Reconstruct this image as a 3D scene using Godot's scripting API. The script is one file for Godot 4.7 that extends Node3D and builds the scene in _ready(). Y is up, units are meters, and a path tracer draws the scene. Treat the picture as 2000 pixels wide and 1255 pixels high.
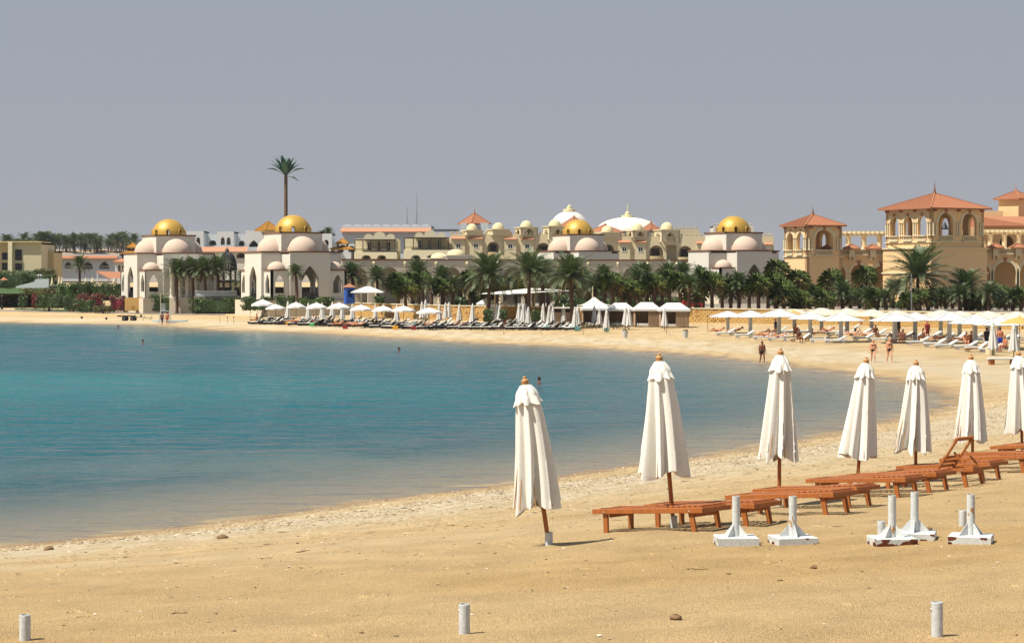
extends Node3D
# A lagoon beach with folded parasols, and a resort on the far shore.
# Units are metres, y is up, the water lies at y = 0 and the camera looks along -z.

const F := 4200.0          # focal length in photograph pixels (the photograph is 2000 x 1255)
const EYE := 6.2           # camera height above the water
const HORIZON := 545.0     # photograph row of the horizon

var M := {}                # materials by name
var rng := RandomNumberGenerator.new()
var used := {}             # names taken at top level
var shore: PackedVector2Array = []
var noise_a := FastNoiseLite.new()
var noise_b := FastNoiseLite.new()

# ---------------------------------------------------------------- mesh builder
class MB:
	var v := PackedVector3Array()
	var n := PackedVector3Array()
	var c := PackedColorArray()
	var ix := PackedInt32Array()
	var col := Color(1, 1, 1)
	var xf := Transform3D()
	var tinted := false
	func ink(k: Color) -> MB:
		col = k
		tinted = true
		return self
	func at(t: Transform3D) -> MB:
		xf = t
		return self
	func tri(a: Vector3, b: Vector3, d: Vector3) -> void:
		a = xf * a; b = xf * b; d = xf * d
		var m := (d - a).cross(b - a).normalized()
		var k := v.size()
		v.append(a); v.append(b); v.append(d)
		for i in 3:
			n.append(m); c.append(col); ix.append(k + i)
	func quad(a: Vector3, b: Vector3, d: Vector3, e: Vector3) -> void:
		a = xf * a; b = xf * b; d = xf * d; e = xf * e
		var m := (d - a).cross(b - a)
		if m.length_squared() < 1e-14: m = (e - a).cross(d - a)
		m = m.normalized()
		var k := v.size()
		v.append(a); v.append(b); v.append(d); v.append(e)
		for i in 4:
			n.append(m); c.append(col)
		for i in [0, 1, 2, 0, 2, 3]: ix.append(k + i)
	func hexa(p: Array) -> void:   # 8 corners: bottom ring 0-3, top ring 4-7, counter-clockwise from above
		quad(p[0], p[1], p[2], p[3]); quad(p[7], p[6], p[5], p[4])
		for i in 4:
			var j := (i + 1) % 4
			quad(p[i], p[i + 4], p[j + 4], p[j])
	func box(at_: Vector3, size: Vector3, b := Basis()) -> void:
		var h := size * 0.5
		var p := []
		for y in [-h.y, h.y]:
			for s in [[-1, 1], [1, 1], [1, -1], [-1, -1]]:
				p.append(at_ + b * Vector3(h.x * s[0], y, h.z * s[1]))
		hexa(p)
	func span(x0: float, x1: float, y0: float, y1: float, z0: float, z1: float) -> void:
		box(Vector3((x0 + x1) / 2, (y0 + y1) / 2, (z0 + z1) / 2), Vector3(absf(x1 - x0), absf(y1 - y0), absf(z1 - z0)))
	func bevel_box(at_: Vector3, size: Vector3, e: float, b := Basis()) -> void:   # chamfered upright edges and top
		var h := size * 0.5
		var ring := func(y: float, k: float) -> Array:
			var r := []
			for s in [[-1, 1], [1, 1], [1, -1], [-1, -1]]:
				r.append(at_ + b * Vector3((h.x - k) * s[0], y, (h.z - k) * s[1]))
			return r
		var rings := [ring.call(-h.y, e), ring.call(-h.y + e, 0.0), ring.call(h.y - e, 0.0), ring.call(h.y, e)]
		for k in 3:
			for i in 4:
				var j := (i + 1) % 4
				quad(rings[k][i], rings[k + 1][i], rings[k + 1][j], rings[k][j])
		quad(rings[0][0], rings[0][1], rings[0][2], rings[0][3])
		quad(rings[3][3], rings[3][2], rings[3][1], rings[3][0])
	func grid(rows: Array, loop := false) -> void:   # rows of points, smooth
		var h := rows.size()
		var w: int = rows[0].size()
		var k := v.size()
		for j in h:
			for i in w:
				v.append(xf * rows[j][i]); c.append(col)
		for j in h:
			for i in w:
				var l := k + j * w + ((i - 1 + w) % w if loop else maxi(i - 1, 0))
				var r := k + j * w + ((i + 1) % w if loop else mini(i + 1, w - 1))
				var u := k + maxi(j - 1, 0) * w + i
				var d := k + mini(j + 1, h - 1) * w + i
				var m := (v[d] - v[u]).cross(v[r] - v[l])
				if m.length_squared() < 1e-16:
					m = (v[k + mini(j + 1, h - 1) * w + (i + w / 4) % w] - v[k + mini(j + 1, h - 1) * w + i]).cross(v[k + mini(j + 1, h - 1) * w + (i + w / 2) % w] - v[k + mini(j + 1, h - 1) * w + i])
					if m.y < 0 and j == 0: m = -m
				n.append(m.normalized() if m.length_squared() > 1e-16 else Vector3.UP)
		for j in h - 1:
			for i in (w if loop else w - 1):
				var a := k + j * w + i
				var b := k + j * w + (i + 1) % w
				for q in [a, b, b + w, a, b + w, a + w]: ix.append(q)
	func lathe(profile: Array, segs := 16, at_ := Vector3.ZERO, a0 := 0.0, a1 := TAU) -> void:   # [radius, y] from bottom to top
		var rows := []
		var full := a1 - a0 > TAU - 0.01
		for p in profile:
			var r := PackedVector3Array()
			for i in (segs if full else segs + 1):
				var a := a0 + (a1 - a0) * i / segs
				r.append(at_ + Vector3(cos(a) * maxf(p[0], 0.0004), p[1], sin(a) * maxf(p[0], 0.0004)))
			rows.append(r)
		grid(rows, full)
	func creased(profile: Array, segs := 16, at_ := Vector3.ZERO) -> void:   # lathe with hard rings
		for k in profile.size() - 1: lathe([profile[k], profile[k + 1]], segs, at_)
	func tube(points: Array, radii: Array, sides := 8, caps := true) -> void:
		var rows := []
		for k in points.size():
			var t: Vector3 = (points[mini(k + 1, points.size() - 1)] - points[maxi(k - 1, 0)]).normalized()
			var s := t.cross(Vector3.FORWARD if absf(t.z) < 0.9 else Vector3.RIGHT).normalized()
			var w := t.cross(s)
			var r := PackedVector3Array()
			for i in sides:
				var a := TAU * i / sides
				r.append(points[k] + (s * cos(a) + w * sin(a)) * radii[k])
			rows.append(r)
		grid(rows, true)
		if caps:
			for e in [0, points.size() - 1]:
				for i in sides: tri(points[e], rows[e][i], rows[e][(i + 1) % sides])
	func bar(a: Vector3, b: Vector3, w: float, h: float) -> void:   # square bar between two points
		var t := (b - a).normalized()
		var s := t.cross(Vector3.UP if absf(t.y) < 0.95 else Vector3.RIGHT).normalized()
		box((a + b) / 2, Vector3(w, h, (b - a).length()), Basis(s, s.cross(t), -t))
	func prism(outline: PackedVector2Array, z0: float, z1: float) -> void:   # outline in x, y, pushed along z
		var t := Geometry2D.triangulate_polygon(outline)
		for z in [z0, z1]:
			for k in range(0, t.size(), 3):
				var a := outline[t[k]]; var b := outline[t[k + 1]]; var d := outline[t[k + 2]]
				tri(Vector3(a.x, a.y, z), Vector3(b.x, b.y, z), Vector3(d.x, d.y, z))
		for k in outline.size():
			var a := outline[k]; var b := outline[(k + 1) % outline.size()]
			quad(Vector3(a.x, a.y, z0), Vector3(b.x, b.y, z0), Vector3(b.x, b.y, z1), Vector3(a.x, a.y, z1))
	# a wall in the x-y plane from z = 0 back to z = -t, with openings [x centre, width, sill y, spring y, top y, pointed]
	func arch_wall(x0: float, x1: float, y0: float, y1: float, t: float, holes: Array) -> void:
		var x := x0
		for o in holes:
			var l: float = o[0] - o[1] / 2.0
			var r: float = o[0] + o[1] / 2.0
			if l > x: span(x, l, y0, y1, -t, 0.0)
			if o[2] > y0 + 0.01: span(l, r, y0, o[2], -t, 0.0)
			var cur := MB.arch(o)
			for k in cur.size() - 1:
				var a: Vector2 = cur[k]; var b: Vector2 = cur[k + 1]
				quad(Vector3(a.x, a.y, 0), Vector3(a.x, y1, 0), Vector3(b.x, y1, 0), Vector3(b.x, b.y, 0))
				quad(Vector3(b.x, b.y, -t), Vector3(b.x, y1, -t), Vector3(a.x, y1, -t), Vector3(a.x, a.y, -t))
				quad(Vector3(a.x, a.y, 0), Vector3(b.x, b.y, 0), Vector3(b.x, b.y, -t), Vector3(a.x, a.y, -t))
				quad(Vector3(a.x, y1, 0), Vector3(a.x, y1, -t), Vector3(b.x, y1, -t), Vector3(b.x, y1, 0))
			x = r
		if x < x1: span(x, x1, y0, y1, -t, 0.0)
	static func arch(o: Array, steps := 10) -> PackedVector2Array:   # the curve over an opening, left to right, with its straight sides at the spring
		var p := PackedVector2Array()
		var hw: float = o[1] / 2.0
		var rise: float = o[4] - o[3]
		for k in steps + 1:
			var u := -1.0 + 2.0 * k / steps
			var y: float
			if rise < 0.01: y = 0.0
			elif o.size() > 5 and o[5]: y = (1.0 - pow(absf(u), 1.7)) * 0.72 + (1.0 - absf(u)) * 0.28
			else: y = sqrt(maxf(0.0, 1.0 - u * u))
			p.append(Vector2(o[0] + u * hw, o[3] + rise * y))
		# the straight jambs are the ends of the neighbouring solid spans
		return p
	func mesh() -> ArrayMesh:
		var a := []
		a.resize(Mesh.ARRAY_MAX)
		a[Mesh.ARRAY_VERTEX] = v
		a[Mesh.ARRAY_NORMAL] = n
		if tinted: a[Mesh.ARRAY_COLOR] = c
		a[Mesh.ARRAY_INDEX] = ix
		var m := ArrayMesh.new()
		if v.size(): m.add_surface_from_arrays(Mesh.PRIMITIVE_TRIANGLES, a)
		return m

# ---------------------------------------------------------------- naming and placing
func numbered(called: String) -> String:
	used[called] = used.get(called, -1) + 1
	return called if used[called] == 0 else "%s_%03d" % [called, used[called]]

func tag(o: Node3D, label: String, category: String, group := "") -> void:
	o.set_meta("label", label)
	o.set_meta("category", category)
	if group: o.set_meta("group", group)

func thing(called: String, label: String, category: String, where := Vector3.ZERO, turn := 0.0, group := "") -> Node3D:
	var o := Node3D.new()
	o.name = numbered(called)
	add_child(o)
	o.position = where
	o.rotation.y = turn
	tag(o, label, category, group)
	return o

func part(shape, called: String, material: Material, parent: Node3D, kind := "") -> MeshInstance3D:
	var o := MeshInstance3D.new()
	o.mesh = shape.mesh() if shape is MB else shape
	o.material_override = material
	o.name = called
	if kind: o.set_meta("kind", kind)
	parent.add_child(o, true)
	return o

func struct(shape, called: String, material: Material, kind := "structure") -> MeshInstance3D:
	var o := MeshInstance3D.new()
	o.mesh = shape.mesh() if shape is MB else shape
	o.material_override = material
	o.name = numbered(called)
	add_child(o)
	o.set_meta("kind", kind)
	return o

func whole(shape, called: String, label: String, category: String, material: Material, where := Vector3.ZERO, turn := 0.0, group := "") -> MeshInstance3D:
	var o := MeshInstance3D.new()
	o.mesh = shape.mesh() if shape is MB else shape
	o.material_override = material
	o.name = numbered(called)
	add_child(o)
	o.position = where
	o.rotation.y = turn
	tag(o, label, category, group)
	return o

func copy_of(o: Node3D, where: Vector3, turn := 0.0, size := 1.0) -> Node3D:
	var r: Node3D = o.duplicate()
	r.name = numbered(String(o.name).rstrip("0123456789").trim_suffix("_"))
	add_child(r)
	r.position = where
	r.rotation = Vector3(0, turn, 0)
	r.scale = Vector3.ONE * size
	return r

# a photograph pixel turned into a point: at a depth, on a level, or where it meets the ground
func D(px: float, py: float, d: float) -> Vector3:
	return Vector3((px - 1000.0) * d / F, EYE - (py - HORIZON) * d / F, -d)
func L(px: float, py: float, level: float) -> Vector3:
	return D(px, py, (EYE - level) * F / (py - HORIZON))
func G(px: float, py: float) -> Vector3:
	var lo := 15.0
	var hi := lo
	while hi < 900.0:
		hi = lo * 1.02
		var p := D(px, py, hi)
		if p.y <= height(p.x, p.z): break
		lo = hi
	for k in 14:
		var mid := (lo + hi) / 2
		var p := D(px, py, mid)
		if p.y <= height(p.x, p.z): hi = mid
		else: lo = mid
	var q := D(px, py, hi)
	q.y = height(q.x, q.z)
	return q
func on_ground(p: Vector3) -> Vector3: return Vector3(p.x, height(p.x, p.z), p.z)
func yaw_to(v: Vector3) -> float: return atan2(v.x, v.z)

# ---------------------------------------------------------------- materials
func tex(seed_: int, cells: int, lo: float, hi: float, size := 512, octaves := 3, gain := 0.5, stretch := 1) -> ImageTexture:
	# tileable noise: random cells, padded by wrapping, enlarged smoothly; finer layers are laid over coarser ones
	var r := RandomNumberGenerator.new()
	r.seed = seed_
	var out: Image
	for o in octaves:
		var nx := maxi(4, mini((cells << o) / (-stretch if stretch < 0 else 1), size))
		var ny := maxi(4, mini((cells << o) / (stretch if stretch > 0 else 1), size))
		var data := PackedByteArray()
		data.resize(nx * ny)
		for k in data.size(): data[k] = r.randi() & 255
		var small := Image.create_from_data(nx, ny, false, Image.FORMAT_L8, data)
		var big := Image.create(nx + 8, ny + 8, false, Image.FORMAT_L8)
		for dx in [4 - nx, 4, 4 + nx]:
			for dy in [4 - ny, 4, 4 + ny]:
				big.blit_rect(small, Rect2i(0, 0, nx, ny), Vector2i(dx, dy))
		var sx := size / nx
		var sy := size / ny
		if sx > 1 or sy > 1: big.resize((nx + 8) * sx, (ny + 8) * sy, Image.INTERPOLATE_CUBIC)
		var layer := big.get_region(Rect2i(4 * sx, 4 * sy, size, size))
		layer.convert(Image.FORMAT_RGBA8)
		if out == null: out = layer
		else:
			var mask := Image.create(size, size, false, Image.FORMAT_RGBA8)
			mask.fill(Color(1, 1, 1, gain))
			out.blend_rect_mask(layer_alpha(layer, gain), mask, Rect2i(0, 0, size, size), Vector2i.ZERO)
	out.convert(Image.FORMAT_L8)
	var d := out.get_data()
	for k in d.size(): d[k] = int(255.0 * clampf(lo + (hi - lo) * (0.5 + (d[k] / 255.0 - 0.5) * 1.5), 0.0, 1.0))
	out = Image.create_from_data(size, size, false, Image.FORMAT_L8, d)
	out.convert(Image.FORMAT_RGB8)
	return ImageTexture.create_from_image(out)
func layer_alpha(im: Image, a: float) -> Image:
	var d := im.get_data()
	for k in range(3, d.size(), 4): d[k] = int(a * 255)
	return Image.create_from_data(im.get_width(), im.get_height(), false, Image.FORMAT_RGBA8, d)

func mat(called: String, hex: String, rough := 0.8, grain: Texture2D = null, scale := 0.5, bump: Texture2D = null, depth := 0.0) -> StandardMaterial3D:
	var m := StandardMaterial3D.new()
	m.resource_name = called
	m.albedo_color = Color(hex)
	m.roughness = rough
	m.cull_mode = BaseMaterial3D.CULL_DISABLED
	if grain or bump:
		m.uv1_triplanar = true
		m.uv1_world_triplanar = true
		m.uv1_scale = Vector3.ONE * scale
		if grain: m.albedo_texture = grain
		if bump:
			m.heightmap_enabled = true
			m.heightmap_texture = bump
			m.heightmap_scale = depth
	M[called] = m
	return m
func tinted(called: String, rough := 0.8, grain: Texture2D = null, scale := 0.5, bump: Texture2D = null, depth := 0.0) -> StandardMaterial3D:
	var m := mat(called, "ffffff", rough, grain, scale, bump, depth)
	m.vertex_color_use_as_albedo = true
	return m

# ---------------------------------------------------------------- lie of the land
func ramp(x: float, xs: Array, ys: Array) -> float:
	if x <= xs[0]: return ys[0]
	for k in xs.size() - 1:
		if x < xs[k + 1]:
			return lerpf(ys[k], ys[k + 1], (x - xs[k]) / (xs[k + 1] - xs[k]))
	return ys[-1]

func shore_distance(x: float, z: float) -> Vector2:   # (signed distance from the waterline, landwards positive; z of the nearest shore point)
	var p := Vector2(x, z)
	var best := 1e12
	var near := Vector2()
	var inside := false
	for k in shore.size():
		var a := shore[k]
		var b := shore[(k + 1) % shore.size()]
		if (a.y > z) != (b.y > z) and x < (b.x - a.x) * (z - a.y) / (b.y - a.y) + a.x: inside = not inside
		var ab := b - a
		var t := clampf((p - a).dot(ab) / ab.length_squared(), 0.0, 1.0)
		var q := a + ab * t
		var d := p.distance_squared_to(q)
		if d < best:
			best = d; near = q
	return Vector2(-sqrt(best) if inside else sqrt(best), near.y)

const NEAR_X := [0.0, 1.5, 5.0, 12.0, 18.0, 24.0, 32.0, 60.0, 400.0]
const NEAR_Y := [0.0, 0.14, 0.58, 1.42, 2.1, 2.62, 3.02, 3.25, 3.25]
const FAR_X := [0.0, 5.0, 15.0, 30.0, 45.0, 70.0, 120.0, 400.0]
const FAR_Y := [0.0, 0.22, 0.48, 0.85, 1.1, 1.5, 2.1, 2.2]
const TERRACE := 2.4
func height(x: float, z: float) -> float:
	var s := shore_distance(x, z)
	return height_by(s, x, z)
func height_by(s: Vector2, x: float, z: float) -> float:
	var far := smoothstep(-95.0, -135.0, s.y)
	if s.x < 0.0:
		var deep := -s.x
		return -ramp(deep, [0.0, 3.0, 12.0, 40.0, 90.0], [0.0, 0.13, 0.5, 1.7, 3.2])
	var h := lerpf(ramp(s.x, NEAR_X, NEAR_Y), ramp(s.x, FAR_X, FAR_Y), far)
	var rough := clampf(s.x / 6.0, 0.0, 1.0)
	h += rough * (0.035 * noise_a.get_noise_2d(x * 3.0, z * 3.0) + 0.04 * noise_b.get_noise_2d(x * 11.0, z * 11.0))
	return h

# ================================================================= the scene
func _ready() -> void:
	rng.seed = 7
	noise_a.seed = 3; noise_a.frequency = 0.05
	noise_b.seed = 9; noise_b.frequency = 0.08
	view_and_light()
	materials()
	for p in [[-500, 626], [0, 629], [290, 634], [440, 645], [600, 649], [780, 661], [950, 670], [1120, 677.5], [1300, 690], [1400, 698], [1485, 709], [1590, 721], [1730, 741], [1815, 762], [1846, 779], [1836, 792], [1811, 803], [1730, 821], [1625, 842], [1555, 857], [1467, 873], [1380, 888], [1300, 900], [1160, 917], [1000, 944], [900, 956], [700, 979], [500, 1009], [250, 1040], [0, 1066], [-400, 1106]]:
		var q := L(p[0], p[1], 0.0)
		shore.append(Vector2(q.x, q.z))
	shore.append(Vector2(-60, -28)); shore.append(Vector2(-900, -28)); shore.append(Vector2(-900, -420))
	ground_and_water()
	terrace_and_walls()
	left_resort()
	arcade()
	cream_hotel()
	behind_hotel()
	palace()
	palms()
	gardens()
	far_palms()
	far_beach()
	near_beach()

func view_and_light() -> void:
	var cam := Camera3D.new()
	cam.name = "camera"
	add_child(cam)
	cam.position = Vector3(0, EYE, 0)
	cam.set_frustum(1255.0 / F, Vector2(0, -(627.5 - HORIZON) / F), 1.0, 6000.0)
	cam.current = true
	var sky := ProceduralSkyMaterial.new()
	sky.sky_top_color = Color(0.455, 0.515, 0.585)
	sky.sky_horizon_color = Color(0.540, 0.544, 0.562)
	sky.sky_curve = 0.17
	sky.ground_horizon_color = Color(0.48, 0.46, 0.43)
	sky.ground_bottom_color = Color(0.45, 0.40, 0.33)
	sky.sun_angle_max = 1.0
	var e := Environment.new()
	e.background_mode = Environment.BG_SKY
	e.sky = Sky.new()
	e.sky.sky_material = sky
	e.tonemap_mode = Environment.TONE_MAPPER_LINEAR
	e.tonemap_exposure = 1.55
	e.fog_enabled = true
	e.fog_density = 0.00005
	e.fog_light_color = Color(0.80, 0.81, 0.84)
	e.sdfgi_enabled = true; e.ssao_enabled = true; e.ssil_enabled = true
	e.volumetric_fog_enabled = true
	e.volumetric_fog_density = 0.0
	var w := WorldEnvironment.new()
	w.name = "surroundings"
	w.environment = e
	add_child(w)
	var sun := DirectionalLight3D.new()
	sun.name = "sun"
	add_child(sun)
	sun.look_at_from_position(Vector3(-0.53, 1.0, 0.25) * 100.0, Vector3.ZERO)
	sun.light_energy = 1.6
	sun.light_color = Color(1.0, 0.965, 0.90)
	sun.light_angular_distance = 0.5
	sun.shadow_enabled = true

func materials() -> void:
	var fine := tex(11, 64, 0.84, 1.0)
	var blotch := tex(12, 8, 0.84, 1.0)
	var grit := tex(13, 64, 0.0, 1.0, 1024, 4, 0.55)
	var sand := tinted("sand", 0.95, tex(14, 64, 0.74, 1.0, 1024, 4, 0.55), 0.31, grit, 2.6)
	sand.metallic_specular = 0.25
	var w := mat("water", "0b3b46", 0.07)
	w.albedo_color = Color(0.03, 0.22, 0.27, 0.10)
	w.transparency = BaseMaterial3D.TRANSPARENCY_ALPHA
	w.metallic_specular = 0.47
	w.metallic_specular = 0.43
	w.roughness = 0.10
	var rip := tex(25, 64, 0.0, 1.0, 1024, 3, 0.45, -4).get_image()
	rip.bump_map_to_normal_map(5.0)
	w.normal_enabled = true
	w.normal_texture = ImageTexture.create_from_image(rip)
	w.normal_scale = 1.0
	w.uv1_triplanar = true
	w.uv1_world_triplanar = true
	w.uv1_scale = Vector3.ONE * 0.09
	mat("stone_chip", "ffffff", 0.9).vertex_color_use_as_albedo = true
	var grain := tex(15, 64, 0.74, 1.0, 512, 3, 0.5, 16)
	var weave := tex(16, 256, 0.90, 1.0, 512, 2)
	var rendered := tex(17, 16, 0.91, 1.0, 512, 4, 0.55)
	mat("teak", "b2672d", 0.55, grain, 1.3)
	mat("teak_dark", "9c5724", 0.55, grain, 1.3)
	mat("turned_wood", "c8935a", 0.5, grain, 3.0)
	mat("canvas", "e3e1da", 0.9, tex(18, 16, 0.93, 1.0, 512, 4), 0.9)
	mat("pvc", "ccd0d2", 0.45, blotch, 2.0)
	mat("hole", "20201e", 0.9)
	mat("white_paint", "cfd3d3", 0.5, tex(19, 8, 0.86, 1.0, 512, 4), 1.2)
	mat("rust", "6b3519", 0.95, fine, 3.0)
	mat("rust_stain", "b98a50", 0.8, fine, 3.0)
	mat("screw", "b9b4ab", 0.35).metallic = 0.8
	mat("brown_stone", "86694c", 0.95, fine, 3.0)
	# buildings
	mat("stucco_white", "d0ccc2", 0.9, rendered, 0.33)
	mat("stucco_bright", "cbd0d3", 0.9, rendered, 0.33)
	mat("stucco_cream", "e0d6b6", 0.9, rendered, 0.33)
	mat("stucco_tan", "d2c5a3", 0.9, rendered, 0.33)
	mat("stucco_buff", "cbb588", 0.9, rendered, 0.33)
	mat("stucco_sand", "cfc4b0", 0.9, rendered, 0.33)
	mat("stucco_orange", "e0be8f", 0.9, rendered, 0.33)
	mat("cast_stone", "d6c9a8", 0.85, rendered, 0.2)
	mat("pink_dome", "c3ae9d", 0.85, rendered, 0.2)
	mat("cream_dome", "cfc39b", 0.8, rendered, 0.2)
	var gold := mat("gold", "bd963f", 0.48, rendered, 0.3)
	gold.metallic = 0.22
	mat("brown_trim", "7a5238", 0.8, fine, 0.5)
	mat("terracotta", "b27655", 0.85, tex(20, 32, 0.75, 1.0), 0.7)
	mat("salmon_tile", "c98c6c", 0.85, tex(20, 32, 0.75, 1.0), 0.7)
	mat("thatch_gold", "b98534", 0.95, grain, 0.8)
	mat("thatch", "a18d72", 0.95, grain, 0.8)
	mat("dark_wood", "3a2a22", 0.7, grain, 0.8)
	mat("black_iron", "1d1c20", 0.5)
	mat("dark_glass", "15181c", 0.08)
	mat("window_frame", "d8d4c8", 0.6)
	mat("sandstone", "d2ab68", 0.9, tex(22, 32, 0.72, 1.0, 512, 4), 0.5)
	mat("white_membrane", "cbc8bd", 0.7)
	mat("dark_roof", "565b62", 0.7)
	mat("paving", "8d8276", 0.95, fine, 0.4)
	mat("lawn", "43602a", 0.95, tex(23, 64, 0.6, 1.0), 0.6)
	# beach things
	mat("white_cloth", "cac9c6", 0.85, weave, 0.8)
	mat("white_plastic", "bcc0c3", 0.5)
	mat("cream_slat", "c6bda4", 0.7)
	mat("tan_cloth", "c89a56", 0.9, weave, 0.8)
	mat("drape", "a58c72", 0.95, weave, 0.8)
	mat("black_rattan", "2a211d", 0.8, fine, 2.0)
	mat("cushion", "c3c2bc", 0.9)
	mat("teal_towel", "6fa5a2", 0.95)
	mat("yellow_towel", "d9981f", 0.95)
	mat("red_towel", "8e2f33", 0.95)
	mat("blue_paint", "1f4fa8", 0.6)
	mat("sky_blue", "7fa9c4", 0.5)
	mat("green_cloth", "2f8a4a", 0.9)
	mat("royal_blue", "2444b8", 0.9)
	mat("navy", "1b2338", 0.9)
	mat("black_cloth", "1a1a1d", 0.9)
	mat("red_paint", "9c1f1c", 0.4)
	mat("tyre", "1c1b1b", 0.9)
	mat("steel", "8e9294", 0.4).metallic = 0.7
	mat("skin", "b0704e", 0.6)
	mat("skin_pale", "c98f6e", 0.6)
	mat("skin_brown", "6d3f2a", 0.6)
	mat("hair_dark", "1e1512", 0.8)
	mat("hair_fair", "9b7a4d", 0.8)
	mat("lamp_glass", "d8d8d4", 0.3)
	# plants
	var leaf := tinted("leaf", 0.55)
	leaf.backlight_enabled = true
	leaf.backlight = Color(0.46, 0.55, 0.28)
	mat("palm_trunk", "6e5340", 0.95, tex(24, 32, 0.55, 1.0, 512, 3, 0.5, 4), 1.6)
	mat("palm_fibre", "7d4f34", 0.95, fine, 2.0)
	mat("painted_palm", "2f5a4c", 0.6)
	mat("painted_trunk", "7b6450", 0.9, tex(24, 32, 0.55, 1.0, 512, 3, 0.5, 4), 0.6)

func lines(a: Array) -> Array:   # start, step, stop, step, stop ...
	var out := []
	for k in range(0, a.size() - 1, 2):
		var n := maxi(1, roundi((a[k + 2] - a[k]) / float(a[k + 1])))
		for i in n: out.append(lerpf(a[k], a[k + 2], float(i) / n))
	out.append(float(a[-1]))
	return out

func ground_and_water() -> void:
	# the land and the bed of the lagoon: one sheet
	var xs := lines([-2400, 400, -400, 40, -112, 4, -32, 1.2, -16.4, 0.4, 24, 1.2, 48, 4, 132, 40, 412, 400, 2400])
	var zs := lines([-3000, 500, -1000, 60, -400, 2.5, -150, 0.8, -80, 0.35, -17, 0.8, 0, 10, 40])
	zs.reverse()
	var b := MB.new()
	b.tinted = true
	var w := xs.size()
	var chips := []
	for j in zs.size():
		for i in w:
			var s := shore_distance(xs[i], zs[j])
			b.v.append(Vector3(xs[i], height_by(s, xs[i], zs[j]), zs[j]))
			b.c.append(sand_colour(s, xs[i], zs[j]))
	for j in zs.size():
		for i in w:
			var m := (b.v[mini(j + 1, zs.size() - 1) * w + i] - b.v[maxi(j - 1, 0) * w + i]).cross(b.v[j * w + mini(i + 1, w - 1)] - b.v[j * w + maxi(i - 1, 0)])
			b.n.append(m.normalized() * (1.0 if m.y > 0 else -1.0))
	for j in zs.size() - 1:
		for i in w - 1:
			var a := j * w + i
			for q in [a, a + w, a + w + 1, a, a + w + 1, a + 1]: b.ix.append(q)
	struct(b, "ground", M.sand)
	water_sheet()

func sand_colour(s: Vector2, x: float, z: float) -> Color:
	var a := noise_a.get_noise_2d(x * 1.2, z * 4.0)
	var f := noise_b.get_noise_2d(x * 9.0, z * 9.0)
	if s.x < 0.0:
		# bed of the lagoon: pale sand, with meadows of dark weed further out
		var weed := smoothstep(3.0, 20.0, -s.x) * smoothstep(-0.15, 0.35, noise_a.get_noise_2d(x * 0.9 + 40, z * 0.55) + 0.3 * f + 0.26)
		if s.y < -125.0 or z < -135.0: weed *= 0.25
		return Color(0.50, 0.40, 0.26).lerp(Color(0.06, 0.065, 0.05), weed * 0.9)
	var far := smoothstep(-95.0, -135.0, s.y)
	var dry := Color(0.60, 0.43, 0.225).lerp(Color(0.67, 0.515, 0.305), clampf(0.5 + a * 1.8, 0, 1))
	dry = dry.lerp(Color(0.57, 0.385, 0.18), smoothstep(18.0, 26.0, s.x) * (1.0 - far) * clampf(0.6 + 1.5 * a, 0, 1))
	var pale := Color(0.67, 0.565, 0.40)
	var band := smoothstep(3.0, 5.0, s.x) * (1.0 - smoothstep(9.0, 15.0, s.x + a * 5.0))
	dry = dry.lerp(pale, clampf(band * (0.75 + f * 1.1), 0, 1))
	var wet := Color(0.44, 0.315, 0.19)
	return wet.lerp(dry, smoothstep(0.5, 2.2, s.x + f * 1.2)) * (1.0 + 0.20 * f + 0.10 * noise_b.get_noise_2d(x * 26.0 + 9, z * 26.0))

func water_sheet() -> void:
	var xs := lines([-900, 40, -120, 5, -60, 1.5, -18, 0.5, 24, 1.5, 60])
	var zs := lines([-420, 1.0, -200, 0.4, -110, 0.16, -28])
	zs.reverse()
	var b := MB.new()
	var swell := FastNoiseLite.new()
	swell.seed = 21; swell.frequency = 0.22; swell.fractal_octaves = 3
	var w := xs.size()
	for j in zs.size():
		for i in w:
			var p := Vector2(xs[i], zs[j])
			b.v.append(Vector3(p.x, 0.09 * swell.get_noise_2d(p.x * 0.5, p.y * 2.0) + 0.07 * swell.get_noise_2d(p.x * 1.6 + 60, p.y * 6.0), p.y))
	for j in zs.size():
		for i in w:
			var m := (b.v[mini(j + 1, zs.size() - 1) * w + i] - b.v[maxi(j - 1, 0) * w + i]).cross(b.v[j * w + mini(i + 1, w - 1)] - b.v[j * w + maxi(i - 1, 0)])
			b.n.append(m.normalized() * (1.0 if m.y > 0 else -1.0))
	for j in zs.size() - 1:
		for i in w - 1:
			var a := j * w + i
			for q in [a, a + w, a + w + 1, a, a + w + 1, a + 1]: b.ix.append(q)
	struct(b, "water", M.water)
	# the body of the water: its colour deepens with the length of water looked through
	var fog := FogVolume.new()
	fog.name = "water_body"
	fog.shape = RenderingServer.FOG_VOLUME_SHAPE_BOX
	fog.size = Vector3(960, 6, 392)
	fog.position = Vector3(-420, -3.03, -224)
	var fm := FogMaterial.new()
	fm.resource_name = "water_body"
	fm.albedo = Color(0.13, 0.60, 0.66)
	fm.density = 0.14
	fog.material = fm
	fog.set_meta("kind", "structure")
	add_child(fog)
	# milky turquoise water over the sandbank off the left shore
	var milk := FogVolume.new()
	milk.name = "turquoise_water"
	milk.shape = RenderingServer.FOG_VOLUME_SHAPE_ELLIPSOID
	milk.size = Vector3(130, 3.6, 80)
	milk.position = Vector3(-46, -1.87, -132)
	var mm := FogMaterial.new()
	mm.resource_name = "turquoise_water"
	mm.albedo = Color(0.20, 0.86, 0.88)
	mm.density = 0.2
	milk.material = mm
	milk.set_meta("kind", "structure")
	add_child(milk)

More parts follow.
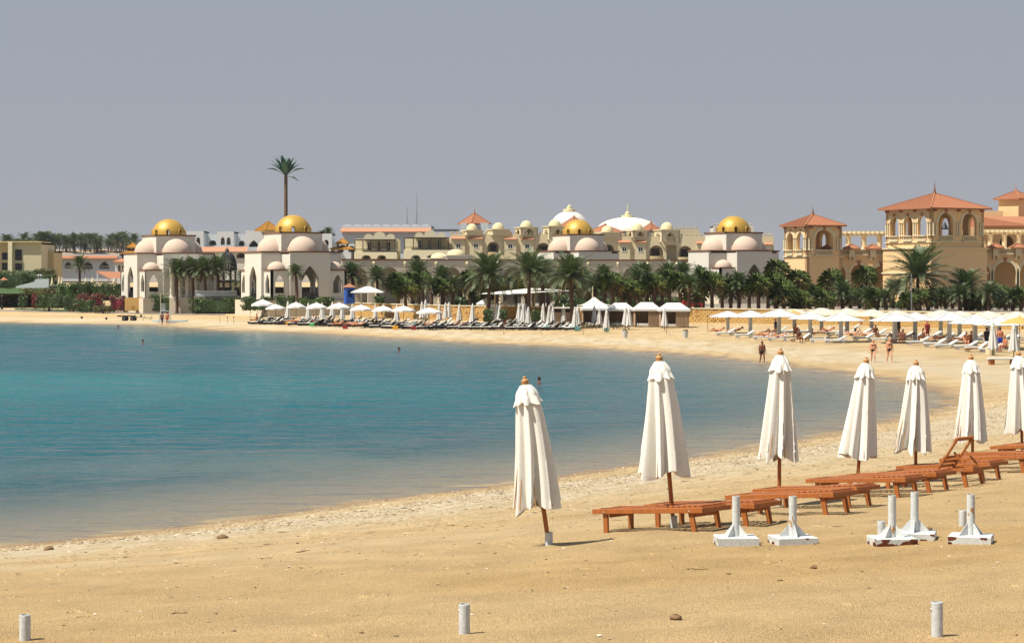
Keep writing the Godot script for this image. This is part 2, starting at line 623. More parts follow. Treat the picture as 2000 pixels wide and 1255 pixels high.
# ================================================================= the near beach
const INLAND := Vector3(0.741, 0, 0.671)    # the way up the near beach, away from the water

func near_beach() -> void:
	folded_parasol(Vector2(1072, 1064), Vector2(1024, 735), 0.225, -0.06, 31, "folded cream parasol leaning over bare sand, no lounger beside it")
	folded_parasol(Vector2(1316, 1030), Vector2(1287, 690), 0.30, -0.05, 32, "folded white parasol leaning between the first two teak loungers beside the bare parasol")
	folded_parasol(Vector2(1522, 987), Vector2(1525, 680), 0.30, -0.015, 33, "folded white parasol standing straight behind two rust-stained pipe stands")
	folded_parasol(Vector2(1674, 957), Vector2(1693, 697), 0.245, -0.02, 34, "folded white parasol tipped over the loungers in front of the raised backrest")
	folded_parasol(Vector2(1789, 941), Vector2(1790, 702), 0.25, -0.04, 35, "folded white parasol beside the lounger with the raised backrest")
	folded_parasol(Vector2(1901, 911), Vector2(1897, 692), 0.23, -0.02, 36, "folded white parasol one beyond the raised backrest lounger")
	folded_parasol(Vector2(1998, 890), Vector2(1990, 685), 0.225, -0.02, 37, "folded white parasol standing last in the near row")
	var flat := make_lounger(false)
	var up := make_lounger(true)
	var which := ["front lounger of the first pair beside the bare parasol", "rear lounger of the first pair beside the bare parasol", "front lounger of the pair behind the two separate pipe stands", "rear lounger of the pair behind the two separate pipe stands", "front lounger of the pair just before the raised backrest", "rear lounger of the pair just before the raised backrest", "", "flat lounger paired with the raised backrest one", "front lounger of the pair just beyond the raised backrest", "rear lounger of the pair just beyond the raised backrest", "front lounger of the last pair in the near row", "rear lounger of the last pair in the near row"]
	var feet := [[1353, 1038], [1455, 1027], [1610, 1005], [1656, 991], [1751, 972], [1812, 962], [1885, 952], [1918, 940], [1997, 923], [2028, 914], [2085, 898], [2110, 891]]
	for k in feet.size():
		var o: Node3D = up if k == 6 else flat if k == 0 else copy_of(flat, Vector3.ZERO)
		var label: String = "teak sun lounger with its slatted backrest propped up" if k == 6 else "flat teak slatted sun lounger, " + which[k]
		tag(o, label, "sun lounger", "teak sun loungers on the near beach")
		set_on_slope(o, G(feet[k][0], feet[k][1]))
	for q in [[1438, 1062, 966, 0.04, 1, "white pipe stand with chipped plinth before the first pair of loungers"], [1549, 1062, 966, 0.2, 2, "white pipe stand with a rust spot halfway down its pole"], [1743, 1064, 965, 0.1, 3, "white pipe stand on the most rusted brown plinth"], [1787, 1053, 958, -0.25, 4, "white pipe stand standing behind the most rusted plinth"], [1897, 1060, 963, -0.3, 5, "white pipe stand with an orange rust band round its pole"]]:
		pipe_stand(q)
	for q in [[48, 1252, 1200, "short white plastic pipe in the sand nearest the water"], [907, 1236, 1179, "short white plastic pipe standing alone in open sand with loose crumbs round it"], [1831, 1238, 1175, "short white plastic pipe standing in sand before the pipe stands"], [1722, 1054, 1017, "short white pipe stub beside the most rusted plinth"], [1881, 1028, 996, "short white pipe stub behind the rust-banded pipe stand"]]:
		var at_ := G(q[0], q[1])
		var h: float = (q[1] - q[2]) * -at_.z / F + 0.03
		var t := thing("pipe_stub", q[3], "pipe", at_ - Vector3(0, 0.03, 0))
		var b := MB.new()
		b.creased([[0.052, 0.0], [0.052, h - 0.006], [0.049, h], [0.043, h], [0.043, 0.04]], 24)
		part(b, "pipe", M.pvc, t)
		b = MB.new()
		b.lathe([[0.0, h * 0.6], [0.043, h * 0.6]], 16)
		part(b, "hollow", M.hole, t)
		b = MB.new()
		b.lathe([[0.0, 0.012], [0.007, 0.01], [0.009, 0.0]], 8)
		var s := part(b, "screw", M.screw, t)
		s.position = Vector3(-0.052, h * 0.8, 0.01); s.rotation.z = PI / 2
	scattered()

func set_on_slope(o: Node3D, foot: Vector3) -> void:
	# the lounger's front leg at its inland end stands on FOOT; its length follows the fall of the sand
	var w := Vector3(-INLAND.z, 0, INLAND.x)
	var base := foot - INLAND * 1.78 - w * 0.29
	var a := on_ground(base)
	var b := on_ground(base + INLAND * 1.9)
	var x := (b - a).normalized()
	var z := w
	var y := z.cross(x).normalized()
	o.transform = Transform3D(Basis(x, y, x.cross(y)), a)
	o.position += y * (foot.y - (a + x * 1.78).y) * 0.5

func make_lounger(raised: bool) -> Node3D:
	# x runs from the foot (0) to the head (2.0), z across
	var t := thing("teak_lounger", "teak lounger", "sun lounger")
	var hw := 0.31
	var top := 0.335
	for s in [-1, 1]:
		var b := MB.new()
		b.bevel_box(Vector3(1.0, top - 0.036, s * (hw + 0.016)), Vector3(2.03, 0.072, 0.034), 0.004)
		part(b, "side_rail", M.teak, t)
	for x in [0.0, 2.0]:
		var b := MB.new()
		b.bevel_box(Vector3(x, top - 0.036, 0), Vector3(0.034, 0.068, hw * 2 - 0.004), 0.004)
		part(b, "end_rail", M.teak, t)
	var leg_top := 0.27
	for k in 4:
		var x: float = [0.2, 0.2, 1.78, 1.78][k]
		var s: int = [-1, 1, -1, 1][k]
		var lean := 0.045 if x > 1 else -0.01
		var b := MB.new()
		var z0 := s * (hw - 0.02)
		var p := []
		for e in [[-0.03, x + lean], [leg_top, x]]:
			for q in [[-1, 1], [1, 1], [1, -1], [-1, -1]]:
				p.append(Vector3(e[1] + q[0] * (0.042 if e[0] > 0 else 0.036), e[0], z0 + q[1] * 0.018))
		b.hexa(p)
		var g := part(b, "leg", M.teak, t)
		var sc := MB.new()
		sc.lathe([[0.011, 0.0], [0.009, 0.006], [0.0, 0.007]], 8)
		var o := part(sc, "bolt", M.screw, g)
		o.position = Vector3(x, 0.29, s * (hw + 0.034)); o.rotation.x = s * PI / 2
	for x in [0.2, 1.78]:
		var b := MB.new()
		b.bevel_box(Vector3(x + 0.06, 0.235, 0), Vector3(0.03, 0.06, hw * 2 - 0.08), 0.003)
		part(b, "stretcher", M.teak, t)
	var slat := MB.new()
	slat.bevel_box(Vector3.ZERO, Vector3(0.062, 0.018, hw * 2 - 0.01), 0.003)
	var sm := slat.mesh()
	var x := 0.09
	var last := 1.22
	while x < last:
		var o := part(sm, "slat", M.teak if int(x * 100) % 3 else M.teak_dark, t)
		o.position = Vector3(x, top - 0.018, 0)
		x += 0.098
	# the hinged backrest: a frame of its own with slats
	var back := Node3D.new()
	back.name = "backrest"
	t.add_child(back)
	back.position = Vector3(last + 0.03, top - 0.012, 0)
	back.rotation.z = 0.86 if raised else 0.02
	var fr := MB.new()
	for s in [-1, 1]: fr.bevel_box(Vector3(0.36, -0.004, s * (hw - 0.045)), Vector3(0.74, 0.034, 0.045), 0.004)
	fr.bevel_box(Vector3(0.71, -0.004, 0), Vector3(0.045, 0.033, hw * 2 - 0.14), 0.004)
	part(fr, "back_frame", M.teak, back)
	for k in 7:
		if raised and k > 2 and k < 6: continue
		var o := part(sm, "back_slat", M.teak, back)
		o.position = Vector3(0.06 + k * 0.1, 0.023, 0)
		o.scale.z = 0.93
	if raised:
		var p := MB.new()
		for s in [-1, 1]: p.bar(Vector3(last + 0.36, top + 0.28, s * 0.2), Vector3(last + 0.66, top - 0.05, s * 0.2), 0.022, 0.034)
		part(p, "prop", M.teak, t)
	return t

func folded_parasol(base: Vector2, top: Vector2, hem: float, drift: float, seed_: int, label: String) -> void:
	var r := RandomNumberGenerator.new()
	r.seed = seed_
	var at_ := G(base.x, base.y)
	var tip := D(top.x, top.y, -at_.z)
	var h := (tip - at_).length()
	var t := thing("folded_parasol", label, "parasol", at_, 0.0, "folded parasols of the near row")
	t.rotation.z = -atan2(tip.x - at_.x, tip.y - at_.y)
	var b := MB.new()
	b.creased([[0.054, -0.05], [0.054, 0.175], [0.046, 0.176], [0.046, 0.1]], 20)
	var sl := part(b, "sleeve", M.pvc, t)
	sl.rotation.z = -t.rotation.z
	b = MB.new()
	b.lathe([[0.028, -0.02], [0.032, 0.3], [0.033, h * 0.5], [0.027, h - 0.1]], 14)
	part(b, "pole", M.teak, t)
	b = MB.new()
	var f := h - 0.115
	b.lathe([[0.05, f - 0.02], [0.052, f + 0.02], [0.048, f + 0.028], [0.054, f + 0.04], [0.054, f + 0.062], [0.045, f + 0.07], [0.03, f + 0.082], [0.022, f + 0.088], [0.022, f + 0.096], [0.027, f + 0.104], [0.018, f + 0.117], [0.0, f + 0.12]], 20)
	part(b, "finial", M.turned_wood, t)
	# the furled cloth hangs in deep folds between eight ribs
	var n := 144
	var phase := r.randf() * TAU
	var k1 := []
	for k in 8: k1.append([r.randf_range(0.5, 1.5), r.randf_range(-0.26, 0.26), r.randf_range(-0.7, 0.7), r.randf_range(-1, 1)])
	var y_top := f - 0.005
	var y_hem := h * hem
	var flare := r.randf_range(0.335, 0.385)
	var fold := func(a: float, u: float) -> Array:   # (radius factor, slide) at angle a, u = 0 top .. 1 hem
		var q := fposmod((a + phase + 0.25 * u * k1[0][2]) / TAU * 8.0, 8.0)
		var i := int(q)
		var x := q - i
		var s: Array = k1[i]
		var nxt: Array = k1[(i + 1) % 8]
		var mid: float = 0.5 + s[1]
		var w := absf(x - mid) / (mid if x < mid else 1.0 - mid)   # 0 in the valley, 1 on the rib
		var deep: float = lerpf(s[0], nxt[0], x)
		var soft := 0.5 - 0.5 * cos(PI * w)
		var rad: float = 1.0 - (0.16 + 0.36 * u) * deep * (1.0 - soft) + 0.05 * sin(x * 12.0 + s[2] * 9.0) * u
		return [rad, (0.5 - x) * u * 0.5 * s[2]]
	var rows := []
	for j in 45:
		var u := j / 44.0
		var row := PackedVector3Array()
		var R := lerpf(0.14, flare, pow(u, 0.9)) if u > 0.06 else lerpf(0.08, 0.155, u / 0.06)
		for i in n:
			var a := TAU * i / n
			var q: Array = fold.call(a, u)
			var rr: float = R * q[0]
			var aa: float = a + q[1] * 0.35
			var lift: float = u * u * (0.055 * sin(a * 3.0 + phase * 2.0) + 0.045 * (1.0 - q[0]) * 2.0 + 0.03 * sin(a * 8.0 + phase))
			var y := lerpf(y_top, y_hem, u) + lift
			row.append(Vector3(cos(aa) * rr + drift * 1.6 * u * u, y, sin(aa) * rr * 0.9))
		rows.append(row)
	b = MB.new()
	b.grid(rows, true)
	var cloth := part(b, "canopy", M.canvas, t)
	# hem turned in and fraying
	b = MB.new()
	var inner := PackedVector3Array()
	for i in n:
		var p: Vector3 = rows[44][i]
		inner.append(Vector3(lerpf(p.x, drift * 1.6, 0.12), p.y + 0.012 + 0.02 * r.randf(), p.z * 0.88))
	b.grid([rows[44], inner], true)
	part(b, "hem", M.canvas, cloth)
	# the small cape over the vent
	rows = []
	for j in 16:
		var u := j / 15.0
		var row := PackedVector3Array()
		var R := lerpf(0.058, 0.185, pow(u, 1.25)) + (0.02 * sin(u * PI))
		for i in n:
			var a := TAU * i / n
			var wv := sin(a * 8.0 + phase + 1.2 * sin(a * 2.0 + phase))
			var rr := R * (1.0 + 0.17 * u * wv)
			row.append(Vector3(cos(a) * rr, f + 0.004 - 0.262 * u - 0.018 * u * u * wv + 0.012 * u * sin(a * 3.0 + phase), sin(a) * rr))
		rows.append(row)
	b = MB.new()
	b.grid(rows, true)
	part(b, "cape", M.canvas, t)
	for k in 8:
		var a := TAU * k / 8.0 - phase
		var rr := flare * 0.93
		b = MB.new()
		b.tube([Vector3(cos(a) * 0.05, y_top - 0.2, sin(a) * 0.05), Vector3(cos(a) * rr + drift * 1.5, y_hem + 0.02, sin(a) * rr * 0.9)], [0.007, 0.007], 6)
		part(b, "rib", M.turned_wood, t)

func pipe_stand(q: Array) -> void:
	var r := RandomNumberGenerator.new()
	r.seed = q[4] * 17
	var at_ := G(q[0], q[1])
	var h: float = (q[1] - q[2]) * -at_.z / F
	var t := thing("pipe_stand", q[5], "pipe stand", at_ - Vector3(0, 0.015, 0), q[3])
	var b := MB.new()
	var w := 0.54
	var d := 0.48
	b.bevel_box(Vector3(0, 0.06, 0), Vector3(w, 0.12, d), 0.008)
	var plinth := part(b, "plinth", M.white_paint, t)
	b = MB.new()
	b.creased([[0.052, 0.11], [0.052, h], [0.044, h], [0.044, h - 0.1]], 24)
	part(b, "pole", M.white_paint, t)
	b = MB.new()
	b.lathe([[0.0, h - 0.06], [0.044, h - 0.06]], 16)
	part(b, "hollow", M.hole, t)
	for k in 4:
		b = MB.new()
		b.prism(PackedVector2Array([Vector2(0.045, 0.121), Vector2(0.19, 0.121), Vector2(0.19, 0.13), Vector2(0.06, 0.27), Vector2(0.045, 0.27)]), -0.004, 0.004)
		var g := part(b, "gusset", M.white_paint, t)
		g.rotation.y = k * PI / 2 + PI / 4 * (q[4] % 2)
	# where the paint has flaked off along the edges
	var amount: int = 26 if q[4] == 3 else 9
	for k in amount:
		var face := r.randi_range(0, 3)
		var along := r.randf_range(-0.47, 0.47)
		if r.randf() < 0.35: along = (0.46 if r.randf() < 0.5 else -0.46)
		var size := r.randf_range(0.02, 0.06) * (1.5 if q[4] == 3 else 1.0)
		var low := r.randf() < 0.75
		var o := PackedVector2Array()
		var m := 11
		for i in m:
			var a := TAU * i / m
			var rr := size * r.randf_range(0.5, 1.1)
			var span := w if face % 2 == 0 else d
			o.append(Vector2(clampf(along * span + cos(a) * rr * 1.6, -span / 2 + 0.004, span / 2 - 0.004), clampf((0.02 if low else 0.11) + sin(a) * rr, 0.004, 0.116)))
		if Geometry2D.triangulate_polygon(o).is_empty(): continue
		b = MB.new()
		b.prism(o, -0.004, 0.0015)
		var g := part(b, "rust_patch", M.rust, plinth)
		g.rotation.y = face * PI / 2
		g.position = Vector3(0, 0, (d if face % 2 == 0 else w) / 2).rotated(Vector3.UP, face * PI / 2)
	if q[4] in [2, 3, 5]:
		var y0: float = {2: 0.33, 3: 0.2, 5: 0.40}[q[4]]
		for k in 7:
			b = MB.new()
			var a := r.randf_range(0.3, 2.6)
			var y := y0 + r.randf_range(-0.06, 0.06) * (1.0 if q[4] != 5 else 0.8)
			b.lathe([[0.0526, y - r.randf_range(0.01, 0.03)], [0.0532, y], [0.0526, y + r.randf_range(0.01, 0.03)]], 6, Vector3.ZERO, a, a + r.randf_range(0.2, 0.7))
			part(b, "rust_stain", M.rust_stain, t)

func scattered() -> void:
	# shell grit, coral crumbs and pebbles lying on the near sand: past counting
	var r := RandomNumberGenerator.new()
	r.seed = 77
	for kind in 2:
		var b := MB.new()
		var rows := []
		for j in 4:
			var row := PackedVector3Array()
			for i in 6:
				var a := TAU * i / 6.0
				var rr: float = [0.6, 1.0, 0.8, 0.05][j] * (1.0 + 0.25 * sin(i * 2.3 + j))
				row.append(Vector3(cos(a) * rr, [-0.4, 0.0, 0.45, 0.6][j], sin(a) * rr * 0.8))
			rows.append(row)
		b.grid(rows, true)
		var mm := MultiMesh.new()
		mm.transform_format = MultiMesh.TRANSFORM_3D
		mm.use_colors = true
		mm.mesh = b.mesh()
		var spots := []
		var tries := 0
		while spots.size() < (15000 if kind == 0 else 6500) and tries < 120000:
			tries += 1
			var x: float
			var z: float
			if kind == 0:
				z = -lerpf(44.0, 112.0, r.randf()); x = r.randf_range(-16.0, 30.0)
			else:
				z = -lerpf(18.0, 80.0, pow(r.randf(), 0.8)); x = r.randf_range(-9.0, 18.0)
			var s := shore_distance(x, z)
			if s.x < 0.2: continue
			if kind == 0:
				var keep := exp(-pow((s.x - 6.0) / 3.4, 2.0)) + 0.35 * exp(-pow((s.x - 1.0) / 0.7, 2.0)) + 0.05
				if r.randf() > keep: continue
			spots.append(Vector3(x, height_by(s, x, z), z))
		mm.instance_count = spots.size()
		for k in spots.size():
			var size := (r.randf_range(0.010, 0.027) if kind == 0 else r.randf_range(0.006, 0.016)) * (1.7 if r.randf() < 0.08 else 1.0)
			var bs := Basis(Vector3.UP, r.randf() * TAU).scaled(Vector3(size * 1.3, size * 0.7, size))
			mm.set_instance_transform(k, Transform3D(bs, spots[k]))
			var dark := r.randf() < (0.66 if kind == 0 else 0.7)
			mm.set_instance_color(k, Color(0.10, 0.075, 0.05).lerp(Color(0.25, 0.17, 0.09), r.randf()) if dark else Color(0.48, 0.42, 0.32).lerp(Color(0.66, 0.60, 0.50), r.randf()))
		var o := MultiMeshInstance3D.new()
		o.name = numbered("shell_grit" if kind == 0 else "loose_pebbles")
		o.multimesh = mm
		o.material_override = M.stone_chip
		o.set_meta("kind", "stuff")
		o.set_meta("label", "broken shell and pebbles in a pale band along the waterline" if kind == 0 else "sparse dark pebbles and shell flecks on the dry sand")
		o.set_meta("category", "pebbles")
		add_child(o)
	# low crescents of sand kicked up by feet
	var rim := MB.new()
	var rows := []
	for j in 5:
		var row := PackedVector3Array()
		for i in 9:
			var a := PI * 1.25 * i / 8.0
			var w := 0.045 * sin(PI * (i + 0.6) / 9.2)
			row.append(Vector3(cos(a) * (0.12 + (j - 2) * w), [-0.01, 0.45, 1.0, 0.4, -0.01][j] * w * 0.75 - 0.003, sin(a) * (0.09 + (j - 2) * w)))
		rows.append(row)
	rim.grid(rows)
	var fm := MultiMesh.new()
	fm.transform_format = MultiMesh.TRANSFORM_3D
	fm.use_colors = true
	fm.mesh = rim.mesh()
	var places := []
	while places.size() < 3200:
		var z := -lerpf(19.0, 95.0, pow(r.randf(), 0.9))
		var x := r.randf_range(-10.0, 20.0)
		var s := shore_distance(x, z)
		if s.x < 2.0 or r.randf() > 0.12 + exp(-pow((s.x - 13.0) / 5.0, 2.0)): continue
		if noise_a.get_noise_2d(x * 6.0, z * 6.0) < -0.05: continue
		places.append([Vector3(x, height_by(s, x, z), z), sand_colour(s, x, z)])
	fm.instance_count = places.size()
	for k in places.size():
		fm.set_instance_transform(k, Transform3D(Basis(Vector3.UP, r.randf() * TAU).scaled(Vector3.ONE * r.randf_range(0.4, 0.85)), places[k][0]))
		fm.set_instance_color(k, places[k][1] * 0.95)
	var fo := MultiMeshInstance3D.new()
	fo.name = "footprint_rims"
	fo.multimesh = fm
	fo.material_override = M.sand
	fo.set_meta("kind", "stuff")
	fo.set_meta("label", "trodden crescents of sand over the near beach")
	fo.set_meta("category", "footprints")
	add_child(fo)
	var stones := [[95, 1074, 0.09, "reddish stone lying at the edge of the near water"], [434, 1052, 0.09, "tan lump of coral stone on the shell band"], [1320, 1209, 0.055, "small grey stone on the open sand"], [1590, 1109, 0.04, "flat brown chip on the sand between two pipe stands"], [1815, 1034, 0.04, "brown pebble between the pipe stands"]]
	for q in stones:
		var b := MB.new()
		rows = []
		for j in 6:
			var row := PackedVector3Array()
			for i in 9:
				var a := TAU * i / 9.0
				var rr: float = sin(PI * (j + 0.4) / 6.4) * r.randf_range(0.75, 1.1) * q[2]
				row.append(Vector3(cos(a) * rr * 1.3, (-cos(PI * j / 5.5) * 0.55 + 0.3) * q[2], sin(a) * rr))
			rows.append(row)
		b.grid(rows, true)
		whole(b, "stone", q[3], "stone", M.brown_stone, G(q[0], q[1]), r.randf() * TAU)

# ================================================================= plants
var date_crowns := []
var fan_crowns := []
var trunks := {}

func blade(b: MB, a: Vector3, tip: Vector3, side: Vector3, w: float) -> void:
	var mid := a.lerp(tip, 0.45)
	b.quad(a, mid + side * w, tip, mid - side * w)

func date_crown(seed_: int, fronds: int, length: float) -> ArrayMesh:
	var r := RandomNumberGenerator.new()
	r.seed = seed_
	var b := MB.new()
	b.tinted = true
	for k in fronds:
		var az := k * 2.39996 + r.randf_range(-0.2, 0.2)
		var u := float(k) / fronds                      # 0 youngest, upright .. 1 oldest, hanging
		var el := lerpf(1.42, -0.35, pow(u, 0.9)) + r.randf_range(-0.1, 0.1)
		var len := length * r.randf_range(0.82, 1.08) * (0.8 if u < 0.12 else 1.0)
		var out := Vector3(cos(az), 0, sin(az))
		var p := Vector3(0, 0, 0)
		var pts := [p]
		var steps := 9
		var bend := r.randf_range(0.9, 1.25) * (0.7 + 0.5 * u)
		for s in steps:
			var e := el - bend * pow(float(s) / steps, 1.6)
			p += (out * cos(e) + Vector3.UP * sin(e)) * len / steps
			pts.append(p)
		var tone := r.randf_range(0.75, 1.2)
		var green := Color(0.085, 0.12, 0.055) * tone
		if u > 0.88: green = Color(0.14, 0.115, 0.055) * tone
		b.col = Color(0.13, 0.12, 0.06)
		b.tube([pts[0], pts[3], pts[6], pts[9]], [0.035, 0.025, 0.016, 0.006], 4, false)
		b.col = green
		var pairs := 26
		for q in pairs:
			var f := 0.1 + 0.9 * q / pairs
			var i := mini(int(f * steps), steps - 1)
			var at_: Vector3 = pts[i].lerp(pts[i + 1], f * steps - i)
			var dir: Vector3 = (pts[i + 1] - pts[i]).normalized()
			var side := dir.cross(Vector3.UP)
			if side.length() < 0.05: side = out.cross(Vector3.UP)
			side = side.normalized()
			var up := side.cross(dir)
			var ll := length * 0.17 * sin(PI * clampf(f * 0.82 + 0.12, 0, 1)) + 0.08
			for s in [-1, 1]:
				var d: Vector3 = (dir * 0.75 + side * s * 0.75 + up * (0.28 + r.randf_range(-0.12, 0.12)) + Vector3.DOWN * 0.1).normalized()
				blade(b, at_, at_ + d * ll * r.randf_range(0.85, 1.1), d.cross(up).normalized(), 0.042)
	return b.mesh()

func fan_crown(seed_: int, fronds: int, size: float) -> ArrayMesh:
	var r := RandomNumberGenerator.new()
	r.seed = seed_
	var b := MB.new()
	b.tinted = true
	for k in fronds:
		var az := k * 2.39996 + r.randf_range(-0.25, 0.25)
		var u := float(k) / fronds
		var el := lerpf(1.35, -0.85, pow(u, 0.95)) + r.randf_range(-0.12, 0.12)
		var out := Vector3(cos(az), 0, sin(az))
		var dir := out * cos(el) + Vector3.UP * sin(el)
		var stalk := size * r.randf_range(0.30, 0.5)
		var hub := dir * stalk + Vector3.DOWN * 0.05 * size
		var tone := r.randf_range(0.5, 1.5)
		var green := Color(0.12, 0.18, 0.055).lerp(Color(0.24, 0.22, 0.07), r.randf() * u) * tone
		if u > 0.83: green = Color(0.30, 0.20, 0.085) * tone
		b.col = Color(0.11, 0.11, 0.04) * tone
		b.tube([Vector3.ZERO, hub], [0.03, 0.015], 4, false)
		b.col = green
		var side := dir.cross(Vector3.UP)
		if side.length() < 0.1: side = Vector3.RIGHT
		side = side.normalized()
		var up := side.cross(dir)
		var n := 9
		for q in n:
			var a := lerpf(-1.2, 1.2, float(q) / (n - 1)) + r.randf_range(-0.05, 0.05)
			var d := (dir * cos(a) + side * sin(a) + up * 0.22 * cos(q * PI)).normalized()
			var ll := size * 0.80 * (1.0 - 0.18 * absf(a) / 2.0) * r.randf_range(0.85, 1.08)
			var mid := hub + d * ll * 0.6
			var tip := hub + d * ll * 0.92 + Vector3.DOWN * ll * (0.22 + 0.12 * r.randf())
			var w := d.cross(up).normalized() * size * 0.034
			b.quad(hub, mid + w, tip, mid - w)
	return b.mesh()

func trunk_mesh(h: float, r0: float, r1: float, lean: float, seed_: int, shaggy := 0.12) -> ArrayMesh:
	var r := RandomNumberGenerator.new()
	r.seed = seed_
	var b := MB.new()
	var rows := []
	var rings := int(h / 0.16)
	for j in rings + 1:
		var u := float(j) / rings
		var row := PackedVector3Array()
		var rr := lerpf(r0, r1, pow(u, 0.7)) * (1.25 if u < 0.06 else 1.0)
		for i in 10:
			var a := TAU * (i + 0.5 * (j % 2)) / 10.0
			var k := rr * (1.0 + shaggy * (1.0 if (i + j) % 2 else -0.6) * r.randf_range(0.6, 1.2))
			row.append(Vector3(cos(a) * k + lean * u * u * h, u * h - 0.15, sin(a) * k))
		rows.append(row)
	b.grid(rows, true)
	return b.mesh()

func palm(kind: String, foot: Vector3, h: float, spread: float, variant: int, label: String, group := "", turn := -1.0) -> Node3D:
	var t := thing("date_palm" if kind == "date" else "fan_palm", label, "palm tree", foot, turn if turn >= 0 else variant * 1.7, group)
	var lean: float = [0.03, -0.02, 0.045, 0.0, -0.035][variant % 5]
	var key := "%s%d%.1f" % [kind, variant % 5, h]
	if not trunks.has(key):
		trunks[key] = trunk_mesh(h, 0.24 if kind == "date" else 0.23, 0.2 if kind == "date" else 0.2, lean, 50 + variant, 0.13)
	part(trunks[key], "trunk", M.palm_trunk, t)
	var list: Array = date_crowns if kind == "date" else fan_crowns
	var c := part(list[variant % list.size()], "crown", M.leaf, t)
	c.position = Vector3(lean * h, h - 0.2, 0)
	c.scale = Vector3.ONE * spread
	return t

func palms() -> void:
	for k in 4: date_crowns.append(date_crown(100 + k, 60 + k * 5, 1.0 * 3.0))
	for k in 5: fan_crowns.append(fan_crown(200 + k, 24 + k * 2, 1.6))
	var R := RandomNumberGenerator.new()
	R.seed = 5
	# tall date palms rooted in the beach and before the palace: [x, foot y, y of the heart of the crown, crown width]
	for q in [[955, 633, 535, 112, "tall date palm on the beach between two white parasols"], [1033, 634, 528, 100, "tall thick-trunked date palm on the beach beside clustered folded parasols"], [1062, 628, 532, 84, "date palm behind the thick-trunked one, its crown touching it"], [1118, 641, 538, 112, "tall date palm on the beach with a wide crown before the golden dome"], [1792, 612, 536, 150, "tall date palm standing before the corner of the orange palace tower"], [1887, 614, 560, 96, "date palm between the palace tower and the arcade"]]:
		var foot := G(q[0], q[1]) if q[1] > 620 else on_terrace(q[0], 262.0)
		var d := -foot.z
		palm("date", foot, EYE - (q[2] - HORIZON) * d / F - foot.y, q[3] * d / F / 5.2, int(q[0]) % 4, q[4])
	# windswept date palms before the arcade and the pavilions
	for q in [[345, 0, 528, 66], [378, 0, 526, 66], [402, 0, 525, 64], [425, 0, 524, 66], [477, 0, 548, 60], [690, 1, 535, 64], [738, 1, 540, 60], [818, 1, 530, 66], [866, 1, 540, 62], [1182, 1, 536, 56], [1245, 1, 536, 60], [1262, 1, 532, 56], [1305, 1, 536, 64], [1338, 1, 532, 58], [1370, 1, 538, 54]]:
		var foot := on_terrace(q[0], 322.0 - 6 * (int(q[0]) % 3)) if q[1] else G(q[0], 612)
		var d := -foot.z
		palm("date", foot, EYE - (q[2] - HORIZON) * d / F - foot.y, q[3] * d / F / 5.2, int(q[0]) % 4, "date palm in the row before the grey arcade" if q[1] else "date palm in the row between the two domed pavilions by the white railing", "date palms before the arcade" if q[1] else "date palms between the pavilions")
	var f1 := on_terrace(580, 306.0)
	palm("date", f1, EYE - (530 - HORIZON) * 306 / F - f1.y, 0.62, 2, "slim date palm with a small bent crown before the pavilion arch")
	var f2 := D(155, 548, 395); 
	palm("date", f2 - Vector3(0, 1, 0), EYE - (515 - HORIZON) * 395 / F - f2.y + 1, 0.82, 1, "date palm in front of the white arched house")
	# the belt of fan palms behind the sandstone wall
	var x := 778.0
	while x < 2030.0:
		var row := 0 if R.randf() < 0.55 else 1
		var d := 258.0 + row * 17.0 + R.randf_range(-4, 4) if x > 1150 else 284.0 + row * 12.0 + R.randf_range(-3, 3)
		var foot := on_terrace(x, d)
		var heart := (R.randf_range(546, 570) if x < 1540 else R.randf_range(570, 588)) - row * 6.0
		if R.randf() < 0.3: palm("date", foot, EYE - (heart - 4 - HORIZON) * d / F - foot.y, R.randf_range(0.55, 0.75), R.randi() % 4, "feathery date palm among the fan palms behind the sandstone wall", "date palms among the fan palms")
		else: palm("fan", foot, EYE - (heart - HORIZON) * d / F - foot.y, R.randf_range(0.95, 1.25) if x < 1540 else R.randf_range(0.8, 1.05), R.randi() % 5, "bushy fan palm in the belt behind the sandstone wall", "fan palms behind the sandstone wall")
		x += R.randf_range(13, 21)
	for q in [[1518, 522], [1558, 542], [1627, 543], [1690, 535]]:
		var foot := on_terrace(q[0], 266.0)
		palm("fan", foot, EYE - (q[1] - HORIZON) * 266 / F - foot.y, 1.1, int(q[0]) % 5, "tall fan palm rising above the belt before the orange palace", "tall fan palms before the palace")

func on_terrace(px: float, d: float) -> Vector3: return Vector3((px - 1000.0) * d / F, TERRACE, -d)

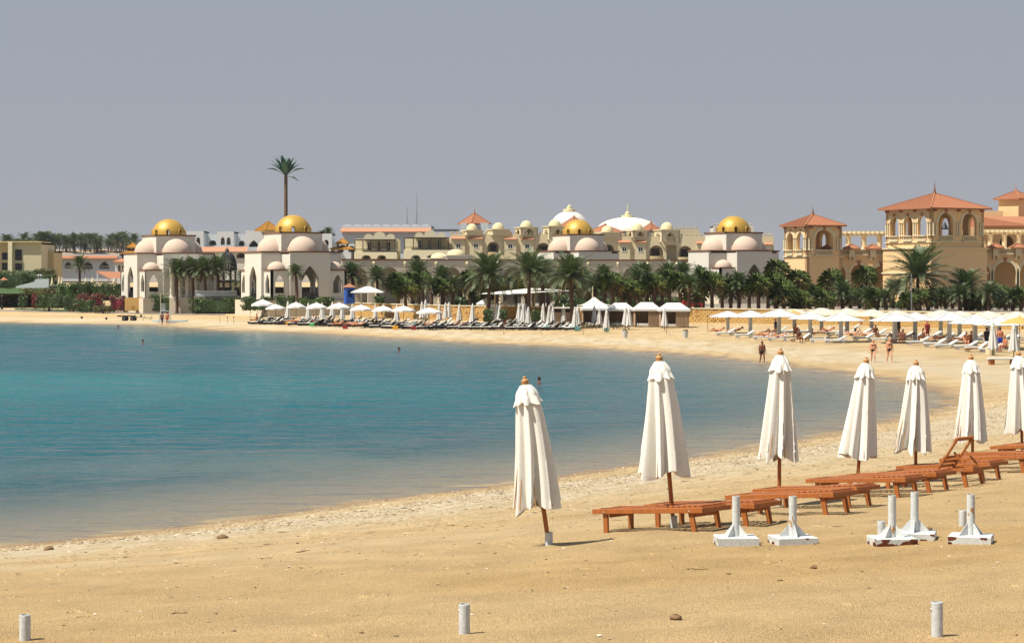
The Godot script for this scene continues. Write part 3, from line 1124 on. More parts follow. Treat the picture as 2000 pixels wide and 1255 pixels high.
# a leafy mass: many small leaves through and over a rounded box, round a dark twiggy core
func leaf_mass(size: Vector3, count: int, leaf: float, tones: Array, seed_: int, box := 0.5) -> MB:
	var r := RandomNumberGenerator.new()
	r.seed = seed_
	var f := FastNoiseLite.new()
	f.seed = seed_; f.frequency = 0.35
	var b := MB.new()
	b.tinted = true
	for k in count:
		var d := Vector3(r.randfn(), r.randfn(), r.randfn()).normalized()
		var q := Vector3(signf(d.x) * pow(absf(d.x), box), signf(d.y) * pow(absf(d.y), box), signf(d.z) * pow(absf(d.z), box))
		var lump := 1.0 + 0.24 * f.get_noise_3d(q.x * size.x, q.y * size.y * 2, q.z * size.z)
		var p := q * size * 0.5 * lump * pow(r.randf(), 0.16)
		p.y = maxf(p.y + size.y * 0.5, 0.02)
		var n := (d + Vector3(r.randfn(), r.randfn(), r.randfn()) * 0.7).normalized()
		var s := n.cross(Vector3(r.randfn(), r.randfn(), r.randfn())).normalized() * leaf * r.randf_range(0.7, 1.3)
		var u := n.cross(s) * 0.6
		b.col = tones[r.randi() % tones.size()] * r.randf_range(0.7, 1.3)
		b.quad(p - s, p + u, p + s, p - u)
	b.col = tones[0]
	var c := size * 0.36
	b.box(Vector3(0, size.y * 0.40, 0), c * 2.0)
	return b

const GREENS := [Color(0.045, 0.08, 0.02), Color(0.06, 0.105, 0.026), Color(0.08, 0.12, 0.032), Color(0.035, 0.06, 0.02)]
const BRIGHT := [Color(0.06, 0.115, 0.02), Color(0.08, 0.14, 0.03), Color(0.045, 0.09, 0.02)]
const REDS := [Color(0.22, 0.02, 0.035), Color(0.16, 0.015, 0.03), Color(0.04, 0.06, 0.016), Color(0.26, 0.04, 0.04), Color(0.03, 0.05, 0.014)]
const OLIVE := [Color(0.10, 0.105, 0.035), Color(0.14, 0.12, 0.05), Color(0.07, 0.085, 0.03)]

func bush(called: String, label: String, category: String, px0: float, px1: float, py0: float, py1: float, d: float, deep: float, tones: Array, group := "", leaf := 0.14) -> void:
	var w := (px1 - px0) * d / F
	var h := (py1 - py0) * d / F
	var at_ := D((px0 + px1) / 2, py1, d)
	var t := thing(called, label, category, at_, 0.0, group)
	part(leaf_mass(Vector3(w, h, deep), int(clampf(w * h * 130 + 300, 400, 5200)), leaf, tones, int(px0) + 3, 0.45), "foliage", M.leaf, t)
	var b := MB.new()
	for k in 3: b.tube([Vector3((k - 1) * w * 0.2, -0.4, 0), Vector3((k - 1) * w * 0.25, h * 0.6, 0)], [0.05, 0.02], 5)
	part(b, "stem", M.palm_trunk, t)

func gardens() -> void:
	var d := 338.0
	bush("hedge", "clipped green hedge before the first pavilion's colonnade", "hedge", 290, 372, 574, 608, d, 3.0, GREENS)
	bush("hedge", "dark green hedge below the white railing", "hedge", 366, 480, 580, 610, 330.0, 2.6, GREENS)
	bush("hedge", "rounded dark hedge beside the second pavilion's door", "hedge", 470, 536, 578, 606, 312.0, 2.4, GREENS)
	bush("hedge", "dark rounded bush under the second pavilion's window", "bush", 536, 582, 576, 600, 308.0, 2.4, GREENS)
	bush("hedge", "bright green hedge below the second pavilion's big arch", "hedge", 580, 642, 580, 600, 306.0, 2.2, BRIGHT)
	bush("bush", "small dark bush at the corner of the second pavilion", "bush", 636, 652, 580, 600, 306.0, 1.8, GREENS)
	bush("bougainvillea", "red flowering bougainvillea spilling over the garden wall", "bougainvillea", 150, 205, 572, 606, 345.0, 3.0, REDS)
	bush("bougainvillea", "red bougainvillea beside the stone niche", "bougainvillea", 213, 246, 576, 607, 343.0, 2.5, REDS)
	bush("bougainvillea", "narrow red flowering shrub by the thatched shades", "bougainvillea", 62, 74, 573, 600, 350.0, 2.0, REDS)
	bush("hedge", "long dark hedge between the thatched shades and the red bougainvillea", "hedge", 70, 128, 574, 602, 349.0, 3.0, GREENS)
	bush("hedge", "green shrub beside the stone urn", "bush", 124, 160, 575, 605, 347.0, 2.6, GREENS)
	bush("hedge", "low trimmed hedge under the thatched shades", "hedge", 36, 52, 577, 600, 352.0, 2.0, GREENS)
	bush("bush", "dark shrub between the two red bougainvilleas", "bush", 150, 186, 584, 608, 341.0, 2.0, GREENS)
	bush("bush", "dry grey-green tussock on the promenade verge", "bush", 181, 199, 597, 609, 339.0, 1.4, OLIVE)
	bush("bush", "second dry grey-green tussock on the verge nearer the stone niche", "bush", 201, 218, 597, 609, 338.0, 1.4, OLIVE)
	bush("bush", "leafy shrub at the foot of the pavilion plinth", "bush", 276, 300, 588, 608, 340.0, 1.6, GREENS)
	bush("tree", "round light green tree above the hedge", "tree", 114, 148, 553, 578, 362.0, 4.0, BRIGHT)
	bush("tree", "wide dark green tree behind the red bougainvillea", "tree", 145, 176, 550, 576, 364.0, 4.0, GREENS)
	bush("tree", "dark leafy tree beside the first pavilion", "tree", 172, 212, 552, 578, 366.0, 4.0, GREENS)
	bush("tree", "dark tree touching the first pavilion's wall", "tree", 208, 236, 553, 582, 362.0, 3.5, GREENS)
	bush("shrubbery", "dense dark shrubs under the tan building", "shrubs", -10, 70, 528, 562, 385.0, 6.0, GREENS)
	bush("shrubbery", "dark shrubs between the tan building and the white house", "shrubs", 58, 108, 535, 556, 383.0, 5.0, GREENS)
	bush("shrubbery", "low olive scrub on the lawn bank", "shrubs", 40, 115, 562, 574, 368.0, 3.0, OLIVE)
	bush("shrubbery", "olive shrubs under the white house's terrace", "shrubs", 66, 106, 524, 545, 388.0, 5.0, OLIVE)
	bush("bush", "green bush at the foot of the beach palm beside the sandstone wall", "bush", 944, 962, 604, 628, 240.0, 1.5, GREENS)
	bush("bush", "dark bush behind the clustered folded parasols", "bush", 976, 990, 604, 622, 244.0, 1.5, GREENS)
	bush("bush", "dark plants beside the big square sunshade", "bush", 730, 752, 578, 592, 300.0, 1.5, GREENS)
	bush("bush", "dark plants at the foot of the thick-trunked palm", "bush", 1038, 1056, 606, 625, 243.0, 1.5, GREENS)
	for q in [[1180, 1270, 583, 606, 292.0, "dense dark undergrowth behind the cabanas"], [1270, 1345, 580, 604, 290.0, "dark undergrowth behind the fan palms and red cart"], [880, 945, 580, 602, 296.0, "dark undergrowth behind the sandstone wall's end"], [1080, 1180, 575, 604, 294.0, "dark undergrowth behind the peaked tent"], [1680, 1790, 590, 612, 285.0, "dark undergrowth at the foot of the palace tower"], [1880, 2010, 592, 614, 286.0, "dark undergrowth before the palace arcade"], [1500, 1600, 588, 606, 300.0, "dark undergrowth behind the parked van"]]:
		bush("shrubbery", q[5], "shrubs", q[0], q[1], q[2], q[3], q[4], 4.0, GREENS, "", 0.2)

# ================================================================= people
func nets(bones: Array, cell: float, blend: float) -> MB:   # surface nets over tapered capsules joined smoothly
	var lo := Vector3.ONE * 1e9
	var hi := -lo
	for q in bones:
		for e in 2:
			var rr: Vector3 = Vector3.ONE * (q[2 + e] + cell * 3)
			lo = lo.min(q[e] - rr); hi = hi.max(q[e] + rr)
	var n := Vector3i(((hi - lo) / cell).ceil()) + Vector3i.ONE
	var f := PackedFloat32Array()
	f.resize(n.x * n.y * n.z)
	f.fill(1.0)
	for q in bones:
		var a: Vector3 = q[0]; var b: Vector3 = q[1]
		var pad := Vector3.ONE * (maxf(q[2], q[3]) + blend + cell * 2)
		var i0 := Vector3i(((a.min(b) - pad - lo) / cell).floor().max(Vector3.ZERO))
		var i1 := Vector3i(((a.max(b) + pad - lo) / cell).ceil().min(Vector3(n - Vector3i.ONE)))
		var ab := b - a
		var l2 := maxf(ab.length_squared(), 1e-8)
		for z in range(i0.z, i1.z + 1):
			for y in range(i0.y, i1.y + 1):
				for x in range(i0.x, i1.x + 1):
					var p := lo + Vector3(x, y, z) * cell
					var t := clampf((p - a).dot(ab) / l2, 0.0, 1.0)
					var d: float = p.distance_to(a + ab * t) - lerpf(q[2], q[3], t)
					var k := x + n.x * (y + n.y * z)
					var h := clampf(0.5 + 0.5 * (f[k] - d) / blend, 0.0, 1.0)
					f[k] = lerpf(f[k], d, h) - blend * h * (1.0 - h)
	var out := MB.new()
	var id := {}
	var steps := [1, n.x, n.x * n.y]
	for z in n.z - 1:
		for y in n.y - 1:
			for x in n.x - 1:
				var k := x + n.x * (y + n.y * z)
				var sum := Vector3.ZERO
				var c := 0
				for e in [[0, 1], [2, 3], [4, 5], [6, 7], [0, 2], [1, 3], [4, 6], [5, 7], [0, 4], [1, 5], [2, 6], [3, 7]]:
					var u: int = e[0]; var w: int = e[1]
					var fu := f[k + (u & 1) + n.x * ((u >> 1) & 1) + n.x * n.y * (u >> 2)]
					var fw := f[k + (w & 1) + n.x * ((w >> 1) & 1) + n.x * n.y * (w >> 2)]
					if (fu < 0) != (fw < 0):
						var t := fu / (fu - fw)
						sum += Vector3(u & 1, (u >> 1) & 1, u >> 2).lerp(Vector3(w & 1, (w >> 1) & 1, w >> 2), t)
						c += 1
				if c == 0: continue
				id[k] = out.v.size()
				out.v.append(lo + (Vector3(x, y, z) + sum / c) * cell)
				var g := Vector3(f[k + 1] - f[k], f[k + n.x] - f[k], f[k + n.x * n.y] - f[k])
				out.n.append(g.normalized()); out.c.append(Color.WHITE)
	for k in id:
		for ax in 3:
			var k2: int = k + steps[ax]
			if k2 >= f.size() or (f[k] < 0) == (f[k2] < 0): continue
			var s1: int = steps[(ax + 1) % 3]
			var s2: int = steps[(ax + 2) % 3]
			if not (id.has(k - s1) and id.has(k - s2) and id.has(k - s1 - s2)): continue
			var q := [id[k], id[k - s1], id[k - s1 - s2], id[k - s2]]
			if f[k] < 0: q.reverse()
			var fn: Vector3 = (out.v[q[2]] - out.v[q[0]]).cross(out.v[q[1]] - out.v[q[0]])
			if fn.dot(out.n[q[0]] + out.n[q[2]]) < 0: q.reverse()
			for i in [0, 1, 2, 0, 2, 3]: out.ix.append(q[i])
	return out

func limbs(pose: String) -> Dictionary:   # joints, facing +z; y = 0 under the soles or the lounger
	var j := {}
	match pose:
		"stand", "walk", "bend":
			var st := 0.16 if pose == "walk" else 0.02
			j = {hip = Vector3(0, 0.90, 0), chest = Vector3(0, 1.28, 0.0), neck = Vector3(0, 1.43, 0.0), head = Vector3(0, 1.57, 0.02)}
			j.kl = Vector3(0.10, 0.48, st + 0.03); j.kr = Vector3(-0.10, 0.48, -st * 0.5 + 0.03)
			j.al = Vector3(0.11, 0.07, st * 1.2); j.ar = Vector3(-0.11, 0.07, -st * 1.6)
			j.sl = Vector3(0.185, 1.37, 0); j.sr = Vector3(-0.185, 1.37, 0)
			j.el = Vector3(0.25, 1.10, -0.04); j.er = Vector3(-0.25, 1.10, 0.0)
			j.wl = Vector3(0.27, 0.86, 0.06); j.wr = Vector3(-0.26, 0.86, 0.10)
			if pose == "bend":
				var lean := Basis(Vector3.RIGHT, 0.85)
				for k in ["chest", "neck", "head", "sl", "sr", "el", "er", "wl", "wr"]: j[k] = j.hip + lean * (j[k] - j.hip)
				j.wl = j.sl + Vector3(0.02, -0.5, 0.1); j.wr = j.sr + Vector3(0, -0.5, 0.12); j.el = j.sl + Vector3(0.05, -0.27, 0.02); j.er = j.sr + Vector3(-0.05, -0.27, 0.02)
		"lie":
			j = {hip = Vector3(0, 0.12, 0), chest = Vector3(0, 0.22, -0.38), neck = Vector3(0, 0.31, -0.52), head = Vector3(0, 0.40, -0.65)}
			j.kl = Vector3(0.11, 0.38, 0.36); j.kr = Vector3(-0.11, 0.15, 0.44); j.al = Vector3(0.11, 0.06, 0.62); j.ar = Vector3(-0.12, 0.07, 0.86)
			j.sl = Vector3(0.18, 0.28, -0.47); j.sr = Vector3(-0.18, 0.28, -0.47)
			j.el = Vector3(0.26, 0.15, -0.26); j.er = Vector3(-0.26, 0.15, -0.26); j.wl = Vector3(0.18, 0.2, -0.03); j.wr = Vector3(-0.22, 0.12, -0.02)
		"sit":
			j = {hip = Vector3(0, 0.12, 0), chest = Vector3(0, 0.50, 0.03), neck = Vector3(0, 0.66, 0.06), head = Vector3(0, 0.80, 0.10)}
			j.kl = Vector3(0.13, 0.16, 0.44); j.kr = Vector3(-0.13, 0.16, 0.44); j.al = Vector3(0.13, -0.24, 0.46); j.ar = Vector3(-0.13, -0.24, 0.46)
			j.sl = Vector3(0.185, 0.60, 0.04); j.sr = Vector3(-0.185, 0.60, 0.04)
			j.el = Vector3(0.25, 0.36, 0.1); j.er = Vector3(-0.25, 0.36, 0.1); j.wl = Vector3(0.16, 0.24, 0.32); j.wr = Vector3(-0.16, 0.24, 0.32)
	return j

var bodies := {}
func body_mesh(pose: String, stout: float) -> Dictionary:
	var key := pose + str(stout)
	if bodies.has(key): return bodies[key]
	var j := limbs(pose)
	var up: Vector3 = (j.chest - j.hip).normalized()
	var fw: Vector3 = up.cross(Vector3.RIGHT) * -1.0
	var b := []
	for s in [-0.07, 0.07]:
		b.append([j.hip + Vector3(s, 0.02, 0), j.chest + Vector3(s * 1.1, 0, 0), 0.105 * stout, 0.115 * stout])
	b.append([j.chest, j.neck, 0.1, 0.055]); b.append([j.neck, j.head, 0.052, 0.075])
	b.append([j.head - up * 0.01, j.head + up * 0.06, 0.082, 0.092])
	b.append([j.head + fw * 0.08, j.head + fw * 0.105 - up * 0.02, 0.012, 0.016])
	for s in ["l", "r"]:
		var sx := 0.085 if s == "l" else -0.085
		b.append([j.hip + Vector3(sx, -0.01, 0), j["k" + s], 0.092 * stout, 0.058])
		b.append([j["k" + s], j["a" + s], 0.056, 0.038])
		var toe: Vector3 = Vector3(0, -0.035, 0.15) if pose != "lie" else Vector3(0, 0.13, 0.06)
		b.append([j["a" + s] + Vector3(0, -0.035, -0.02) if pose != "lie" else j["a" + s], j["a" + s] + toe, 0.035, 0.026])
		b.append([j.chest.lerp(j.neck, 0.6), j["s" + s], 0.07, 0.055])
		b.append([j["s" + s], j["e" + s], 0.05, 0.038]); b.append([j["e" + s], j["w" + s], 0.038, 0.026])
		var wr: Vector3 = j["w" + s]
		var dir: Vector3 = (wr - j["e" + s]).normalized()
		b.append([wr, wr + dir * 0.08, 0.028, 0.03])
		for k in 4: b.append([wr + dir * 0.08 + Vector3((k - 1.5) * 0.017, 0, 0), wr + dir * (0.155 - absf(k - 1.3) * 0.012) + Vector3((k - 1.5) * 0.02, 0, 0.015), 0.0095, 0.008])
		b.append([wr + dir * 0.03, wr + dir * 0.09 + Vector3(0, 0, 0.04), 0.011, 0.009])
	var out := {}
	out.skin = nets(b, 0.024, 0.035).mesh()
	var cap := []
	cap.append([j.head + up * 0.05 - fw * 0.022, j.head + up * 0.065 - fw * 0.03, 0.098, 0.094])
	out.hair = nets(cap, 0.025, 0.02).mesh()
	cap.append([j.head + up * 0.04 - fw * 0.05, j.neck - fw * 0.06, 0.075, 0.05])
	out.long_hair = nets(cap, 0.025, 0.02).mesh()
	var hipw := 0.112 * stout
	var brief := []
	for s in [-0.07, 0.07]: brief.append([j.hip + Vector3(s, -0.02, 0) , j.hip + Vector3(s, 0, 0) + up * 0.05, hipw, hipw])
	out.brief = nets(brief, 0.028, 0.03).mesh()
	var shorts := brief.duplicate()
	for s in ["l", "r"]:
		var sx := 0.085 if s == "l" else -0.085
		var h: Vector3 = j.hip + Vector3(sx, -0.01, 0)
		shorts.append([h, h.lerp(j["k" + s], 0.6), 0.108 * stout, 0.092])
	out.shorts = nets(shorts, 0.028, 0.03).mesh()
	var bra := []
	for s in [-0.075, 0.075]: bra.append([j.chest + Vector3(s, 0, 0) - up * 0.03, j.chest + Vector3(s, 0, 0) + fw * 0.04, 0.118 * stout, 0.09])
	out.bra = nets(bra, 0.028, 0.03).mesh()
	var shirt := []
	for s in [-0.07, 0.07]: shirt.append([j.hip + Vector3(s, 0.04, 0), j.chest + Vector3(s * 1.1, 0, 0), 0.12 * stout, 0.13 * stout])
	for s in ["l", "r"]:
		shirt.append([j.chest.lerp(j.neck, 0.6), j["s" + s], 0.08, 0.068])
		shirt.append([j["s" + s], j["s" + s].lerp(j["e" + s], 0.7), 0.066, 0.056])
	out.shirt = nets(shirt, 0.028, 0.03).mesh()
	bodies[key] = out
	return out

func person(pose: String, where: Vector3, turn: float, h: float, skin: String, wear: Array, hair: String, label: String, stout := 1.0, group := "") -> Node3D:
	var t := thing("person", label, "person", where, turn, group)
	var m := body_mesh(pose, stout)
	t.scale = Vector3.ONE * h / 1.70
	part(m.skin, "body", M[skin], t)
	part(m.long_hair if hair.begins_with("long") else m.hair, "hair", M[hair.trim_prefix("long ")], t)
	var names := {brief = "bikini_bottom", shorts = "swim_shorts", bra = "bikini_top", shirt = "shirt"}
	for w in wear: part(m[w[0]], names[w[0]], M[w[1]], t)
	return t

# ================================================================= the far beach
func open_parasol_proto(called: String, cloth: Material, pole: Material, sides: int, valance: float) -> Node3D:   # 2.9 m wide, 2.5 m tall
	var t := thing(called, "x", "parasol")
	var b := MB.new()
	var rim := []
	var skirt := []
	var mid := []
	for i in sides:
		var a := TAU * (i + 0.5) / sides
		rim.append(Vector3(cos(a) * 1.45, 1.98, sin(a) * 1.45))
		mid.append(Vector3(cos(a) * 0.7, 2.33, sin(a) * 0.7))
		skirt.append(Vector3(cos(a) * 1.47, 1.98 - valance, sin(a) * 1.47))
	var tip := Vector3(0, 2.52, 0)
	for i in sides:
		var k := (i + 1) % sides
		var sag: Vector3 = (rim[i] + rim[k]) / 2 + Vector3(0, 0.05, 0)
		b.tri(tip, mid[i], mid[k])
		b.tri(mid[i], rim[i], sag); b.tri(mid[i], sag, mid[k]); b.tri(mid[k], sag, rim[k])
		if valance > 0:
			b.quad(rim[i], skirt[i], (skirt[i] + skirt[k]) / 2 + Vector3(0, 0.05, 0), sag)
			b.quad(sag, (skirt[i] + skirt[k]) / 2 + Vector3(0, 0.05, 0), skirt[k], rim[k])
	part(b, "canopy", cloth, t)
	b = MB.new()
	b.tube([Vector3(0, -0.1, 0), Vector3(0, 2.5, 0)], [0.028, 0.025], 8)
	part(b, "pole", pole, t)
	b = MB.new()
	b.lathe([[0.05, 2.5], [0.07, 2.53], [0.05, 2.57], [0.02, 2.63], [0.0, 2.64]], 10)
	part(b, "finial", cloth, t)
	for i in sides:
		b = MB.new()
		b.tube([Vector3(0, 2.46, 0), rim[i] + Vector3(0, -0.015, 0)], [0.012, 0.01], 4)
		part(b, "rib", pole, t)
	return t

func furled_proto(seed_: int) -> Node3D:   # 2.2 m tall folded parasol, seen far off
	var r := RandomNumberGenerator.new()
	r.seed = seed_
	var t := thing("furled_parasol", "x", "parasol")
	var rows := []
	for j in 9:
		var u := j / 8.0
		var row := PackedVector3Array()
		for i in 28:
			var a := TAU * i / 28.0
			var rr := lerpf(0.10, 0.30, u) * (1.0 + (0.1 + 0.2 * u) * cos(a * 7.0 + seed_))
			row.append(Vector3(cos(a) * rr, lerpf(2.02, 0.42, u) + 0.05 * u * sin(a * 3 + seed_), sin(a) * rr))
		rows.append(row)
	var b := MB.new()
	b.grid(rows, true)
	part(b, "canopy", M.white_cloth, t)
	b = MB.new()
	b.lathe([[0.15, 1.82], [0.13, 1.9], [0.06, 2.1], [0.055, 2.14], [0.03, 2.2], [0.0, 2.22]], 12)
	part(b, "cape", M.white_cloth, t)
	b = MB.new()
	b.tube([Vector3(0, -0.1, 0), Vector3(0, 1.9, 0)], [0.03, 0.03], 8)
	part(b, "pole", M.dark_wood, t)
	b = MB.new()
	b.lathe([[0.135, 1.66], [0.15, 1.63], [0.14, 1.6]], 12)
	part(b, "tie", M.steel, t)
	return t

func sun_bed_proto(called: String, frame: Material, pad: Material, back: float, dark: bool) -> Node3D:   # x from the foot (0) to the head (1.95)
	var t := thing(called, "x", "sun lounger")
	var b := MB.new()
	for s in [-1, 1]: b.bar(Vector3(0, 0.29, s * 0.3), Vector3(1.95, 0.29, s * 0.3), 0.05, 0.09)
	b.span(0.0, 1.25, 0.27, 0.30, -0.28, 0.28)
	b.span(1.93, 1.98, 0.25, 0.33, -0.3, 0.3)
	if dark: b.span(0.03, 1.9, 0.10, 0.26, -0.27, 0.27)
	part(b, "frame", frame, t)
	for x in [0.22, 1.6]:
		for s in [-1, 1]:
			b = MB.new()
			if dark: b.box(Vector3(x, 0.12, s * 0.29), Vector3(0.09, 0.27, 0.06))
			else:
				b.bar(Vector3(x - 0.1, -0.02, s * 0.28), Vector3(x, 0.27, s * 0.28), 0.05, 0.07)
				b.bar(Vector3(x + 0.12, -0.02, s * 0.28), Vector3(x + 0.02, 0.27, s * 0.28), 0.05, 0.05)
			part(b, "leg", frame, t)
	b = MB.new()
	b.bevel_box(Vector3(0.63, 0.345, 0), Vector3(1.24, 0.085, 0.56), 0.03)
	part(b, "cushion", pad, t)
	b = MB.new()
	b.bevel_box(Vector3(0.38, 0.045, 0), Vector3(0.78, 0.085, 0.56), 0.03)
	var o := part(b, "back_cushion", pad, t)
	o.position = Vector3(1.25, 0.31, 0); o.rotation.z = back
	b = MB.new()
	b.box(Vector3(0.38, -0.015, 0), Vector3(0.76, 0.03, 0.58))
	var f := part(b, "back_panel", frame, o)
	return t

func put(o: Node3D, first: bool, where: Vector3, turn: float, size: float, label: String, category: String, group: String) -> Node3D:
	var r := o if first else copy_of(o, where, turn, size)
	r.position = where; r.rotation = Vector3(0, turn, 0); r.scale = Vector3.ONE * size
	tag(r, label, category, group)
	return r

func far_beach() -> void:
	var R := RandomNumberGenerator.new()
	R.seed = 12
	# white parasols, open
	var o := open_parasol_proto("open_parasol", M.white_cloth, M.dark_wood, 8, 0.16)
	var n := 0
	for q in [[513, 584, 48, 633], [538, 593, 42, 634], [578, 589, 40, 635], [618, 590, 45, 637], [662, 590, 48, 638], [705, 594, 45, 640], [748, 596, 46, 641], [788, 596, 48, 642], [838, 600, 54, 644], [950, 582, 42, 629], [992, 584, 36, 628]]:
		var p := G(q[0], q[3])
		var k: float = q[2] * -p.z / F / 2.9
		var r := put(o, n == 0, p, R.randf() * TAU, k, "open white parasol over the dark loungers along the waterside" if n < 9 else "open white parasol beside the tall beach palm", "parasol", "open white parasols" if n < 9 else "open white parasols by the beach palm")
		r.scale.y = (q[3] - q[1]) * -p.z / F / 2.55
		n += 1
	# white parasols, furled
	var fu := [furled_proto(1), furled_proto(2)]
	n = 0
	for q in [[562, 587, 620], [602, 590, 622], [629, 590, 622], [649, 588, 622], [668, 592, 624], [688, 592, 624], [733, 594, 626], [775, 594, 628], [824, 588, 622], [831, 584, 620], [858, 593, 627], [870, 590, 623], [877, 589, 621], [897, 594, 627], [923, 592, 630], [961, 594, 627], [970, 593, 627], [976, 594, 628], [1014, 591, 629], [1022, 593, 631], [1027, 592, 628], [1032, 598, 634], [1061, 592, 630], [1073, 595, 633], [1080, 598, 634], [1101, 594, 629], [1123, 600, 640], [1128, 598, 638], [1161, 596, 633], [1171, 599, 635], [1185, 603, 643], [1222, 597, 637], [1229, 600, 638], [1298, 599, 639]]:
		var p := G(q[0], q[2] + 6)
		var h: float = (q[2] + 6 - q[1]) * -p.z / F
		put(fu[n % 2], n < 2, p, R.randf() * TAU, h / 2.22, "furled white parasol standing among the dark loungers", "parasol", "furled white parasols on the far beach")
		n += 1
	# dark rattan loungers with white cushions, in ragged rows facing the water
	var dark := [sun_bed_proto("rattan_lounger", M.black_rattan, M.cushion, 0.72, true), sun_bed_proto("rattan_lounger", M.black_rattan, M.cushion, 0.5, true)]
	var bare := sun_bed_proto("rattan_lounger", M.black_rattan, M.black_rattan, 0.75, true)
	var spots := []
	for row in 3:
		var x := 480.0 + row * 9.0
		while x < 1108.0:
			var gap := x > 470 and x < 500 and row == 2
			var y: float = ramp(x, [480, 640, 800, 950, 1100], [632.5, 637.5, 643.0, 643.5, 645.0]) - row * 4.2
			if not gap and R.randf() < [0.95, 0.85, 0.6][row]: spots.append([x + R.randf_range(-3, 3), y + R.randf_range(-0.6, 0.6)])
			x += 11.5
	n = 0
	for q in spots:
		var p := G(q[0], q[1])
		var proto: Node3D = bare if n % 4 == 2 else dark[n % 2]
		put(proto, n in [0, 1, 2], p, -0.15 + R.randf_range(-0.55, 0.55), 1.0, "dark rattan lounger without a cushion on the far beach" if proto == bare else "dark rattan lounger with white cushion on the far beach", "sun lounger", "bare rattan loungers on the far beach" if proto == bare else "rattan loungers on the far beach")
		n += 1
	var towel := MB.new()
	towel.bevel_box(Vector3(0, 0, 0), Vector3(0.85, 0.05, 0.62), 0.02)
	towel.bevel_box(Vector3(0.1, -0.17, 0.31), Vector3(0.6, 0.36, 0.03), 0.01)
	for q in [[493, 628, "yellow_towel", "yellow towel draped over the end lounger"], [562, 631, "yellow_towel", "yellow beanbag-like towel heap under the open parasols"], [610, 634, "green_cloth", "green towel hanging from a lounger"], [548, 629, "red_towel", "red towel on a lounger near the fence"], [770, 640, "yellow_towel", "yellow towel under the sixth open parasol"], [805, 641, "red_towel", "dark red towel on a rattan lounger"], [958, 632, "teal_towel", "pale teal towel on a lounger by the beach palm"], [1015, 634, "teal_towel", "pale teal towel by the clustered folded parasols"], [1066, 640, "teal_towel", "pale teal towel on the end lounger"], [1125, 642, "teal_towel", "pale teal cover round the foot of a folded parasol"], [1181, 644, "teal_towel", "pale teal cover by the cabana loungers"], [1005, 622, "royal_blue", "bright blue bundle beside the beach palm trunk"], [672, 639, "red_towel", "red towel among the middle loungers"]]:
		var p := G(q[0], q[1] + 4)
		whole(towel, "towel", q[3], "towel", M[q[2]], p + Vector3(0, 0.42, 0), R.randf_range(-0.5, 0.5))
	for k in 14:   # folding chairs and tables before the cabanas
		var p := G(1110 + k * 8.6 + R.randf_range(-3, 3), 640 + R.randf_range(-3, 3))
		folding_chair(p, R.randf() * TAU)
	square_shade()
	cabanas()
	right_beach()
	odds_and_ends()
	bathers()

var chair_mesh := {}
func folding_chair(p: Vector3, turn: float) -> void:
	var t := thing("folding_chair", "dark wooden folding chair before the cabanas", "chair", p, turn, "dark folding chairs before the cabanas")
	if chair_mesh.is_empty():
		var b := MB.new()
		for s in [-1, 1]:
			b.bar(Vector3(-0.25, 0, s * 0.22), Vector3(0.2, 0.9, s * 0.22), 0.03, 0.04)
			b.bar(Vector3(0.25, 0, s * 0.24), Vector3(-0.15, 0.46, s * 0.24), 0.03, 0.04)
		chair_mesh.frame = b.mesh()
		b = MB.new()
		b.box(Vector3(0.02, 0.45, 0), Vector3(0.42, 0.03, 0.46))
		chair_mesh.seat = b.mesh()
		b = MB.new()
		for k in 3: b.box(Vector3(0.10 + k * 0.05, 0.68 + k * 0.09, 0), Vector3(0.03, 0.06, 0.44))
		chair_mesh.backrest = b.mesh()
	for k in chair_mesh: part(chair_mesh[k], k, M.dark_wood, t)

func square_shade() -> void:
	var p := on_terrace(718, 296.0)
	p.y = EYE - (592 - HORIZON) * 296 / F
	var t := thing("square_sunshade", "big square white sunshade on two posts beside the blue kiosk", "sunshade", p)
	var b := MB.new()
	var y0: float = EYE - (570 - HORIZON) * 296 / F - p.y
	var y1: float = EYE - (559 - HORIZON) * 296 / F - p.y
	for k in 4:
		var a := Basis(Vector3.UP, k * PI / 2)
		b.quad(a * Vector3(-2.2, y0, 2.2), a * Vector3(-0.3, y1, 0.3), a * Vector3(0.3, y1, 0.3), a * Vector3(2.2, y0, 2.2))
		b.quad(a * Vector3(-2.2, y0, 2.2), a * Vector3(2.2, y0, 2.2), a * Vector3(2.2, y0 - 0.14, 2.2), a * Vector3(-2.2, y0 - 0.14, 2.2))
	b.quad(Vector3(-0.3, y1, 0.3), Vector3(0.3, y1, 0.3), Vector3(0.3, y1, -0.3), Vector3(-0.3, y1, -0.3))
	part(b, "canopy", M.white_cloth, t)
	for x in [-0.9, 0.7]:
		b = MB.new()
		b.box(Vector3(x, y0 / 2, 0), Vector3(0.18, y0 + 0.4, 0.18))
		part(b, "post", M.white_plastic, t)
	# the blue kiosk
	p = on_terrace(684, 300.0)
	p.y = EYE - (593 - HORIZON) * 300 / F
	t = thing("kiosk", "narrow bright blue wooden kiosk with a red hipped roof", "kiosk", p, 0.3)
	b = MB.new()
	b.arch_wall(-0.6, 0.6, 0, 2.3, 0.12, [[0.0, 0.6, 0.9, 1.7, 2.0]])
	b.span(-0.6, -0.5, 0, 2.3, -1.3, -0.12); b.span(0.5, 0.6, 0, 2.3, -1.3, -0.12); b.span(-0.6, 0.6, 0, 2.3, -1.4, -1.3)
	part(b, "wall", M.blue_paint, t)
	b = MB.new()
	for k in 4:
		var a := Basis(Vector3.UP, k * PI / 2)
		b.tri(Vector3(0, 2.85, -0.7), Vector3(0, 0, -0.7) + a * Vector3(-0.8, 2.3, 0.85), Vector3(0, 0, -0.7) + a * Vector3(0.8, 2.3, 0.85))
	part(b, "roof", M.terracotta, t)

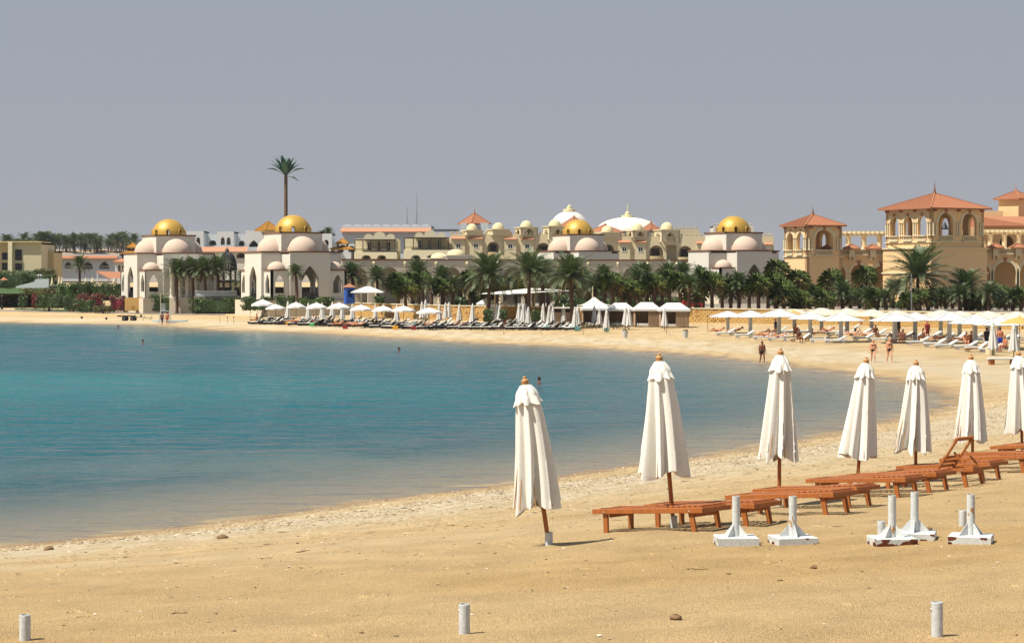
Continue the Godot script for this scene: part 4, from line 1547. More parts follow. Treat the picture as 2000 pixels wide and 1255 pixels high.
func cabanas() -> void:
	for k in 4:
		var q: Array = [[1163, 590, 604, 636, 57], [1212, 591, 605, 637, 51], [1263, 590, 605, 638, 53], [1316, 591, 606, 639, 60]][k]
		var p := G(q[0], q[3])
		var u := -p.z / F
		var t := thing("cabana", ["cabana with white roof next to the peaked tent", "white-roofed cabana second from the peaked tent", "white-roofed cabana with a pale daybed at its front", "white-roofed cabana at the end beside the bare sandstone wall"][k], "cabana", p, 0.04)
		var w: float = q[4] * u / 2 * 0.86
		var ye: float = (q[3] - q[2]) * u
		var yt: float = (q[3] - q[1]) * u
		var ov := w * 1.14
		var b := MB.new()
		for s in 4:
			var a := Basis(Vector3.UP, s * PI / 2)
			b.quad(a * Vector3(-ov, ye + 0.12, ov), a * Vector3(-ov * 0.42, yt, ov * 0.42), a * Vector3(ov * 0.42, yt, ov * 0.42), a * Vector3(ov, ye + 0.12, ov))
			for i in 8:   # scalloped valance
				var x0 := -ov + ov * i / 4.0
				b.quad(a * Vector3(x0, ye + 0.12, ov), a * Vector3(x0 + ov / 4, ye + 0.12, ov), a * Vector3(x0 + ov / 4, ye - 0.10, ov * 1.01), a * Vector3(x0, ye - 0.10, ov * 1.01))
		b.quad(Vector3(-1, 0, 1) * ov * 0.42 + Vector3(0, yt, 0), Vector3(1, 0, 1) * ov * 0.42 + Vector3(0, yt, 0), Vector3(1, 0, -1) * ov * 0.42 + Vector3(0, yt, 0), Vector3(-1, 0, -1) * ov * 0.42 + Vector3(0, yt, 0))
		part(b, "roof", M.white_cloth, t)
		for s in [[-1, 1], [1, 1], [1, -1], [-1, -1]]:
			b = MB.new()
			b.box(Vector3(s[0] * w, ye / 2, s[1] * w), Vector3(0.09, ye + 0.3, 0.09))
			part(b, "post", M.dark_wood, t)
		for s in [["back", -w, w, -w + 0.06], ["front", 0.05 * w, w, w + 0.06] if k > 1 else ["front", 0.55 * w, w, w + 0.06], ["side", 0, 0, 0], ["side2", 0, 0, 0]]:
			var row0 := PackedVector3Array()
			var row1 := PackedVector3Array()
			for i in 41:
				var f := i / 40.0
				var wave := 0.045 * sin(f * 60.0)
				var pt: Vector3
				if s[0] == "side": pt = Vector3(w + wave, 0, lerpf(-w, w, f))
				elif s[0] == "side2": pt = Vector3(-w + wave, 0, lerpf(-w, w * 0.4, f))
				else: pt = Vector3(lerpf(s[1], s[2], f), 0, s[3] + wave)
				row0.append(pt + Vector3(0, ye + 0.1, 0)); row1.append(pt + Vector3(0, 0.12, 0))
			b = MB.new()
			b.grid([row0, row1])
			part(b, "curtain", M.drape, t)
		b = MB.new()
		b.bevel_box(Vector3(-w * 0.3, 0.25, w * 0.5), Vector3(w * 1.1, 0.3, w * 0.9), 0.04)
		part(b, "daybed", M.cushion, t)
	# the peaked tent behind
	var p := on_terrace(1161, 262.0)
	p.y = 1.1
	var t := thing("peaked_tent", "white tent with a tall peak behind the cabanas", "tent", p)
	var u := 262.0 / F
	var b := MB.new()
	var rows := []
	for j in 9:
		var f := j / 8.0
		var row := PackedVector3Array()
		var rad := 33 * u * f
		var y: float = EYE - (lerpf(578, 596, 1.0 - pow(1.0 - f, 1.8)) - HORIZON) * u - p.y
		for i in 24:
			var a := TAU * i / 24.0
			var sq := 1.0 / maxf(absf(cos(a)), absf(sin(a)))
			row.append(Vector3(cos(a) * rad * lerpf(1.0, sq, f), y, sin(a) * rad * lerpf(1.0, sq, f)))
		rows.append(row)
	b.grid(rows, true)
	part(b, "canopy", M.white_membrane, t)
	for s in [[-1, 1], [1, 1], [1, -1], [-1, -1]]:
		b = MB.new()
		b.tube([Vector3(s[0] * 2.0, -0.2, s[1] * 2.0), Vector3(s[0] * 2.0, EYE - (595 - HORIZON) * u - p.y, s[1] * 2.0)], [0.05, 0.05], 8)
		part(b, "post", M.white_plastic, t)
	# the long shade sail on its masts
	t = thing("shade_sail", "long cream shade sail stretched between masts behind the beach palms", "shade sail", D(1030, 606, 268.0))
	var o := t.position
	b = MB.new()
	rows = []
	for j in 13:
		var f := j / 12.0
		var row := PackedVector3Array()
		for i in 5:
			var g := i / 4.0
			var top := ramp(f, [0, 0.6, 1], [573.0, 562.0, 567.0])
			var low := ramp(f, [0, 0.35, 0.62, 1], [574.0, 576.0, 571.0, 568.0])
			row.append(D(lerpf(936, 1112, f), lerpf(top, low, g), lerpf(274, 264, g)) - o)
		rows.append(row)
	b.grid(rows)
	part(b, "sail", M.white_membrane, t)
	for q in [[966, 572, 606, 268], [1044, 563, 606, 269], [1157, 560, 600, 266]]:
		b = MB.new()
		b.tube([D(q[0], q[2], q[3]) - o, D(q[0] + 1, q[1], q[3]) - o], [0.09, 0.07], 8)
		part(b, "mast", M.cast_stone, t)
	b = MB.new()
	b.tube([D(1112, 567.5, 268) - o, D(1157, 563, 266) - o], [0.012, 0.012], 5)
	part(b, "cable", M.steel, t)
	# the beach bar in the shade
	t = thing("beach_bar", "low beach bar under a flat pale canopy behind the beach palms", "beach bar", D(1105, 628, 252.0))
	o = t.position
	u = 252.0 / F
	b = MB.new()
	b.span(-26 * u, 28 * u, 26 * u, 27.5 * u, -3.0, 0.6)
	part(b, "canopy", M.white_membrane, t)
	b = MB.new()
	b.span(-24 * u, 24 * u, 0, 1.1, -0.2, 0.1)
	part(b, "counter", M.drape, t)
	b = MB.new()
	b.span(-24 * u, 26 * u, 0, 25 * u, -3.0, -2.8)
	part(b, "back_wall", M.dark_wood, t)
	for x in [-24, -8, 10, 26]:
		b = MB.new()
		b.box(Vector3(x * u, 13 * u, 0.3), Vector3(0.12, 26 * u, 0.12))
		part(b, "post", M.steel, t)

func slat_umbrella(cream: bool) -> Node3D:   # eight-sided slatted roof, 3.4 m wide, eave at 2.0, top at 2.75
	var t := thing("slatted_umbrella", "x", "parasol")
	var cloth: Material = M.cream_slat if cream else M.white_plastic
	var n := 8
	var corner := func(i: int, u: float) -> Vector3:
		var a := TAU * (i + 0.5) / n
		return Vector3(cos(a) * lerpf(0.22, 1.9, u), lerpf(2.66, 2.0, u), sin(a) * lerpf(0.22, 1.9, u))
	for i in n:
		var side := MB.new()
		for k in 9:
			var u0 := k / 9.0
			var u1 := (k + 0.86) / 9.0
			side.quad(corner.call(i, u0) + Vector3(0, 0.016, 0), corner.call(i + 1, u0) + Vector3(0, 0.016, 0), corner.call(i + 1, u1), corner.call(i, u1))
		side.quad(corner.call(i, 0.0) - Vector3(0, 0.02, 0), corner.call(i + 1, 0.0) - Vector3(0, 0.02, 0), corner.call(i + 1, 0.98) - Vector3(0, 0.02, 0), corner.call(i, 0.98) - Vector3(0, 0.02, 0))
		part(side, "slatted_panel", cloth, t)
	for i in n:
		var b := MB.new()
		b.bar(corner.call(i, 0.0) + Vector3(0, 0.03, 0), corner.call(i, 1.02) + Vector3(0, 0.03, 0), 0.07, 0.05)
		part(b, "rib", M.white_cloth, t)
	var c := MB.new()
	c.lathe([[0.26, 2.64], [0.24, 2.70], [0.0, 2.73]], 8)
	part(c, "cap", cloth, t)
	var b := MB.new()
	b.box(Vector3(0, 1.25, 0), Vector3(0.24, 2.75, 0.24))
	part(b, "post", M.white_plastic, t)
	return t

func right_beach() -> void:
	var R := RandomNumberGenerator.new()
	R.seed = 44
	var white := slat_umbrella(false)
	var cream := slat_umbrella(true)
	var n := 0
	for q in [[1422, 607, 60, 651], [1466, 606, 68, 655], [1522, 603, 74, 660], [1583, 609, 70, 661], [1643, 611, 76, 668], [1748, 611, 84, 670], [1788, 610, 80, 667], [1855, 609, 80, 671], [1905, 615, 86, 678], [1952, 618, 78, 681]]:
		var p := G(q[0], q[3])
		var r := put(white, n == 0, p, 0.35 + R.randf_range(-0.1, 0.1), q[2] * 1.12 * -p.z / F / 3.4, "white slatted umbrella with pale ribs in the front row over the white loungers", "parasol", "white slatted umbrellas")
		r.scale.y = (q[3] - q[1]) * -p.z / F / 2.73
		n += 1
	n = 0
	for q in [[1552, 603, 76, 648], [1605, 601, 80, 650], [1655, 602, 80, 651], [1703, 604, 78, 652], [1752, 606, 76, 654], [1838, 605, 80, 656], [1875, 607, 76, 657], [1930, 607, 80, 660], [1985, 608, 80, 662]]:
		var p := G(q[0], q[3])
		var r := put(cream, n == 0, p, 0.2 + R.randf_range(-0.2, 0.2), q[2] * 1.12 * -p.z / F / 3.4, "cream slatted umbrella in the row against the sandstone wall", "parasol", "cream slatted umbrellas")
		r.scale.y = (q[3] - q[1]) * -p.z / F / 2.73
		n += 1
	var tan := open_parasol_proto("tan_parasol", M.tan_cloth, M.steel, 8, 0.0)
	for k in 2:
		var q: Array = [[1550, 604, 46, 656, "small open tan cloth parasol among the white slatted umbrellas"], [1992, 616, 82, 684, "large open tan cloth parasol at the end of the white loungers"]][k]
		var p := G(q[0], q[3])
		put(tan, k == 0, p, 0.3, q[2] * -p.z / F / 2.9, q[4], "parasol", "")
		(tan if k == 0 else get_child(get_child_count() - 1)).scale.y = (q[3] - q[1]) * -p.z / F / 2.6
	var fu := furled_proto(5)
	for k in 2:
		var q: Array = [[1940, 626, 694, "folded white parasol beside the man in blue shorts"], [1981, 630, 698, "folded white parasol over the low wooden bench"]][k]
		var p := G(q[0], q[2])
		put(fu, k == 0, p, k * 1.0, (q[2] - q[1]) * -p.z / F / 2.22, q[3], "parasol", "")
	# white loungers, most of them with their feet towards the water
	var flat := sun_bed_proto("white_lounger", M.white_plastic, M.cushion, 0.5, false)
	var wood := sun_bed_proto("white_lounger", M.turned_wood, M.cushion, 0.62, false)
	n = 0
	var spots := []
	for q in [[1400, 656], [1437, 660], [1472, 664], [1500, 666], [1545, 668], [1583, 669], [1612, 671], [1668, 666], [1700, 668], [1738, 670], [1772, 674], [1806, 678], [1828, 681], [1866, 683], [1886, 687], [1914, 689]]: spots.append(q)
	for x in range(1500, 1990, 27): spots.append([x + R.randf_range(-6, 6), ramp(x, [1400, 1650, 1990], [648.0, 657.0, 672.0]) + R.randf_range(-1.5, 1.5)])
	for q in spots:
		var p := G(q[0], q[1])
		var use := wood if n % 5 == 4 else flat
		put(use, n == 0 or n == 4, p, 0.12 + R.randf_range(-0.18, 0.18), 1.0, "white cushioned lounger on wooden legs under the white umbrellas" if use == wood else "white plastic lounger with cushion under the white umbrellas", "sun lounger", "wooden-legged white loungers" if use == wood else "white plastic loungers")
		n += 1
	# a low wooden bench with a pad
	var t := thing("padded_bench", "low wooden bench with a long white pad", "bench", G(1950, 711), 0.1)
	var b := MB.new()
	b.bevel_box(Vector3(0.3, 0.38, 0), Vector3(2.0, 0.12, 0.6), 0.03)
	part(b, "pad", M.cushion, t)
	for x in [-0.45, 1.05]:
		b = MB.new()
		b.box(Vector3(x, 0.15, 0), Vector3(0.3, 0.34, 0.5))
		part(b, "leg", M.teak, t)
	# the concrete ramp in the wall and a white tub
	b = MB.new()
	b.lathe([[0.3, 0.0], [0.34, 0.02], [0.36, 0.6], [0.33, 0.62], [0.31, 0.5]], 20)
	whole(b, "tub", "pale round tub standing behind the padded bench", "tub", M.cast_stone, G(1935, 693))

func odds_and_ends() -> void:
	# planters
	for q in [[1221, 659.5, "tall white planter with a green tuft before the cabanas"], [1339, 660, "tall white planter with a green tuft at the end of the cabanas"]]:
		var p := G(q[0], q[1])
		var t := thing("planter", q[2], "planter", p)
		var b := MB.new()
		b.creased([[0.2, 0.0], [0.31, 0.72], [0.27, 0.72], [0.25, 0.62]], 6)
		part(b, "pot", M.white_plastic, t)
		var l := part(leaf_mass(Vector3(0.45, 0.22, 0.45), 120, 0.06, OLIVE, int(q[0])), "plant", M.leaf, t)
		l.position.y = 0.6
	# torches and rope stakes on the sand
	for q in [[1382, 647, 616, 0.05], [984, 653, 645, 0.0], [1057, 654, 645, 0.0], [1139, 653, 637, 0.0], [1302, 652, 636, 0.0], [429, 631, 615, 0.0], [444, 631, 618, 0.04], [456, 632, 618, 0.04], [488, 627, 611, 0.0]]:
		var p := G(q[0], q[1])
		var h: float = (q[1] - q[2]) * -p.z / F
		var t := thing("beach_torch" if q[3] > 0 else "rope_stake", "thin dark garden torch standing in the far sand" if q[3] > 0 else "thin wooden stake on the far beach", "torch" if q[3] > 0 else "stake", p, 0.0, "garden torches" if q[3] > 0 else "thin stakes in the far sand")
		var b := MB.new()
		b.tube([Vector3(0, -0.1, 0), Vector3(0, h, 0)], [0.022, 0.018], 6)
		part(b, "stick", M.dark_wood, t)
		b = MB.new()
		b.lathe([[0.02, h - 0.2], [0.075, h - 0.1], [0.08, h], [0.0, h + 0.02]] if q[3] > 0 else [[0.018, h - 0.01], [0.026, h], [0.0, h + 0.03]], 8)
		part(b, "head", M.black_iron, t)
	# squat wooden markers on the left sand
	for q in [[159, 622], [207, 624], [275, 619]]:
		var b := MB.new()
		b.bevel_box(Vector3(0, 0.12, 0), Vector3(0.3, 0.3, 0.25), 0.02)
		b.bevel_box(Vector3(0, 0.3, 0), Vector3(0.36, 0.07, 0.3), 0.015)
		whole(b, "marker_block", "squat dark wooden marker block on the sand before the promenade", "marker", M.dark_wood, G(q[0], q[1]), 0.2, "marker blocks")
	trailer()
	lifeguard_chair()
	var p := G(332, 629)
	var t := thing("paddle_board", "long pale blue paddle board lying at the water's edge", "paddle board", p, 0.06)
	var b := MB.new()
	var rows := []
	for j in 13:
		var u := -1.0 + j / 6.0
		var row := PackedVector3Array()
		var w := 0.42 * sqrt(maxf(0.0, 1.0 - pow(absf(u), 2.6)))
		for i in 12:
			var a := TAU * i / 12.0
			row.append(Vector3(u * 2.45, 0.11 + 0.08 * sin(a) + 0.12 * u * u, cos(a) * w))
		rows.append(row)
	b.grid(rows, true)
	part(b, "hull", M.sky_blue, t)
	b = MB.new()
	b.box(Vector3(0, 0.195, 0), Vector3(2.6, 0.015, 0.5))
	part(b, "deck_pad", M.navy, t)
	railing()
	lamps_and_shades()
	vehicles()

func trailer() -> void:
	var t := thing("boat_trailer", "two-wheeled metal boat trailer with a long drawbar parked on the sand", "trailer", G(250, 626), -0.12)
	var b := MB.new()
	for s in [-1, 1]: b.bar(Vector3(-1.5, 0.62, s * 0.45), Vector3(1.0, 0.62, s * 0.45), 0.08, 0.1)
	for x in [-1.4, -0.7, 0.0, 0.7]: b.bar(Vector3(x, 0.66, -0.5), Vector3(x, 0.66, 0.5), 0.12, 0.09)
	b.span(-1.6, 1.0, 0.69, 0.74, -0.5, 0.5)
	part(b, "bed", M.black_iron, t)
	b = MB.new()
	b.bar(Vector3(0.6, 0.6, 0.3), Vector3(3.6, 0.36, 0), 0.08, 0.08); b.bar(Vector3(0.6, 0.6, -0.3), Vector3(3.6, 0.36, 0), 0.08, 0.08)
	part(b, "drawbar", M.steel, t)
	for x in [-0.45, 0.75]:
		for s in [-1, 1]:
			b = MB.new()
			b.creased([[0.12, -0.09], [0.27, -0.09], [0.32, -0.05], [0.32, 0.05], [0.27, 0.09], [0.12, 0.09]], 18)
			var o := part(b, "wheel", M.tyre, t)
			o.position = Vector3(x, 0.31, s * 0.58); o.rotation.x = PI / 2
			b = MB.new()
			b.creased([[0.0, -0.06], [0.17, -0.06], [0.17, 0.06], [0.0, 0.06]], 14)
			part(b, "rim", M.steel, o)
	for x in [2.3, 3.3]:
		b = MB.new()
		b.bar(Vector3(x, 0.4, 0), Vector3(x - 0.12, 0, 0), 0.06, 0.06)
		b.bar(Vector3(x, 0.4, 0), Vector3(x + 0.15, 0.8, 0), 0.06, 0.06)
		part(b, "jack_stand", M.steel, t)

func lifeguard_chair() -> void:
	var p := G(322, 631)
	var u := -p.z / F
	var t := thing("lifeguard_chair", "tall white lifeguard chair with a bare roof frame on the far beach", "lifeguard chair", p, 0.2)
	var h := 40.0 * u
	var b: MB
	for s in [[-1, 1], [1, 1], [1, -1], [-1, -1]]:
		b = MB.new()
		b.bar(Vector3(s[0] * 0.85, -0.1, s[1] * 0.7), Vector3(s[0] * 0.62, h * 0.62, s[1] * 0.5), 0.09, 0.09)
		part(b, "leg", M.white_plastic, t)
		b = MB.new()
		b.bar(Vector3(s[0] * 0.62, h * 0.62, s[1] * 0.5), Vector3(s[0] * 0.62, h * 1.45, s[1] * 0.5), 0.05, 0.05)
		part(b, "roof_post", M.cast_stone, t)
	b = MB.new()
	for s in [-1, 1]:
		b.bar(Vector3(-0.95, h * 1.45, s * 0.55), Vector3(0.95, h * 1.45, s * 0.55), 0.06, 0.06)
		b.bar(Vector3(s * 0.9, h * 1.45, -0.6), Vector3(s * 0.9, h * 1.45, 0.6), 0.06, 0.06)
	part(b, "roof_frame", M.cast_stone, t)
	b = MB.new()
	b.span(-0.62, 0.62, h * 0.58, h * 0.61, -0.5, 0.55)
	part(b, "seat", M.white_plastic, t)
	for k in 4:
		b = MB.new()
		b.box(Vector3(-0.3, h * (0.66 + 0.09 * k), -0.48), Vector3(0.72, 0.12, 0.04))
		part(b, "back_slat", M.white_plastic, t)
	for k in 4:
		b = MB.new()
		b.bar(Vector3(-0.8, h * 0.12 * (k + 1), 0.66 - 0.04 * k), Vector3(0.1, h * 0.12 * (k + 1), 0.66 - 0.04 * k), 0.06, 0.05)
		part(b, "rung", M.white_plastic, t)

func railing() -> void:
	var t := thing("white_railing", "long white post and rail fence before the hedges", "fence", G(420, 613))
	var o := t.position
	var pts := []
	for k in 13: pts.append(G(422 + k * 20.5, 612.5 - k * 0.15) if k < 8 else G(422 + k * 20.5, 611.5))
	for k in pts.size():
		var b := MB.new()
		b.box(pts[k] - o + Vector3(0, 0.55, 0), Vector3(0.16, 1.3, 0.16))
		part(b, "post", M.white_plastic, t)
		if k == pts.size() - 1: continue
		for y in [0.5, 1.12]:
			b = MB.new()
			b.bar(pts[k] - o + Vector3(0, y, 0), pts[k + 1] - o + Vector3(0, y, 0), 0.07, 0.13)
			part(b, "rail", M.white_plastic, t)

func lamps_and_shades() -> void:
	for k in 3:
		var q: Array = [[3, 604, 577], [95, 608, 580], [200, 612, 584]][k]
		var p := G(q[0], q[1])
		var h: float = (q[1] - q[2]) * -p.z / F
		var t := thing("promenade_lamp", ["black promenade lamp beside the thatched shades", "black promenade lamp before the dark hedge", "black promenade lamp before the red bougainvillea"][k], "street lamp", p)
		var b := MB.new()
		b.lathe([[0.2, -0.1], [0.2, 0.5], [0.12, 0.62], [0.07, 0.9], [0.05, h - 0.5], [0.09, h - 0.45]], 10)
		part(b, "column", M.black_iron, t)
		b = MB.new()
		b.creased([[0.09, h - 0.45], [0.19, h - 0.1], [0.21, h - 0.08], [0.0, h + 0.15]], 6)
		part(b, "lantern", M.black_iron, t)
	for k in 4:
		var q: Array = [[4, 598, 581, 22], [18, 597, 579, 22], [34, 597, 580, 24], [55, 596, 577, 22]][k]
		var p := G(q[0], q[1])
		var u := -p.z / F
		var t := thing("straw_sunshade", "grey thatched sunshade beside the promenade hedge", "sunshade", p, k * 0.7, "thatched sunshades by the lawn")
		var h: float = (q[1] - q[2]) * u
		var b := MB.new()
		var rows := []
		for j in 6:
			var row := PackedVector3Array()
			for i in 20:
				var a := TAU * i / 20.0
				var f := j / 5.0
				row.append(Vector3(cos(a) * q[3] * u / 2 * f, h - 0.75 * pow(f, 0.8) - (0.05 if i % 2 else 0.0) * f, sin(a) * q[3] * u / 2 * f))
			rows.append(row)
		b.grid(rows, true)
		part(b, "thatch", M.thatch, t)
		b = MB.new()
		b.tube([Vector3(0, -0.5, 0), Vector3(0, h - 0.1, 0)], [0.08, 0.07], 8)
		part(b, "post", M.dark_wood, t)
	# stone urn on a pedestal and the niche wall
	var p := G(141, 608)
	var t := thing("stone_urn", "square sandstone planter on the promenade verge", "planter", p)
	var b := MB.new()
	b.bevel_box(Vector3(0, 0.4, 0), Vector3(0.7, 1.0, 0.7), 0.04)
	b.bevel_box(Vector3(0, 0.92, 0), Vector3(0.85, 0.14, 0.85), 0.03)
	part(b, "block", M.sandstone, t)

func vehicles() -> void:
	# red utility cart with a white roof
	var p := on_terrace(1352, 268.0)
	var t := thing("utility_cart", "red open utility cart with a white roof behind the sandstone wall", "cart", p, 0.1)
	var b := MB.new()
	b.bevel_box(Vector3(0.2, 0.62, 0), Vector3(2.1, 0.5, 1.2), 0.08)
	b.bevel_box(Vector3(-0.95, 0.75, 0), Vector3(0.6, 0.75, 1.2), 0.1)
	part(b, "body", M.red_paint, t)
	b = MB.new()
	b.bevel_box(Vector3(-0.1, 1.98, 0), Vector3(2.2, 0.1, 1.3), 0.04)
	part(b, "roof", M.white_plastic, t)
	for s in [[-1.0, 0.55], [0.85, 0.55], [-1.0, -0.55], [0.85, -0.55]]:
		b = MB.new()
		b.bar(Vector3(s[0], 0.85, s[1]), Vector3(s[0] * 0.95, 1.95, s[1]), 0.06, 0.06)
		part(b, "roof_post", M.black_iron, t)
		b = MB.new()
		b.creased([[0.0, -0.1], [0.27, -0.1], [0.3, -0.06], [0.3, 0.06], [0.27, 0.1], [0.0, 0.1]], 16)
		var o := part(b, "wheel", M.tyre, t)
		o.position = Vector3(s[0] * 0.85, 0.3, s[1] * 1.05); o.rotation.x = PI / 2
	b = MB.new()
	b.bevel_box(Vector3(0.1, 1.05, 0), Vector3(0.5, 0.4, 1.1), 0.05)
	part(b, "seat", M.black_cloth, t)
	b = MB.new()
	b.box(Vector3(0.9, 1.4, 0.0), Vector3(0.04, 0.9, 1.0))
	part(b, "rear_panel", M.terracotta, t)
	# blue van
	p = on_terrace(1580, 272.0)
	t = thing("parked_van", "dark blue van with pale windows parked behind the umbrellas", "van", p, PI - 0.15)
	b = MB.new()
	b.prism(PackedVector2Array([Vector2(-1.9, 0.35), Vector2(1.9, 0.35), Vector2(2.0, 0.9), Vector2(1.75, 1.05), Vector2(1.2, 1.85), Vector2(-1.85, 1.85), Vector2(-1.95, 1.6)]), -0.82, 0.82)
	part(b, "body", M.navy, t)
	for x in [[-1.75, -0.75], [-0.65, 0.3]]:
		for s in [-1, 1]:
			b = MB.new()
			b.span(x[0], x[1], 1.15, 1.65, s * 0.822, s * 0.834)
			part(b, "window", M.lamp_glass, t)
	for s in [-1, 1]:
		b = MB.new()
		b.prism(PackedVector2Array([Vector2(0.4, 1.12), Vector2(1.55, 1.12), Vector2(1.15, 1.68), Vector2(0.4, 1.68)]), s * 0.822, s * 0.834)
		part(b, "window", M.lamp_glass, t)
	b = MB.new()
	b.quad(Vector3(1.78, 1.1, -0.7), Vector3(1.78, 1.1, 0.7), Vector3(1.3, 1.8, 0.66), Vector3(1.3, 1.8, -0.66))
	part(b, "windscreen", M.lamp_glass, t)
	for x in [-1.2, 1.25]:
		for s in [-1, 1]:
			b = MB.new()
			b.creased([[0.0, -0.1], [0.29, -0.1], [0.33, -0.06], [0.33, 0.06], [0.29, 0.1], [0.0, 0.1]], 16)
			var o := part(b, "wheel", M.tyre, t)
			o.position = Vector3(x, 0.33, s * 0.75); o.rotation.x = PI / 2
	# tall lamp post between the umbrellas and the palace
	p = on_terrace(1781, 246.0)
	t = thing("lamp_post", "plain tall grey lamp post behind the white umbrellas", "lamp post", p - Vector3(0, 1.2, 0))
	b = MB.new()
	b.tube([Vector3.ZERO, Vector3(0, EYE - (534 - HORIZON) * 246 / F - p.y + 1.2, 0)], [0.085, 0.06], 8)
	part(b, "pole", M.steel, t)

func bathers() -> void:
	var R := RandomNumberGenerator.new()
	R.seed = 91
	person("walk", G(316, 634.5), 2.9, 1.72, "skin_brown", [["shorts", "navy"]], "hair_dark", "man in dark shorts walking at the water's edge by the lifeguard chair")
	person("stand", G(326, 634.5), 3.3, 1.74, "skin", [["brief", "red_towel"]], "hair_dark", "person in red swimwear walking at the water's edge by the paddle board", 1.05)
	var w := L(1489, 710, -0.08)
	person("walk", w, 0.2, 1.68, "skin_brown", [["brief", "black_cloth"], ["bra", "black_cloth"]], "hair_dark", "woman in a dark bikini stepping out of the shallow water", 1.22)
	person("walk", G(1706, 707), -0.1, 1.62, "skin_pale", [["brief", "black_cloth"], ["bra", "black_cloth"]], "long hair_fair", "fair-haired woman in a black bikini walking along the waterline", 1.0)
	person("walk", G(1738, 707), 0.15, 1.68, "skin_pale", [["brief", "black_cloth"], ["bra", "black_cloth"]], "hair_dark", "dark-haired woman in a black bikini walking beside the fair-haired one", 1.0)
	person("stand", G(1954, 684), PI, 1.78, "skin", [["shorts", "royal_blue"]], "hair_dark", "man in bright blue shorts seen from behind among the white loungers")
	person("bend", G(1671, 660), 1.4, 1.72, "skin_pale", [["shirt", "white_cloth"], ["shorts", "black_cloth"]], "hair_dark", "person in white shirt and black shorts bending over a lounger")
	person("stand", G(1812, 664), 0.4, 1.72, "skin", [["shirt", "red_towel"], ["shorts", "red_towel"]], "hair_dark", "person in a long dark red wrap standing under the white umbrellas")
	person("stand", G(1928, 680), 2.4, 1.62, "skin", [["shirt", "navy"], ["shorts", "navy"]], "hair_dark", "person in dark navy clothes beside a folded white parasol")
	person("stand", G(1515, 654), 1.0, 1.6, "skin_brown", [["shirt", "navy"], ["shorts", "navy"]], "hair_dark", "person in dark clothes standing by the second white umbrella")
	person("stand", G(1756, 655), 1.0, 1.62, "skin_brown", [["shirt", "black_cloth"], ["shorts", "black_cloth"]], "hair_dark", "person in black standing at the sandstone wall under the umbrellas")
	for q in [[1400, 652, "skin", "black_cloth", "sunbather on the outermost white lounger by the planter"], [1493, 661, "skin", "red_towel", "sunbather in pink on a lounger under the second umbrella"], [1520, 664, "skin_pale", "navy", "sunbather beside the one in pink"], [1615, 652, "skin", "navy", "sunbather leaning back near the sandstone wall"], [1690, 661, "skin_pale", "black_cloth", "sunbather on a lounger under the fifth umbrella"], [1770, 665, "skin", "red_towel", "sunbather behind the walking women"], [1835, 668, "skin", "royal_blue", "sunbather in blue under the white umbrellas"], [1870, 672, "skin_brown", "red_towel", "sunbather in dark red beside the man in blue"], [685, 637, "skin", "red_towel", "sunbather among the dark loungers under the open parasols"], [700, 638, "skin_pale", "navy", "second sunbather among the dark loungers"], [660, 637, "skin", "black_cloth", "sunbather in black under the open parasols"]]:
		var p := G(q[0], q[1] + 3)
		person("lie", p + Vector3(0, 0.36, 0), -PI / 2 + R.randf_range(-0.2, 0.2), 1.7, q[2], [["brief", q[3]]], "hair_dark", q[4])
	for q in [[1560, 667, "skin_brown", "red_towel", "person sitting upright in red on a lounger under the tan parasol"], [1555, 656, "skin", "navy", "person sitting in the shade behind the tan parasol"], [1765, 669, "skin_brown", "black_cloth", "person sitting with bare back under the umbrellas"], [1888, 676, "skin_pale", "red_towel", "pale person sitting on a lounger edge near the folded parasols"], [1898, 674, "skin", "navy", "tanned person sitting beside the pale one"], [1965, 685, "skin", "black_cloth", "person sitting low beside the man in blue shorts"], [612, 631, "skin", "white_cloth", "person sitting up among the dark loungers"], [1710, 658, "skin_brown", "navy", "person sitting in the shade near the sandstone wall"]]:
		var p := G(q[0], q[1] + 3)
		person("sit", p + Vector3(0, 0.36, 0), R.randf_range(-1.2, 0.6), 1.7, q[2], [["shirt" if q[3] == "white_cloth" else "brief", q[3]]], "hair_dark", q[4])
	for k in 14:
		var right := k > 6
		var x := 1440.0 + (k - 7) * 74.0 + R.randf_range(-12, 12) if right else 500.0 + k * 82.0 + R.randf_range(-14, 14)
		var y := ramp(x, [1400, 1650, 1990], [653.0, 662.0, 678.0]) if right else ramp(x, [480, 640, 800, 950, 1100], [631.0, 636.0, 641.0, 641.5, 643.0])
		person("lie" if k % 3 else "sit", G(x, y) + Vector3(0, 0.36, 0), -PI / 2 + R.randf_range(-0.3, 0.3), 1.7, ["skin", "skin_pale", "skin_brown"][k % 3], [["brief", ["navy", "red_towel", "black_cloth", "royal_blue"][k % 4]]], "hair_dark", "sunbather resting on a white lounger" if right else "sunbather resting on a dark rattan lounger", 1.0, "sunbathers on the white loungers" if right else "sunbathers on the dark loungers")
	# swimmers up to the neck
	for q in [[278, 668, "head of a swimmer far out off the lifeguard chair"], [779, 684, "head of a swimmer off the open parasols"], [1053, 745, "head of a swimmer beyond the leaning cream parasol"], [230, 640, "swimmer with raised arm close to the far sand"]]:
		var p := L(q[0], q[1], 0.0)
		person("stand", p - Vector3(0, 1.42, 0), 2.0, 1.7, "skin_brown", [["brief", "black_cloth"]], "hair_dark", q[2])

